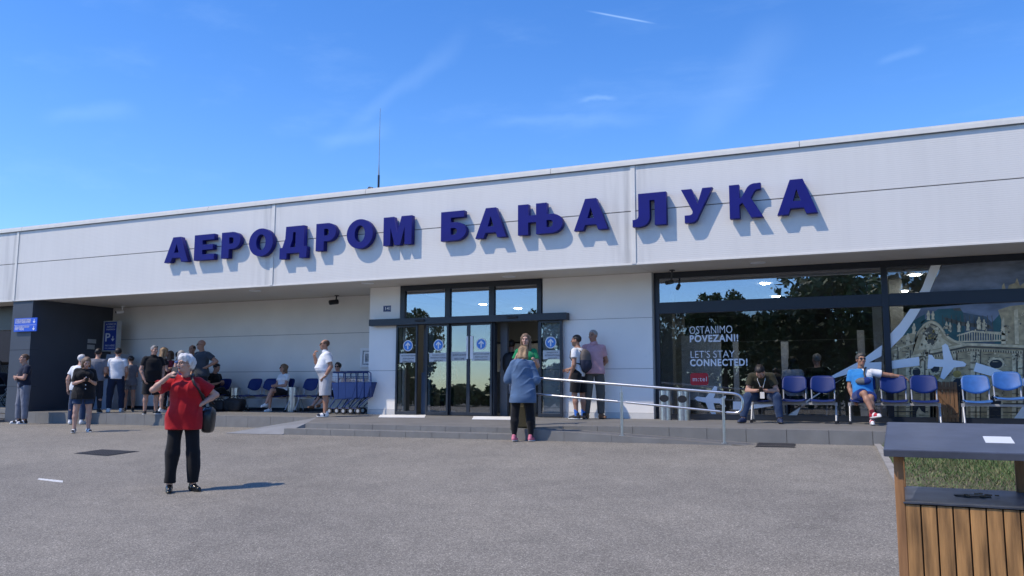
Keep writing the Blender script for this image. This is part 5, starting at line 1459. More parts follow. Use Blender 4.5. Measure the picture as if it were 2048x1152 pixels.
    for a_, e_, w_ in ((shL, elL, wrL), (shR, elR, wrR)):
        B.add(*cap(spine(.955), a_, .040*s, ar[0]*.92), k=.02); B.add(*cap(a_, e_, ar[0]*.96, ar[1]), k=.02)
        m_ = e_+(w_-e_)*.3; B.add(*cap(e_, m_, ar[1]*.93, ar[2]), k=.012); B.add(*cap(m_, w_, ar[2], ar[3]), k=.02); B.add(*cap(w_, w_+(w_-e_)*.08, ar[3], ar[3]*.9), k=.01)
    for h_, k_, a_ in ((hipL, knL, anL), (hipR, knR, anR)):
        B.add(*cap(h_, k_, lr[0]*.95, lr[1]), k=.03)
        c_ = k_+(a_-k_)*.32-(T((0, 1, 0))*.012*s if seat is None else 0); B.add(*cap(k_, c_, lr[1]*.92, lr[2]), k=.02); B.add(*cap(c_, a_, lr[2], lr[3]), k=.03); B.add(*cap(a_, a_-np.array([0, 0, .03*s]), lr[3], lr[3]), k=.01)
    if fem:
        for sg in (1, -1): B.add(*ell(spine(.70)+lf*sg*.07*s+fr*(.085+.04*(gw-1))*s, (.062*s*gw, .06*s*gw, .062*s*gw)), k=.04)
    B.add(*cap(spine(.97), hb+hup2*.03*s, .056*s if not fem else .050*s, .052*s if not fem else .045*s), k=.03)
    VB, QB = B.mesh(); VB = relax(VB, QB, 1)
    # head, finer grid
    Hd = Fld(hc-np.array([.16, .16, .19])*hs, hc+np.array([.16, .16, .17])*hs, headres)
    E3 = lambda c_, r_, k_: Hd.add(*ell(Hh(*c_), np.array(r_)*hs, HR), k=k_)
    E3((0, -.012, .035), (.074, .094, .083), .01); E3((0, .022, -.035), (.060, .066, .078), .03); E3((0, .052, -.085), (.034, .034, .028), .03)
    E3((0, .078, .032), (.05, .014, .012), .02)                                   # brow ridge
    Hd.add(*cap(Hh(0, .086, .018), Hh(0, .106, -.022), .009*hs, .013*hs), k=.012)  # nose
    for sg in (1, -1):
        E3((sg*.014, .094, -.026), (.009, .010, .008), .008)
        E3((sg*.042, .062, -.022), (.020, .020, .022), .02)                      # cheek
        E3((sg*.075, -.010, -.005), (.010, .021, .032), .008)                    # ear
    E3((0, .084, -.054), (.025, .010, .009), .010); E3((0, .082, -.068), (.020, .010, .008), .008)
    for sg in (1, -1):                                                          # eye sockets
        c_ = Hh(sg*.031, .094, .010); fn, _, _ = ell(c_, np.array((.018, .013, .012))*hs, HR); Hd.cut(lambda P_, fn=fn: fn(P_), k=.012)
    for sg in (1, -1): E3((sg*.031, .076, .009), (.013, .011, .011), .003)
    Hd.add(*cap(hb-up*.02*s, hb+hup2*.05*s, (.056 if not fem else .049)*s, (.050 if not fem else .044)*s), k=.03)
    VH, QH = Hd.mesh()
    # hands
    hv, hq, base = [VB, VH], [QB, QH+len(VB)], len(VB)+len(VH)
    def hand(w_, e_, d_, sg, style):
        d_ = unit(d_); side = T((sg, 0, 0))
        pn = T(arms.get('pn'+('L' if sg > 0 else 'R'), (-sg*.9, .0, 0.0)))      # palm normal
        pn = unit(pn-d_*(pn@d_)) if np.linalg.norm(pn-d_*(pn@d_)) > .1 else unit(np.cross(d_, (0, 0, 1)))
        ac = np.cross(d_, pn)*sg                                                 # across the palm, towards the thumb side
        if ac@T((0, 1, 0)) < 0 and style == 'relaxed': pass
        k_ = s*(.92 if fem else 1.0); G = Fld(w_-np.array([.20]*3)*k_, w_+np.array([.20]*3)*k_, .0048)
        pc = w_+d_*.05*k_
        for q in (-1.2, -.4, .4, 1.2): G.add(*cap(w_+d_*.012*k_+ac*q*.012*k_, w_+d_*.088*k_+ac*q*.018*k_, .014*k_, .0115*k_), k=.008)
        curl = {'relaxed': .45, 'fist': 1.15, 'flat': .1, 'hold': .85}[style]
        for i, (q, L_) in enumerate(((1.25, .072), (.42, .082), (-.42, .076), (-1.25, .058))):
            p0 = w_+d_*.090*k_+ac*q*.0185*k_; dd = d_
            c_ = curl*(1+.10*(i-1.5)); a_ = 0
            for j, fr_ in enumerate((.45, .32, .23)):
                a_ += c_*(.75 if j == 0 else 1.0)
                dd = unit(d_*math.cos(a_)+pn*math.sin(a_)); p1 = p0+dd*L_*k_*fr_
                G.add(*cap(p0, p1, (.0092-.0008*j)*k_, (.0086-.0009*j)*k_), k=.003); p0 = p1
        t0_ = w_+d_*.028*k_+ac*.024*k_; t1_ = t0_+unit(d_*.75+ac*.75+pn*.25)*.040*k_; t2_ = t1_+unit(d_*.95+ac*.15+pn*(.2+.5*curl))*.032*k_
        G.add(*cap(t0_, t1_, .0135*k_, .0105*k_), k=.008); G.add(*cap(t1_, t2_, .0105*k_, .0085*k_), k=.004)
        G.add(*cap(w_-unit(w_-e_)*.03*s, w_+d_*.02, ar[3]*1.0, ar[3]*.95), k=.012)
        return G.mesh()
    for w_, e_, d_, sg, stl in ((wrL, elL, hdL+shift*0, 1, hands[0]), (wrR, elR, hdR, -1, hands[1])):
        if stl is None: continue
        v_, q_ = hand(w_, e_, d_, sg, stl); hv.append(v_); hq.append(q_+base); base += len(v_)
    VA = np.concatenate(hv); QA = np.concatenate(hq)
    def face_idx(C_):
        q = ((C_-hc)@HR)/hs; r_ = np.zeros(len(C_)); n = np.abs(q).max(1) < .16
        for sg in (1, -1):
            r_[n & (np.hypot(q[:, 0]-sg*.031, (q[:, 2]-.009)*1.5) < .0105) & (q[:, 1] > .06)] = 2
            r_[n & (np.abs(q[:, 0]-sg*.032) < .017) & (np.abs(q[:, 2]-.030+.15*np.abs(np.abs(q[:, 0])-.030)) < .0038) & (q[:, 1] > .05)] = 3
        r_[n & (np.abs(q[:, 0]) < .023-.25*np.abs(q[:, 2]+.061)) & (np.abs(q[:, 2]+.061) < .010) & (q[:, 1] > .06)] = 1
        if beard:
            r_[n & (q[:, 2] < -.032-.25*np.clip(q[:, 1]-.05, 0, 1)) & (q[:, 2] > -.125) & (q[:, 1] > -.01) & ~((np.abs(q[:, 0]) < .02) & (np.abs(q[:, 2]+.061) < .009)) & ((q[:, 2] < -.045) | (np.abs(q[:, 0]) > .05))] = 4
        return r_
    to_mesh('body', (VA, QA), [SK[skin_], M_lip, M_eye, M_brow, HAIR['stubble']], root, face_idx)

    # ---- bottom garment
    seed = int(abs(foot[0]*977+foot[1]*131))
    if bottom:
        ty, frac, inf, mm_ = bottom['kind'], bottom.get('length', 2.0), bottom.get('loose', .016), bottom['mat']
        G = Fld(np.minimum.reduce([pel, knL, anL, knR, anR])-.22, np.maximum.reduce([pel+up*.25, knL, anL, knR, anR, pel])+.22, max(hres*.9, .009))
        G.add(*torso_fn(min(inf*.6, (top or {}).get('inflate', .014)-.018) if top and top.get('hem', .06) > .085 else (min(inf*.6, top.get('inflate', .014)-.008) if top and top.get('hem', .06) > 0 else inf*.6), -.2, bottom.get('rise', .16)), k=.01)
        for h_, k_, a_ in ((hipL, knL, anL), (hipR, knR, anR)):
            f1 = min(frac, 1.0); kk = h_+(k_-h_)*f1
            wide = bottom.get('flare', 0)
            r1 = lr[0]+(lr[1]-lr[0])*f1
            G.add(*cap(h_, kk, lr[0]+(inf if not (top and top.get('hem', .06) > .07 and seat is None) else inf*.25), r1+inf+wide*f1), k=.02)
            if frac > 1:
                f2 = frac-1; aa = k_+(a_-k_)*f2; c_ = k_+(a_-k_)*.32
                if bottom.get('tight'):
                    c_ = c_-T((0, 1, 0))*.012*s
                    G.add(*cap(k_, c_, lr[1]+inf*.6, lr[2]+inf), k=.02); G.add(*cap(c_, aa, lr[2]+inf, lr[3]+inf*.8), k=.02)
                else:
                    G.add(*cap(k_, aa, lr[1]+inf, max(lr[3]+inf*1.2, .055*s)), k=.02)
        G.warp(bottom.get('fold', .0045), seed, 17, (1, 1, .6))
        for h_, k_, a_ in ((hipL, knL, anL), (hipR, knR, anR)):
            if frac <= 1: e_ = h_+(k_-h_)*frac; ax = unit(k_-h_); near = (h_, k_)
            else: e_ = k_+(a_-k_)*(frac-1); ax = unit(a_-k_); near = (k_, a_)
            def cutf(P_, e_=e_, ax=ax):
                d = (P_-e_)@ax; rr = np.linalg.norm((P_-e_)-d[..., None]*ax, axis=-1)
                return np.where((rr < .17*s) & (d > -.05), -d, 1.0)
            G.cut(cutf)
        v_, q_ = G.mesh(); to_mesh(bottom.get('name', 'trousers'), (relax(v_, q_, 1, .4), q_), mm_, root)
    # ---- top garment
    if top:
        inf, hem, sl, loose = top.get('inflate', .014), top.get('hem', .06), top.get('sleeve', .55), top.get('loose', .5)
        t0 = -hem/Lt
        G = Fld(np.minimum.reduce([pel-up*(hem+.05), shL, shR, elL, elR, wrL, wrR])-.24, np.maximum.reduce([neck, shL, shR, elL, elR, wrL, wrR, pel])+.24, hres*.85)
        if t0 < -.2: tt[0] = t0-.05; tw[0] = tw[1]*.98; td[0] = td[1]*.98; to[0] = to[1]
        tfn, tlo, thi = torso_fn(inf, t0, 1.0, loose); G.add(tfn, tlo, thi, k=.01)
        if hem > .07 and seat is None:
            bi = (bottom or {}).get('loose', .016)
            for h_, k_ in ((hipL, knL), (hipR, knR)): G.add(*cap(h_, h_+(k_-h_)*.55, lr[0]+bi+inf*.55, lr[0]+bi+inf*.4), k=.05)
        if top.get('flare'):
            G.add(*cap(spine(.35), spine(t0)+up*.10, .14*s*gw, (.16*s+top['flare'])*gw), k=.05)
        if fem:
            for sg in (1, -1): G.add(*ell(spine(.70)+lf*sg*.07*s+fr*(.085+.04*(gw-1))*s, np.array((.062, .06, .062))*s*gw+inf), k=.05)
        for a_, e_, w_ in ((shL, elL, wrL), (shR, elR, wrR)):
            si = inf+top.get('wide', .008)
            G.add(*cap(spine(.955), a_, .044*s+inf*.5, ar[0]*1.0+inf*.6), k=.015)
            if sl > 0:
                f1 = min(sl, 1); b_ = a_+(e_-a_)*f1
                G.add(*cap(a_, b_, ar[0]*1.05+inf*.7, ar[0]*1.12+(ar[1]-ar[0]*1.12)*f1+si), k=.018)
                if sl > 1: G.add(*cap(e_, e_+(w_-e_)*(sl-1), ar[1]+si, ar[3]+si*1.2), k=.02)
        G.warp(top.get('fold', .005), seed+5, 15, (1, 1, .75))
        for a_, e_, w_ in ((shL, elL, wrL), (shR, elR, wrR)):
            if sl <= 1: e2 = a_+(e_-a_)*max(sl, .12); ax = unit(e_-a_)
            else: e2 = e_+(w_-e_)*(sl-1); ax = unit(w_-e_)
            def cuts(P_, e2=e2, ax=ax):
                d = (P_-e2)@ax; rr = np.linalg.norm((P_-e2)-d[..., None]*ax, axis=-1)
                return np.where((rr < np.where(d > .01, .13, .095)*s) & (d > -.06) & (d < .17) & (tfn(P_) > .010), -d, 1.0)
            G.cut(cuts)
        nk = top.get('neck', 'crew'); nc = spine(1.0)+fr*.02*s
        fn, _, _ = ell(nc+up*.055*s+fr*.012*s, np.array((.078, .085, .075 if nk != 'v' else .08))*s); G.cut(lambda P_: fn(P_))
        if nk == 'v':
            va = nc+fr*.13*s+up*.03*s
            fn2, _, _ = cap(va+up*.03*s, va-up*.13*s, .058*s, .008*s); G.cut(lambda P_: fn2(P_))
        fnh = lambda P_: ((P_-pel)@up)/Lt-t0
        G.cut(lambda P_: np.where(np.linalg.norm((P_-pel)-((P_-pel)@up)[..., None]*up, axis=-1) < .31, ((P_-pel)@up)-t0*Lt, 1.0) if seat is None else ((P_-pel)@up)-t0*Lt)
        v_, q_ = G.mesh(); v_ = relax(v_, q_, 1, .4)
        ms = [top['mat']]+([top['mat2']] if 'mat2' in top else [])
        def cidx(C_):
            r_ = np.zeros(len(C_)); q = C_-pel
            if 'mat2' in top: r_[top['split'](q@lf, q@fr, (q@up)/Lt)] = 1
            return r_
        o_top = to_mesh(top.get('name', 't_shirt'), (v_, q_), ms, root, cidx if 'mat2' in top else None)
        if nk == 'polo':
            C_ = Fld(nc-.16, nc+.16, .006)
            C_.add(*cap(nc+up*.0*s+fr*.0, nc+up*.045*s+fr*.004, .079*s, .069*s), k=.01)
            fn3, _, _ = cap(nc-up*.05*s, nc+up*.12*s, .066*s, .060*s); C_.cut(lambda P_: fn3(P_)); C_.cut(lambda P_: .052*s-((P_-nc)@up)); C_.cut(lambda P_: ((P_-nc)@up)+.02*s)
            v_, q_ = C_.mesh(); to_mesh('collar', (v_, q_), top.get('collar', top['mat']), root)
    # ---- shoes
    if shoes:
        for side, a_, k_ in (('L', anL, knL), ('R', anR, knR)):
            sg = 1 if side == 'L' else -1
            yaw_ = rad(legs.get('ft'+side, sg*10)); fd = T((math.sin(yaw_), math.cos(yaw_), 0)); fu = np.array([0, 0, 1.0])
            pt = legs.get('fp'+side, 0)
            if pt: fd2 = fd*math.cos(rad(pt))+fu*math.sin(rad(pt)); fu = fu*math.cos(rad(pt))-fd*math.sin(rad(pt)); fd = fd2
            sd = np.cross(fd, fu); R3 = np.stack([sd, fd, fu], 1)
            k2 = s*(.93 if fem else 1.0); an0 = a_-fu*ah
            G = Fld(an0-.27, an0+.27, .0065)
            pt_ = lambda x, y, z: an0+R3@np.array([x, y, z])*k2
            G.add(*cap(pt_(0, -.045, .045), pt_(0, .03, .055), .040*k2, .040*k2), k=.02)
            G.add(*cap(pt_(0, .03, .052), pt_(.004*sg, .14, .036), .041*k2, .034*k2), k=.03)
            G.add(*cap(pt_(0, -.03, .07), pt_(0, -.02, .105 if shoes.get('high', 1) else .09), .040*k2, .042*k2), k=.02)
            G.add(*ell(pt_(0, .055, .016), np.array((.046, .137, .020))*k2, R3), k=.01)
            fnz = lambda P_: ((P_-an0)@fu); G.cut(lambda P_: fnz(P_)-.001)
            v_, q_ = G.mesh()
            sole_h = shoes.get('sole', .026)
            cols = [shoes['mat'], shoes.get('solemat', M_shoe_sole)]
            if 'accent' in shoes: cols.append(shoes['accent'])
            def sidx(C_, an0=an0, fd=fd, fu=fu, sd=sd):
                z = (C_-an0)@fu; y = (C_-an0)@fd; r_ = (z < sole_h*k2).astype(int)
                if 'accent' in shoes: r_[(z >= sole_h*k2) & (np.abs(y-.035*k2-.3*(z-.05)) < .016*k2)] = 2; r_[(z >= sole_h*k2) & (y > .12*k2)] = 2
                return r_
            to_mesh(shoes.get('name', 'shoe'), (v_, q_), cols, root, sidx)
            if 'sock' in shoes:
                G = Fld(a_-.12, a_+np.array([.12, .12, .22]), .007); ax = unit(k_-a_); G.add(*cap(a_-ax*.01, a_+ax*shoes.get('sockh', .10), lr[3]+.006, lr[3]+.009), k=.01); v_, q_ = G.mesh(); to_mesh('sock', (v_, q_), shoes['sock'], root)
    # ---- hair
    st_, hc_ = hair
    if st_ != 'none':
        G = Fld(hc-np.array([.2, .2, .42])*hs, hc+np.array([.2, .2, .2])*hs, .006 if hres < .01 else .0075)
        A3 = lambda c_, r_, k_=.01: G.add(*ell(Hh(*c_), np.array(r_)*hs, HR), k=k_)
        L3 = lambda P_: ((P_-hc)@HR)/hs
        if st_ in ('short', 'crop', 'fringe'):
            t_ = {'short': .011, 'crop': .005, 'fringe': .006}[st_]
            A3((0, -.014, .037), (.074+t_, .094+t_, .083+t_))
            if st_ == 'short': A3((0, .03, .095), (.05, .055, .03), .03)
            def c1(P_):
                q = L3(P_); line = np.where(q[..., 1] > .02, .055+.25*(q[..., 1]-.02), np.where(q[..., 1] > -.03, .055-1.5*(.02-q[..., 1]), -.02-.55*(-.03-q[..., 1])))
                side = np.where((np.abs(q[..., 0]) > .055) & (q[..., 1] > .0) & (q[..., 1] < .045), -.05*0+.02, 1e3)
                return (q[..., 2]-np.minimum(line, side))*hs
            G.cut(c1)
            if st_ == 'fringe':
                fnb, _, _ = ell(Hh(0, .035, .10), np.array((.060, .115, .062))*hs, HR); G.cut(lambda P_: fnb(P_))
            G.warp(.0015 if st_ != 'short' else .003, seed, 60)
        elif st_ == 'puffy':
            A3((0, -.018, .040), (.091, .110, .097)); A3((.015, .05, .084), (.062, .050, .040), .03); A3((0, -.080, .0), (.068, .042, .075), .03)
            def c1(P_):
                q = L3(P_); line = np.where(q[..., 1] > .035, .062-.3*(q[..., 1]-.035)-.35*np.clip(q[..., 0], -.1, .1), np.where(q[..., 1] > -.02, .05-1.1*(.035-q[..., 1]), -.075)); return (q[..., 2]-line)*hs
            G.cut(c1); G.warp(.006, seed, 55, (1, 1, .5)); G.warp(.003, seed+3, 130, (1, 1, .5))
        else:
            A3((0, -.016, .038), (.086, .106, .092))
            ln = {'bob': .13, 'long': .26, 'vlong': .34, 'bun': .02}[st_]
            if st_ != 'bun':
                for sg in (1, -1): G.add(*cap(Hh(sg*.068, -.01, .03), Hh(sg*(.078 if st_ == 'bob' else .085), .005, -ln*.78), .026*hs, .027*hs), k=.03)
                for x_ in (-.045, 0, .045): G.add(*cap(Hh(x_, -.075, .03), Hh(x_*1.25, -.075+.02*(ln > .2), -ln), .040*hs, .034*hs), k=.04)
            else: A3((0, -.10, .03), (.035, .035, .035))
            def c1(P_):
                q = L3(P_); face_ = np.hypot(q[..., 0]/.068, (q[..., 2]+.035)/.105)-1
                return np.where(q[..., 1] > .018, np.where(q[..., 2] < .12, face_*.06, 1.0), 1.0)*hs
            G.cut(c1)
            bodyline = lambda P_: np.linalg.norm(P_-Hh(0, .03, -.05), axis=-1)-.07*hs
            G.cut(bodyline); G.warp(.005, seed, 42, (1, 1, .25))
        v_, q_ = G.mesh()
        if len(q_): to_mesh('hair', (v_, q_), HAIR[hc_], root)
    if glasses:
        f = MB(); up_ = .075 if glasses == 'raised' else 0.0; yb = .094 if glasses != 'raised' else .075
        for sg in (1, -1):
            gp = [tuple(Hh(sg*.032+.023*math.cos(k*.524), yb+.006-.012*abs(math.cos(k*.524)*.5+sg*.5)*1.0, .009+up_+.017*math.sin(k*.524))) for k in range(12)]
            if glasses == 'clear': f.tube(gp+[gp[0]], .0022*hs, 5, False)
            else: f.prism(gp, tuple(HR[:, 1]*.004))
            f.tube([tuple(Hh(sg*.054, yb-.004, .014+up_)), tuple(Hh(sg*.082, .03, .012+up_)), tuple(Hh(sg*.083, -.015, .006+up_))], .0028*hs, 5)
        f.tube([tuple(Hh(-.012, yb+.006, .012+up_)), tuple(Hh(.012, yb+.006, .012+up_))], .003*hs, 5)
        f.build('glasses', M_lens if glasses != 'clear' else M_dark, root)
    info = {k_: v_ for k_, v_ in pts.items()}; info.update(root=root, hc=hc, HR=HR, Hh=Hh, spine=spine, up=up, fr=fr, lf=lf, hs=hs, s=s, Lt=Lt, td=td, hdL=hdL, hdR=hdR)
    return info
def world_pt(info, p):
    o = info['root']; a = o.rotation_euler[2]; c_, s_ = math.cos(a), math.sin(a)
    return Vector((o.location[0]+c_*p[0]-s_*p[1], o.location[1]+s_*p[0]+c_*p[1], o.location[2]+p[2]))
def face_yaw(p, psi):
    """psi = 0 faces the camera, -90 faces picture left, 90 faces picture right, 180 faces away"""
    return rad(psi)+math.atan2(-p[0], p[1])
def stand(u, v, vtop, surf):
    """where a standing person's feet are and how tall they are, from the feet and the top of the head"""
    p_ = on_ground(u, v) if surf == 'g' else None
    if surf == 'p':
        z = .28
        for _ in range(20):
            p_ = atZ(u, v, z); z = plat_z(p_[0], p_[1])
        p_ = np.array([p_[0], p_[1], z])
    if isinstance(surf, (int, float)):
        p_ = atY(u, v, surf); p_ = np.array([p_[0], surf, plat_z(p_[0], surf)])
    d = math.hypot(p_[0], p_[1]); lo, hi = .8, 2.4
    for _ in range(40):
        m_ = (lo+hi)/2
        if projv(p_+np.array([0, 0, m_]))[1] > vtop: lo = m_
        else: hi = m_
    return p_, lo

# ------------------------------------------------------------------ the people in the picture
C_ = {n: cloth(n, c) for n, c in dict(
    red=(.40, .012, .018), black=(.010, .010, .012), navy=(.012, .018, .040), white=(.74, .75, .77), greyblue=(.045, .055, .070), greymarl=(.16, .17, .20), joggers=(.17, .185, .23),
    denim=(.028, .050, .105), darkdenim=(.012, .020, .045), shirtdenim=(.085, .145, .25), olive=(.035, .033, .020), pink=(.58, .34, .38), khaki=(.10, .095, .085), offwhite=(.46, .455, .47),
    green=(.012, .22, .085), maroon=(.13, .012, .022), vest=(.06, .12, .30), sky=(.035, .22, .55), royal=(.012, .035, .17), stripe=(.42, .45, .52), shadow=(.02, .022, .03), floral=(.30, .31, .28), black2=(.016, .016, .018)).items()}
S_black = mat('black leather shoe', (.010, .010, .011), .22, var=.1); S_white = mat('white trainer', (.72, .72, .72), .5, var=.05); S_pink = mat('pink trainer', (.62, .17, .24), .6); S_red = mat('red trainer', (.42, .02, .04), .55)
S_dark = mat('black trainer', (.015, .015, .017), .6); S_navy = mat('navy trainer', (.018, .030, .075), .6); S_tan = mat('tan leather', (.20, .10, .05), .5)
M_bsole = mat('black sole', (.014, .014, .014), .6)
def shoe(m, solem=None, **k): return dict(mat=m, solemat=solem or M_shoe_sole, **k)
HANG = dict(uaL=(.17, .0, -1), uaR=(-.17, .0, -1), faL=(.06, .2, -1), faR=(-.06, .2, -1))
PHONE = dict(uaL=(.22, .18, -1), uaR=(-.22, .18, -1), faL=(-.50, .90, .22), faR=(.50, .90, .22), pnL=(-.3, -.3, .9), pnR=(.3, -.3, .9), hdL=(-.6, .7, .3), hdR=(.6, .7, .3))
CROSS = dict(uaL=(.22, .35, -1), uaR=(-.22, .35, -1), faL=(-.95, .42, .12), faR=(.95, .50, .02), pnL=(0, -1, 0), pnR=(0, -1, 0))
HIPS = dict(uaL=(.72, -.35, -.62), uaR=(-.72, -.35, -.62), faL=(-.62, .55, -.5), faR=(.62, .55, -.5))
def back(p_, d):
    k_ = 1+d/math.hypot(p_[0], p_[1]); return np.array([p_[0]*k_, p_[1]*k_, plat_z(p_[0]*k_, p_[1]*k_)])
def mix_(*ds):
    o = {}
    for d in ds: o.update(d)
    return o
def sit_legs(H, seat, L=(.16, .0), R=(-.16, .0), shL=(0, .05), shR=(0, .05), **k):
    s = H/1.75; o = {}
    for sd, q, sh in (('L', L, shL), ('R', R, shR)):
        v = unit((sh[0], sh[1], -1)); dz = (.405*abs(v[2])+.082)*s-(seat+.075*s); o['th'+sd] = (q[0], 1+q[1], dz/(.425*s)*math.hypot(1+q[1], q[0])); o['sh'+sd] = tuple(v)
    o.update(k); return o
def phone_at(info, which, label, dz=(0, 0, .0)):
    p_ = (info['wrL']+info['wrR'])/2 if which == 'both' else info['wr'+which]
    d = (info['hdL']+info['hdR'])/2 if which == 'both' else info['hd'+which]
    q = world_pt(info, p_+unit(d)*.085*info['s']+np.array(dz)); a = info['root'].rotation_euler[2]
    f = MB(); M_ = Matrix.Rotation(a, 4, 'Z') @ Matrix.Rotation(rad(-35), 4, 'X')
    f.obox(M_, .072, .15, .009); f.cur = 1; f.obox(M_ @ Matrix.Translation((0, 0, .0055)), .066, .142, .002)
    o = f.build('mobile_phone', [M_black, mat('phone screen', (.03, .035, .045), .1)], None, bevel=.002); o.location = q
    return tag(o, label, 'phone')

# woman in red, on the phone, nearest the camera
ft, H = stand(362, 983, 708, 'g')
print('red', ft, H)
red = person('woman in a red top with white hair, phoning with a hand on her hip', ft, face_yaw(ft, -6), H, True, 1.06, .02, head=(-52, 2), hres=.0085, headres=.0042,
    arms=dict(uaR=(-.74, .48, -.34), faR=(.74, .02, .72), hdR=(.80, .0, .60), pnR=(.5, -.6, -.4), uaL=(.78, -.22, -.58), faL=(-.72, .42, -.50), hdL=(-.75, .5, -.35), pnL=(-.4, -.7, .3)), hands=('relaxed', 'hold'),
    legs=dict(thL=(.09, .05, -1), shL=(.05, -.05, -1), thR=(-.06, .02, -1), shR=(-.05, -.03, -1), ftL=38, ftR=4), skin_='fair', hair=('puffy', 'white'),
    top=dict(mat=C_['red'], hem=.15, sleeve=.70, loose=.8, inflate=.022, wide=.014, fold=.010), bottom=dict(kind='t', length=1.93, mat=C_['black'], loose=.026, fold=.006), shoes=shoe(S_black, M_bsole, sole=.016), glasses='clear')
q = world_pt(red, red['wrR']+unit(red['hdR'])*.07)
f = MB(); M_ = Matrix.Rotation(red['root'].rotation_euler[2]-.7, 4, 'Z') @ Matrix.Rotation(rad(70), 4, 'X') @ Matrix.Rotation(rad(20), 4, 'Y'); f.obox(M_, .07, .145, .009)
o = f.build('mobile_phone', M_black, None, bevel=.002); o.location = q; tag(o, 'dark phone held to the ear of the woman in red', 'phone')
bagp = world_pt(red, red['pel']+red['lf']*.27-red['fr']*.13+np.array([0, 0, -.06]))
bg_ = soft_bag('handbag', 415, 815, 9, .14, .30, .31, 'black leather handbag hanging from the shoulder of the woman in red', mat('black leather', (.012, .012, .013), .35, bump=.2, bscale=30), False)
bg_.location = (bagp[0], bagp[1], bagp[2]-.14); bg_.rotation_euler[2] = red['root'].rotation_euler[2]-.15
f = MB(); sh_ = np.array(world_pt(red, red['shL']*.55+red['spine'](.97)*.45+red['up']*.075)); shb = np.array(world_pt(red, red['shL']*.6+red['spine'](.93)*.4-red['fr']*.075+red['up']*.02)); b0 = np.array(bg_.location)+np.array((0, 0, .35))
chest = np.array(world_pt(red, red['spine'](.80)+red['lf']*.115+red['fr']*.155)); side_ = np.array(world_pt(red, red['spine'](.55)+red['lf']*.20+red['fr']*.10))
pth = [b0+np.array((0.02, -.1, 0)), side_, chest, np.array(world_pt(red, red['shL']*.5+red['spine'](.95)*.5+red['fr']*.085+red['up']*.045)), sh_, shb, b0+np.array((0, .08, 0))]
for k_ in (-.012, 0, .012):
    f.tube([p_-np.array(bg_.location)+np.array((k_, 0, 0)) for p_ in pth], .009, 6)
st_o = f.build('strap', M_black, bg_); st_o.matrix_parent_inverse = Matrix.Rotation(-bg_.rotation_euler[2], 4, 'Z')

# man with crossed arms by the pillar
ft, H = stand(42, 848, 707, 'g'); print('cross', ft, H)
person('man with crossed arms in a navy T-shirt and grey joggers by the pillar', ft, face_yaw(ft, -72), H, False, 1.12, .03, arms=CROSS, legs=dict(ftL=12, ftR=-14, thL=(.05, -.02, -1), thR=(-.07, .10, -1), shR=(0, -.02, -1)), skin_='mid', hair=('crop', 'brown'), head=(-10, 2),
    top=dict(mat=C_['navy'], hem=.05, sleeve=.6, loose=.4), bottom=dict(kind='t', length=1.88, mat=C_['joggers'], loose=.030, fold=.008), shoes=shoe(S_dark, accent=S_white), hands=('fist', 'fist'))
# woman with a phone and black blouse
ft, H = stand(162, 865, 712, 'g'); print('blouse', ft, H)
i_ = person('woman in a black blouse and denim shorts looking down at her phone', ft, face_yaw(ft, 8), H, True, 1.22, .03, arms=PHONE, head=(6, -24), legs=dict(thL=(.10, 0, -1), thR=(-.10, 0, -1), ftL=14, ftR=-24), skin_='fair', hair=('bob', 'mouse'), hands=('hold', 'hold'),
    top=dict(mat=C_['black'], hem=.17, sleeve=.85, loose=.8, inflate=.022, wide=.022, flare=.03, neck='v', fold=.009, name='blouse'), bottom=dict(kind='s', length=.62, mat=C_['denim'], loose=.022, flare=.012, name='shorts'), shoes=shoe(S_white, high=0, accent=S_dark))
phone_at(i_, 'both', 'phone in the hands of the woman in the black blouse')
f = MB()
for k_ in range(4):
    p_ = i_['spine'](.62-.17*k_)+i_['fr']*(.20+.006*k_)
    f.tube([tuple(p_), tuple(p_+i_['fr']*.006)], .012, 10)
f.build('button', M_white, i_['root'])
# older person in white behind her
ft, H = stand(152, 849, 708, 'g'); print('older', ft, H)
i_ = person('white haired man in a white shirt with a dark shoulder strap, half hidden', ft, face_yaw(ft, 150), H, False, 1.12, .03, arms=mix_(HANG, dict(uaR=(-.2, -.1, -1), uaL=(.3, -.25, -1), faL=(.1, .3, -1))), legs=dict(thL=(.12, .0, -1), thR=(-.14, -.06, -1)), hair=('short', 'white'),
    top=dict(mat=C_['white'], hem=.10, sleeve=.6, loose=.6), bottom=dict(kind='t', length=1.9, mat=C_['denim'], loose=.024), shoes=shoe(S_white))
f = MB(); pp = [i_['spine'](.2)-i_['fr']*.17+i_['lf']*.14, i_['spine'](.6)-i_['fr']*.155+i_['lf']*.02, i_['spine'](.95)-i_['fr']*.08-i_['lf']*.10]
f.tube([tuple(p_) for p_ in pp], .012, 6); f.build('bag_strap', M_black, i_['root'])
# man in grey T-shirt with dark cap
ft, H = stand(188, 826, 696, 'p'); print('cap', ft, H)
person('man in a grey T-shirt with dark hair facing the dark wall', ft, face_yaw(ft, 165), H, False, 1.05, arms=mix_(HANG, dict(faR=(.2, .9, -.2))), hair=('short', 'dark'), skin_='mid', top=dict(mat=C_['greymarl'], hem=.08), bottom=dict(kind='t', mat=C_['shadow'], length=1.9), shoes=shoe(S_dark))
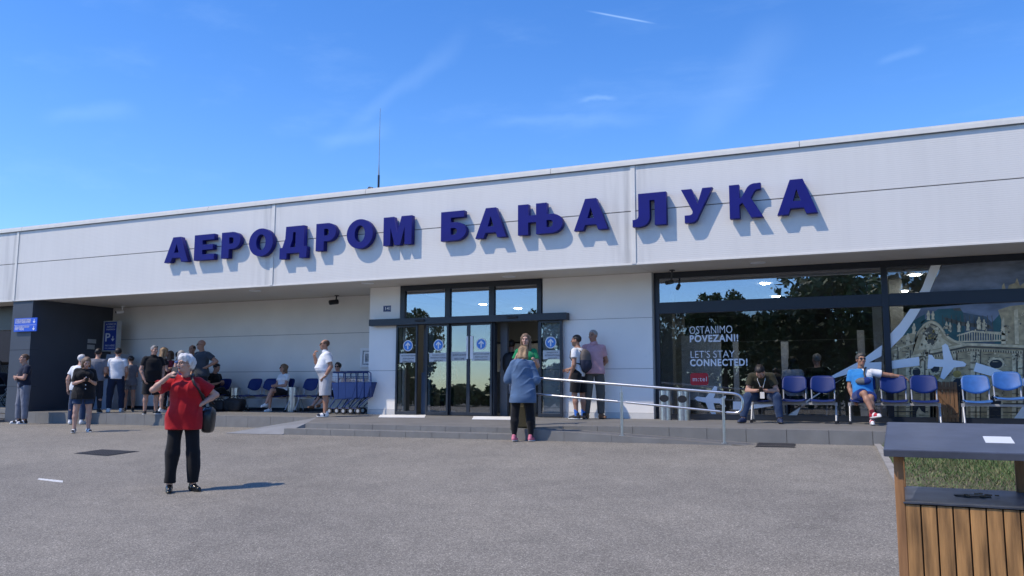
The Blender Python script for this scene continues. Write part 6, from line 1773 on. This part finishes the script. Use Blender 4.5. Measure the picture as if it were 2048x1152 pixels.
# white polo seen from behind
ft, H = stand(229, 825, 695, 'p'); print('polo back', ft, H)
person('man in a white polo shirt and dark jeans seen from behind at the payment machine', ft, face_yaw(ft, 172), H, False, 1.10, .02, arms=mix_(HANG, dict(uaL=(.38, .1, -1), faL=(-.1, .9, -.25), uaR=(-.26, .0, -1), faR=(.15, .75, -.6))), legs=dict(thL=(.13, -.02, -1), thR=(-.13, .06, -1), ftL=20, ftR=-10), hair=('short', 'dark'), skin_='mid',
    top=dict(mat=C_['white'], hem=.04, sleeve=.55, neck='polo', loose=.5), bottom=dict(kind='t', mat=C_['darkdenim'], length=1.93, loose=.026, rise=.2), shoes=shoe(S_white))
ft, H = stand(257, 823, 711, 'p'); print('small', ft, H)
person('dark haired woman in a grey top, partly behind the white polo shirt', ft, face_yaw(ft, 195), H, True, 1.0, arms=mix_(HANG, dict(faR=(.3, .8, -.3))), hair=('bun', 'dark'), skin_='mid', top=dict(mat=C_['greymarl'], hem=.12), bottom=dict(kind='s', length=.55, mat=C_['greymarl'], name='shorts'), shoes=shoe(S_dark))
# man in black with sunglasses on his head
ft, H = stand(300, 829, 690, 'p'); print('black', ft, H)
person('grey haired man in black shirt and shorts with sunglasses on his head', ft, face_yaw(ft, 22), H, False, 1.22, .06, arms=mix_(HANG, dict(uaR=(-.38, -.05, -1), faR=(.25, .38, -1), uaL=(.3, .1, -1), faL=(-.2, .5, -1))), legs=dict(ftL=20, ftR=-30, thL=(.10, 0, -1), thR=(-.09, .05, -1)), hair=('crop', 'grey'), skin_='mid', head=(10, 0), glasses='raised',
    top=dict(mat=C_['black'], hem=.12, sleeve=.62, loose=.7, inflate=.02, neck='polo'), bottom=dict(kind='s', length=.98, mat=C_['black'], loose=.035, flare=.02, name='shorts'), shoes=shoe(S_dark))
ft, H = stand(317, 826, 693, 'p'); ft = back(ft, .25); print('blonde', ft, H)
person('long haired blonde woman in black beside the man with raised sunglasses', ft, face_yaw(ft, 120), H, True, 1.05, arms=PHONE, head=(0, -12), hair=('vlong', 'blonde'), top=dict(mat=C_['black2'], hem=.10, sleeve=.5), bottom=dict(kind='s', length=.7, mat=C_['black2'], loose=.03, name='shorts'), shoes=shoe(S_white))
ft, H = stand(333, 823, 700, 'p'); ft = back(ft, .5); print('maroon', ft, H)
person('dark haired woman in a maroon top in the waiting crowd', ft, face_yaw(ft, 130), H, True, 1.08, arms=mix_(HANG, dict(faL=(-.3, .9, -.1))), hair=('bob', 'brown'), skin_='mid', top=dict(mat=C_['maroon'], hem=.1), bottom=dict(kind='t', mat=C_['shadow'], length=1.9), shoes=shoe(S_tan))
ft, H = stand(350, 823, 701, 'p'); ft = back(ft, .6); print('darkback', ft, H)
person('dark haired man in dark clothes at the back of the waiting crowd', ft, face_yaw(ft, 160), H, False, 1.0, arms=HANG, hair=('short', 'dark'), skin_='mid', top=dict(mat=C_['shadow'], hem=.1), bottom=dict(kind='t', mat=C_['shadow'], length=1.9), shoes=shoe(S_dark))
ft, H = stand(358, 826, 700, 'p'); print('vest', ft, H)
person('grey haired woman in a blue sleeveless top, behind the woman in red', ft, face_yaw(ft, 215), H, True, 1.18, arms=mix_(HANG, dict(uaR=(-.25, .5, -.8), faR=(.2, .8, .25), faL=(-.2, .8, -.2))), hair=('bob', 'grey'), top=dict(mat=C_['vest'], hem=.1, sleeve=.0), bottom=dict(kind='t', mat=C_['shadow'], length=1.8), shoes=shoe(S_white))
ft, H = stand(381, 823, 688, 'p'); ft = back(ft, .4); print('bald', ft, H)
person('balding man in dark clothes half hidden behind the grey T-shirt', ft, face_yaw(ft, -35), H, False, 1.0, arms=HANG, hair=('fringe', 'dark'), skin_='tan', top=dict(mat=C_['shadow'], hem=.1), bottom=dict(kind='t', mat=C_['shadow'], length=1.9), shoes=shoe(S_dark))
ft, H = stand(400, 824, 679, 'p'); print('greyT', ft, H)
person('bald man in a dark grey T-shirt and sunglasses with a hand on his hip', ft, face_yaw(ft, -48), H, False, 1.12, .02, arms=mix_(HIPS, dict(uaR=(-.2, .1, -1), faR=(.2, .5, -.9), uaL=(.62, -.35, -.55))), legs=dict(ftL=25, ftR=-10), hair=('none', 'dark'), skin_='tan', head=(-28, 0), glasses='dark',
    top=dict(mat=C_['greyblue'], hem=.1, sleeve=.6, loose=.4), bottom=dict(kind='t', mat=C_['shadow'], length=1.93), shoes=shoe(S_dark))
# seated, dark trousers, behind the handbag
p_ = atY(424, 790, YB2); zf = plat_z(p_[0], YB2)
person('seated person in dark clothes with crossed legs behind the woman in red', (p_[0], YB2+.05, zf), face_yaw(p_, 40), 1.75, False, 1.05, seat=.43, arms=PHONE, head=(10, -15), legs=sit_legs(1.75, .43, L=(.1, 0), R=(.25, 0), thR=(.12, 1, .22), shR=(.75, .35, -.55), fpR=15), hair=('short', 'dark'), skin_='mid',
    top=dict(mat=C_['black'], hem=.05), bottom=dict(kind='t', mat=C_['black'], length=1.95), shoes=shoe(S_dark))
# seated woman in white
p_ = atY(563, 790, YB2); zf = plat_z(p_[0], YB2)
person('seated woman in a white T-shirt and dark skirt with crossed legs on the blue seats', (p_[0], YB2+.06, zf), face_yaw(p_, -48), 1.68, True, 1.05, seat=.43, torso=(0, -.06, 1), head=(-28, 0), legs=sit_legs(1.68, .43, L=(.05, 0), R=(.1, 0), shR=(0, .02), thL=(-.20, 1, .20), shL=(-.28, .30, -.9), fpL=-8, ftL=-10),
    arms=dict(uaL=(.15, .45, -1), faL=(-.5, .9, -.05), uaR=(-.15, .45, -1), faR=(.45, .9, -.05)), hair=('bob', 'mouse'), skin_='mid', glasses='dark', top=dict(mat=C_['white'], hem=.05, sleeve=.55, neck='v'), bottom=dict(kind='s', length=.80, mat=C_['black'], loose=.03, name='skirt'), shoes=shoe(S_white))
# seated woman behind the trolleys
p_ = atY(675, 790, YB2); zf = plat_z(p_[0], YB2)
person('dark haired woman in sunglasses seated behind the blue trolleys', (p_[0], YB2+.02, zf), face_yaw(p_, -30), 1.72, True, 1.0, seat=.43, head=(10, -5), legs=sit_legs(1.72, .43, L=(.0, 0), R=(-.25, 0), thR=(-.42, .8, -.02), shR=(-.45, .55, -.62), thL=(-.35, 1, .06), shL=(-.60, .5, -.6), fpR=10),
    arms=dict(uaL=(.15, .3, -1), faL=(-.6, .9, .3), uaR=(-.15, .3, -1), faR=(.5, .9, .2)), hair=('bun', 'dark'), skin_='mid', glasses='dark', top=dict(mat=C_['white'], hem=.05, sleeve=.3), bottom=dict(kind='t', mat=C_['shadow'], length=1.6), shoes=shoe(S_tan, M_bsole, high=0))
# man in white polo and shorts, smoking
ft, H = stand(650, 834, 678, 'p'); print('polo', ft, H)
i_ = person('big bellied man in white polo and pale shorts raising a hand to his mouth', ft, face_yaw(ft, -80), H, False, 1.16, .11, arms=dict(uaL=(.25, -.28, -1), faL=(-.12, .48, -.85), hdL=(-.2, .6, -.75), uaR=(-.12, .55, -.82), faR=(.25, .35, .95), hdR=(.5, -.1, .8), pnR=(.1, -1, 0)), hands=('relaxed', 'hold'), legs=dict(ftL=4, ftR=-8, thL=(.05, .03, -1), thR=(-.05, -.04, -1)), skin_='tan', hair=('fringe', 'brown'), head=(0, 2), glasses='dark',
    top=dict(mat=C_['white'], hem=-.075, sleeve=.66, neck='polo', loose=.6, inflate=.018, wide=.014), bottom=dict(kind='s', length=1.02, mat=C_['offwhite'], loose=.040, flare=.028, name='shorts', rise=.17, fold=.006), shoes=shoe(S_white, accent=C_['navy']))
f = MB(); pts = [i_['wrL']+(i_['elL']-i_['wrL'])*.08+ .036*(math.cos(k_*.524)*unit(np.cross(i_['elL']-i_['wrL'], (1, 0, 0)))+math.sin(k_*.524)*unit(np.cross(np.cross(i_['elL']-i_['wrL'], (1, 0, 0)), i_['elL']-i_['wrL']))) for k_ in range(13)]
f.tube(pts, .008, 6, False); f.build('wrist_watch', M_steel, i_['root'])
f = MB(); b_ = [tuple(i_['pel']+i_['up']*.085+(i_['lf']*math.cos(k_*.3142)*.186+i_['fr']*(math.sin(k_*.3142)*.165+.035))) for k_ in range(21)]
f.tube(b_, .016, 6, False); f.build('belt', C_['navy'], i_['root'])
# denim shirt woman, from behind
ft, H = stand(1045, 883, 692, 'g'); print('denim', ft, H)
person('woman in a loose denim shirt, black leggings and pink trainers seen from behind', ft, face_yaw(ft, 176), H+.03, True, 1.12, arms=dict(uaL=(.30, .1, -1), faL=(-.35, .95, -.05), uaR=(-.30, .1, -1), faR=(.35, .95, .05)), head=(-6, -26), neckfwd=.06, legs=dict(thL=(.10, 0, -1), thR=(-.13, .02, -1), shL=(.03, -.04, -1), ftL=-12, ftR=-22), hres=.009, hair=('bob', 'blonde'),
    top=dict(mat=C_['shirtdenim'], hem=.24, sleeve=1.5, loose=.9, inflate=.026, wide=.022, flare=.03, fold=.014, name='denim_shirt'), bottom=dict(kind='t', length=1.86, mat=C_['black'], loose=.016, tight=True, fold=.002, name='leggings'), shoes=shoe(S_pink, sock=C_['black'], sockh=.07))
# green T-shirt woman facing her
ft, H = stand(1052, 850, 666, 'p'); print('green', ft, H)
person('woman in a green T-shirt with long brown hair talking to the woman in denim', ft, face_yaw(ft, -4), H, True, 1.16, arms=dict(uaR=(-.28, .15, -1), faR=(.30, .55, .75), uaL=(.28, .2, -1), faL=(-.15, .95, .35)), hands=('relaxed', 'flat'), head=(-6, -4), hair=('long', 'mouse'), top=dict(mat=C_['green'], hem=.12, sleeve=.55, neck='v', loose=.6), bottom=dict(kind='t', mat=C_['khaki'], length=1.9), shoes=shoe(S_tan))
# suitcase beside them
c = atY(1046, 868, 13.92); t = thing('suitcase', (c[0], 13.92, .112), 'olive brown upright suitcase on the steps between the two women', 'suitcase', .2)
M_ol = mat('olive nylon', (.050, .042, .018), .7, var=.2, bump=.2)
f = MB(); f.box(-.21, .21, -.13, .13, .05, .70); f.build('body', M_ol, t, bevel=.035)
f = MB(); f.box(-.16, .16, -.155, -.125, .12, .50); f.build('pocket', M_ol, t, bevel=.02)
f = MB(); f.tube([(-.1, .10, .68), (-.1, .10, .98), (.1, .10, .98), (.1, .10, .68)], .011, 6); f.build('handle', M_steel, t)
for sx in (-.17, .17):
    for sy in (-.1, .1):
        f = MB(); f.tube([(sx-.012, sy, .025), (sx+.012, sy, .025)], .025, 10); f.build('wheel', M_rubber, t)
# man with a backpack in the doorway
def backpack(info, label, col, col2=None, sc=1.0):
    t = thing('backpack', tuple(world_pt(info, np.zeros(3))), label, 'backpack', info['root'].rotation_euler[2])
    G = Fld(info['pel']-np.array([.35, .35, .1]), info['neck']+np.array([.35, .4, .15]), .012); d_ = -info['fr']*(.185*sc)
    R3 = np.stack([info['lf'], info['fr'], info['up']], 1)
    G.add(*ell(info['spine'](.46)+d_, np.array((.165, .11, .25))*sc, R3), k=.03); G.add(*ell(info['spine'](.70)+d_*.95, np.array((.14, .085, .15))*sc, R3), k=.06); G.add(*ell(info['spine'](.33)+d_*1.35, np.array((.12, .07, .12))*sc, R3), k=.03)
    G.warp(.006, 3, 22); v_, q_ = G.mesh()
    mid_ = info['spine'](.52)
    to_mesh('body', (relax(v_, q_), q_), [col, col2 or col], t, (lambda C_: (((C_-mid_)@info['up']) > 0).astype(int)) if col2 else None)
    f = MB()
    for sg in (1, -1):
        o1 = info['lf']*sg*.10
        f.tube([tuple(p_) for p_ in (info['spine'](.82)+o1-info['fr']*.13, info['spine'](1.0)+o1*1.05-info['fr']*.01, info['spine'](.88)+o1*1.1+info['fr']*.12, info['spine'](.62)+o1*1.35+info['fr']*.125, info['spine'](.42)+o1*1.75+info['fr']*.02, info['spine'](.35)+o1*1.2-info['fr']*.12)], .017, 6)
    f.build('strap', M_black, t)
    return t
ft = atZ(1032, 831, ZP); ft = np.array([ft[0], 18.05, ZP]); 
i_ = person('man in black with white shorts walking in through the open doorway', ft, face_yaw(ft, 168), 1.80, False, 1.05, arms=HANG, legs=dict(thL=(.08, .12, -1), thR=(-.08, -.08, -1)), hair=('short', 'dark'), skin_='tan', top=dict(mat=C_['black'], hem=.06), bottom=dict(kind='s', length=.95, mat=C_['stripe'], loose=.035, flare=.02, name='shorts'), shoes=shoe(S_tan))
backpack(i_, 'large black backpack on the man in the doorway', M_bag)
# man in white T-shirt and black shorts
ft, H = stand(1160, 839, 668, 'p'); print('tee', ft, H)
i_ = person('man in a white T-shirt, black shorts and blue socks carrying a backpack', ft, face_yaw(ft, -118), H, False, 1.0, arms=mix_(HANG, dict(uaL=(.20, -.05, -1), faL=(-.25, .45, -.9), uaR=(-.2, .2, -1), faR=(.4, .8, -.3))), legs=dict(thL=(.05, .10, -1), shL=(.0, -.12, -1), thR=(-.07, -.06, -1), ftL=5, ftR=-18), hair=('crop', 'dark'), skin_='tan', beard=True, head=(12, 0),
    top=dict(mat=C_['white'], hem=.07, sleeve=.5, loose=.2), bottom=dict(kind='s', length=.86, mat=C_['black'], loose=.030, flare=.02, name='shorts'), shoes=shoe(S_dark, sock=mat('blue sock', (.04, .16, .55), .9), sockh=.11))
backpack(i_, 'navy and grey backpack worn by the man in the white T-shirt', mat('navy nylon', (.014, .020, .045), .7, bump=.2), mat('taupe nylon', (.11, .095, .088), .75, bump=.2), .95)
# man in pink leaning on the wall
ft, H = stand(1188, 837, 658, 17.22); print('pink', ft, H)
person('man in a pale pink polo leaning back against the white entrance wall', ft, face_yaw(ft, 8), H, False, 1.05, .015, torso=(0, -.06, 1), arms=dict(uaL=(.34, -.35, -1), faL=(-.55, -.35, -.6), uaR=(-.34, -.35, -1), faR=(.5, -.3, -.6)), legs=dict(thL=(.08, .08, -1), thR=(-.12, .05, -1), shR=(-.05, .02, -1), ftL=20, ftR=-28), hair=('crop', 'grey'), skin_='tan', head=(-42, -2),
    top=dict(mat=C_['pink'], hem=.08, sleeve=.6, neck='polo', loose=.4), bottom=dict(kind='t', mat=C_['khaki'], length=1.95, loose=.028, fold=.007), shoes=shoe(S_tan, M_bsole))
# seated man looking at his phone
p_ = atY(1527, 790, YB1); zf = plat_z(p_[0], YB1)
i_ = person('seated man in an olive T-shirt with a white lanyard hunched over his phone', (p_[0], YB1-.02, zf), face_yaw(p_, -4), 1.80, False, 1.10, .03, seat=.43, torso=(0, 1.0, 1), bend=.06, head=(-8, -40), neckfwd=.05, hands=('hold', 'hold'), legs=sit_legs(1.80, .43, L=(.42, 0), R=(-.42, 0), shL=(.12, .0), shR=(-.22, .12), ftL=14, ftR=-26),
    arms=dict(uaL=(.34, .05, -1), uaR=(-.34, .05, -1), faL=(-.72, .72, .02), faR=(.72, .72, .02), hdL=(-.8, .5, .15), hdR=(.8, .5, .15), pnL=(-.2, -.4, .9), pnR=(.2, -.4, .9)), hair=('short', 'dark'), skin_='mid', beard=True, hres=.009,
    top=dict(mat=C_['olive'], hem=.04, sleeve=.62, loose=.5), bottom=dict(kind='t', mat=C_['denim'], length=1.93, loose=.024, fold=.007), shoes=shoe(S_navy, M_bsole))
phone_at(i_, 'both', 'phone held by the seated man in olive')
f = MB()
pc = i_['spine'](.55)+i_['fr']*.185-np.array([0, 0, .05])
for sg in (1, -1): f.tube([tuple(i_['spine'](.99)+i_['lf']*sg*.065-i_['fr']*.01+i_['up']*.015), tuple(i_['spine'](.92)+i_['lf']*sg*.07+i_['fr']*.11), tuple(pc)], .006, 5)
R_ = np.stack([i_['lf'], i_['fr'], np.array([0, 0, 1])], 1)
f.prism([tuple(pc+np.array([a, 0, b_])) for a, b_ in ((-.04, -.02), (.04, -.02), (.04, -.14), (-.04, -.14))], tuple(i_['fr']*.004))
f.build('lanyard', M_print, i_['root'])
# seated man with one arm along the seats
p_ = atY(1727, 790, YB1); zf = plat_z(p_[0], YB1)
i_ = person('seated man in a blue and white jersey with one arm along the seats', (p_[0], YB1+.04, zf), face_yaw(p_, 4), 1.76, False, 1.04, .02, seat=.42, torso=(-.03, -.30, 1), head=(22, 0), hres=.009, legs=sit_legs(1.80, .43, L=(.02, 0), R=(-.04, 0), shL=(.0, .05), thR=(.17, 1, .17), shR=(.34, .40, -.80), thL=(.0, 1, 0), fpR=8, ftR=38, ftL=0),
    arms=dict(uaL=(.97, -.12, -.18), faL=(.97, -.12, -.14), hdL=(.9, .1, -.4), uaR=(-.18, .15, -1), faR=(.22, .42, -.85), pnR=(.6, -.3, .3)), hair=('short', 'salt'), skin_='tan', glasses='dark', hands=('relaxed', 'fist'),
    top=dict(mat=C_['sky'], mat2=C_['white'], split=lambda x, y, t: (x-.05+.35*(t-.75)*.5 > -.0) & (t > .62), hem=.05, sleeve=.62, loose=.3), bottom=dict(kind='s', length=.80, mat=C_['royal'], loose=.030, flare=.02, name='shorts'), shoes=shoe(S_red, accent=S_white, sock=C_['maroon'], sockh=.05))
t = thing('waist_bag', tuple(world_pt(i_, np.zeros(3))), 'navy and grey belt bag with a chest strap on the seated man in the jersey', 'bag', i_['root'].rotation_euler[2])
G = Fld(i_['pel']-.4, i_['neck']+.3, .010); R3 = np.stack([i_['lf'], i_['fr'], i_['up']], 1)
G.add(*ell(i_['spine'](.44)+i_['fr']*.165, (.13, .05, .07), R3), k=.02); G.add(*ell(i_['spine'](.44)+i_['fr']*.185+i_['lf']*.06, (.085, .05, .065), R3), k=.02); v_, q_ = G.mesh()
m0 = i_['spine'](.44)
to_mesh('body', (v_, q_), [C_['royal'], mat('bag grey', (.10, .11, .12), .7)], t, lambda C_: ((((C_-m0)@i_['lf']) < .02)).astype(int))
f = MB(); f.tube([tuple(q) for q in (i_['spine'](.5)+i_['fr']*.20+i_['lf']*.05, i_['spine'](.72)+i_['fr']*.175+i_['lf']*.035, i_['spine'](.93)+i_['fr']*.125+i_['lf']*.06, i_['spine'](1.0)+i_['lf']*.09+i_['up']*.03, i_['spine'](.85)-i_['fr']*.13+i_['lf']*.06)], .016, 6)
f.build('strap', M_black, t)
# people inside, seen through the glass
zf = ZP
for u, lb, hr_, tp_, hgt in ((1588, 'black haired woman in white sitting inside behind the glass', ('long', 'dark'), C_['white'], 1.72), (1637, 'short haired man in black sitting inside behind the glass', ('crop', 'grey'), C_['black'], 1.82)):
    p_ = atY(u, 790, 18.5)
    person(lb, (p_[0], 18.5, zf), face_yaw(p_, 178), hgt, hgt < 1.75, 1.05, seat=.44, arms=PHONE, legs=sit_legs(hgt, .44), hair=hr_, skin_='mid', head=(25, 0), top=dict(mat=tp_, hem=.05), bottom=dict(kind='t', mat=C_['shadow'], length=1.9), shoes=shoe(S_dark))
xs_ = [float(atY(u, 790, 18.5)[0]) for u in (1588, 1637)]
t = thing('beam_bench', (xs_[0], 18.5, zf), 'grey beam bench inside the hall under the two people seen through the glass', 'bench', rad(180))
for x in xs_:
    for nm, me_ in (('seat', ME['navy'][0]), ('backrest', ME['navy'][1]), ('seat_bracket', ME['br'])):
        o = bpy.data.objects.new(nm, me_); COL.objects.link(o); o.parent = t; o.location = (-(x-xs_[0]), 0, .43)
f = MB(); f.box(-(xs_[1]-xs_[0])-.24, .24, .0, .07, .345, .385)
for x in (.15, -(xs_[1]-xs_[0])-.15): f.tube([(x, .03, .37), (x, .03, .0)], .02, 8)
f.build('beam', M_grey, t)
ft = np.array([float(atY(893, 820, 18.6)[0]), 18.6, ZP])
person('man in a pale patterned shirt and dark trousers standing inside the left doors', ft, face_yaw(ft, 30), 1.80, False, 1.12, .03, arms=mix_(HANG, dict(faL=(-.1, .5, -.8))), hair=('short', 'dark'), skin_='mid', top=dict(mat=mat('patterned shirt', (.42, .43, .41), .8, var=.75, scale=14, detail=2), hem=.14, loose=.6), bottom=dict(kind='t', mat=C_['navy'], length=1.85), shoes=shoe(S_white))
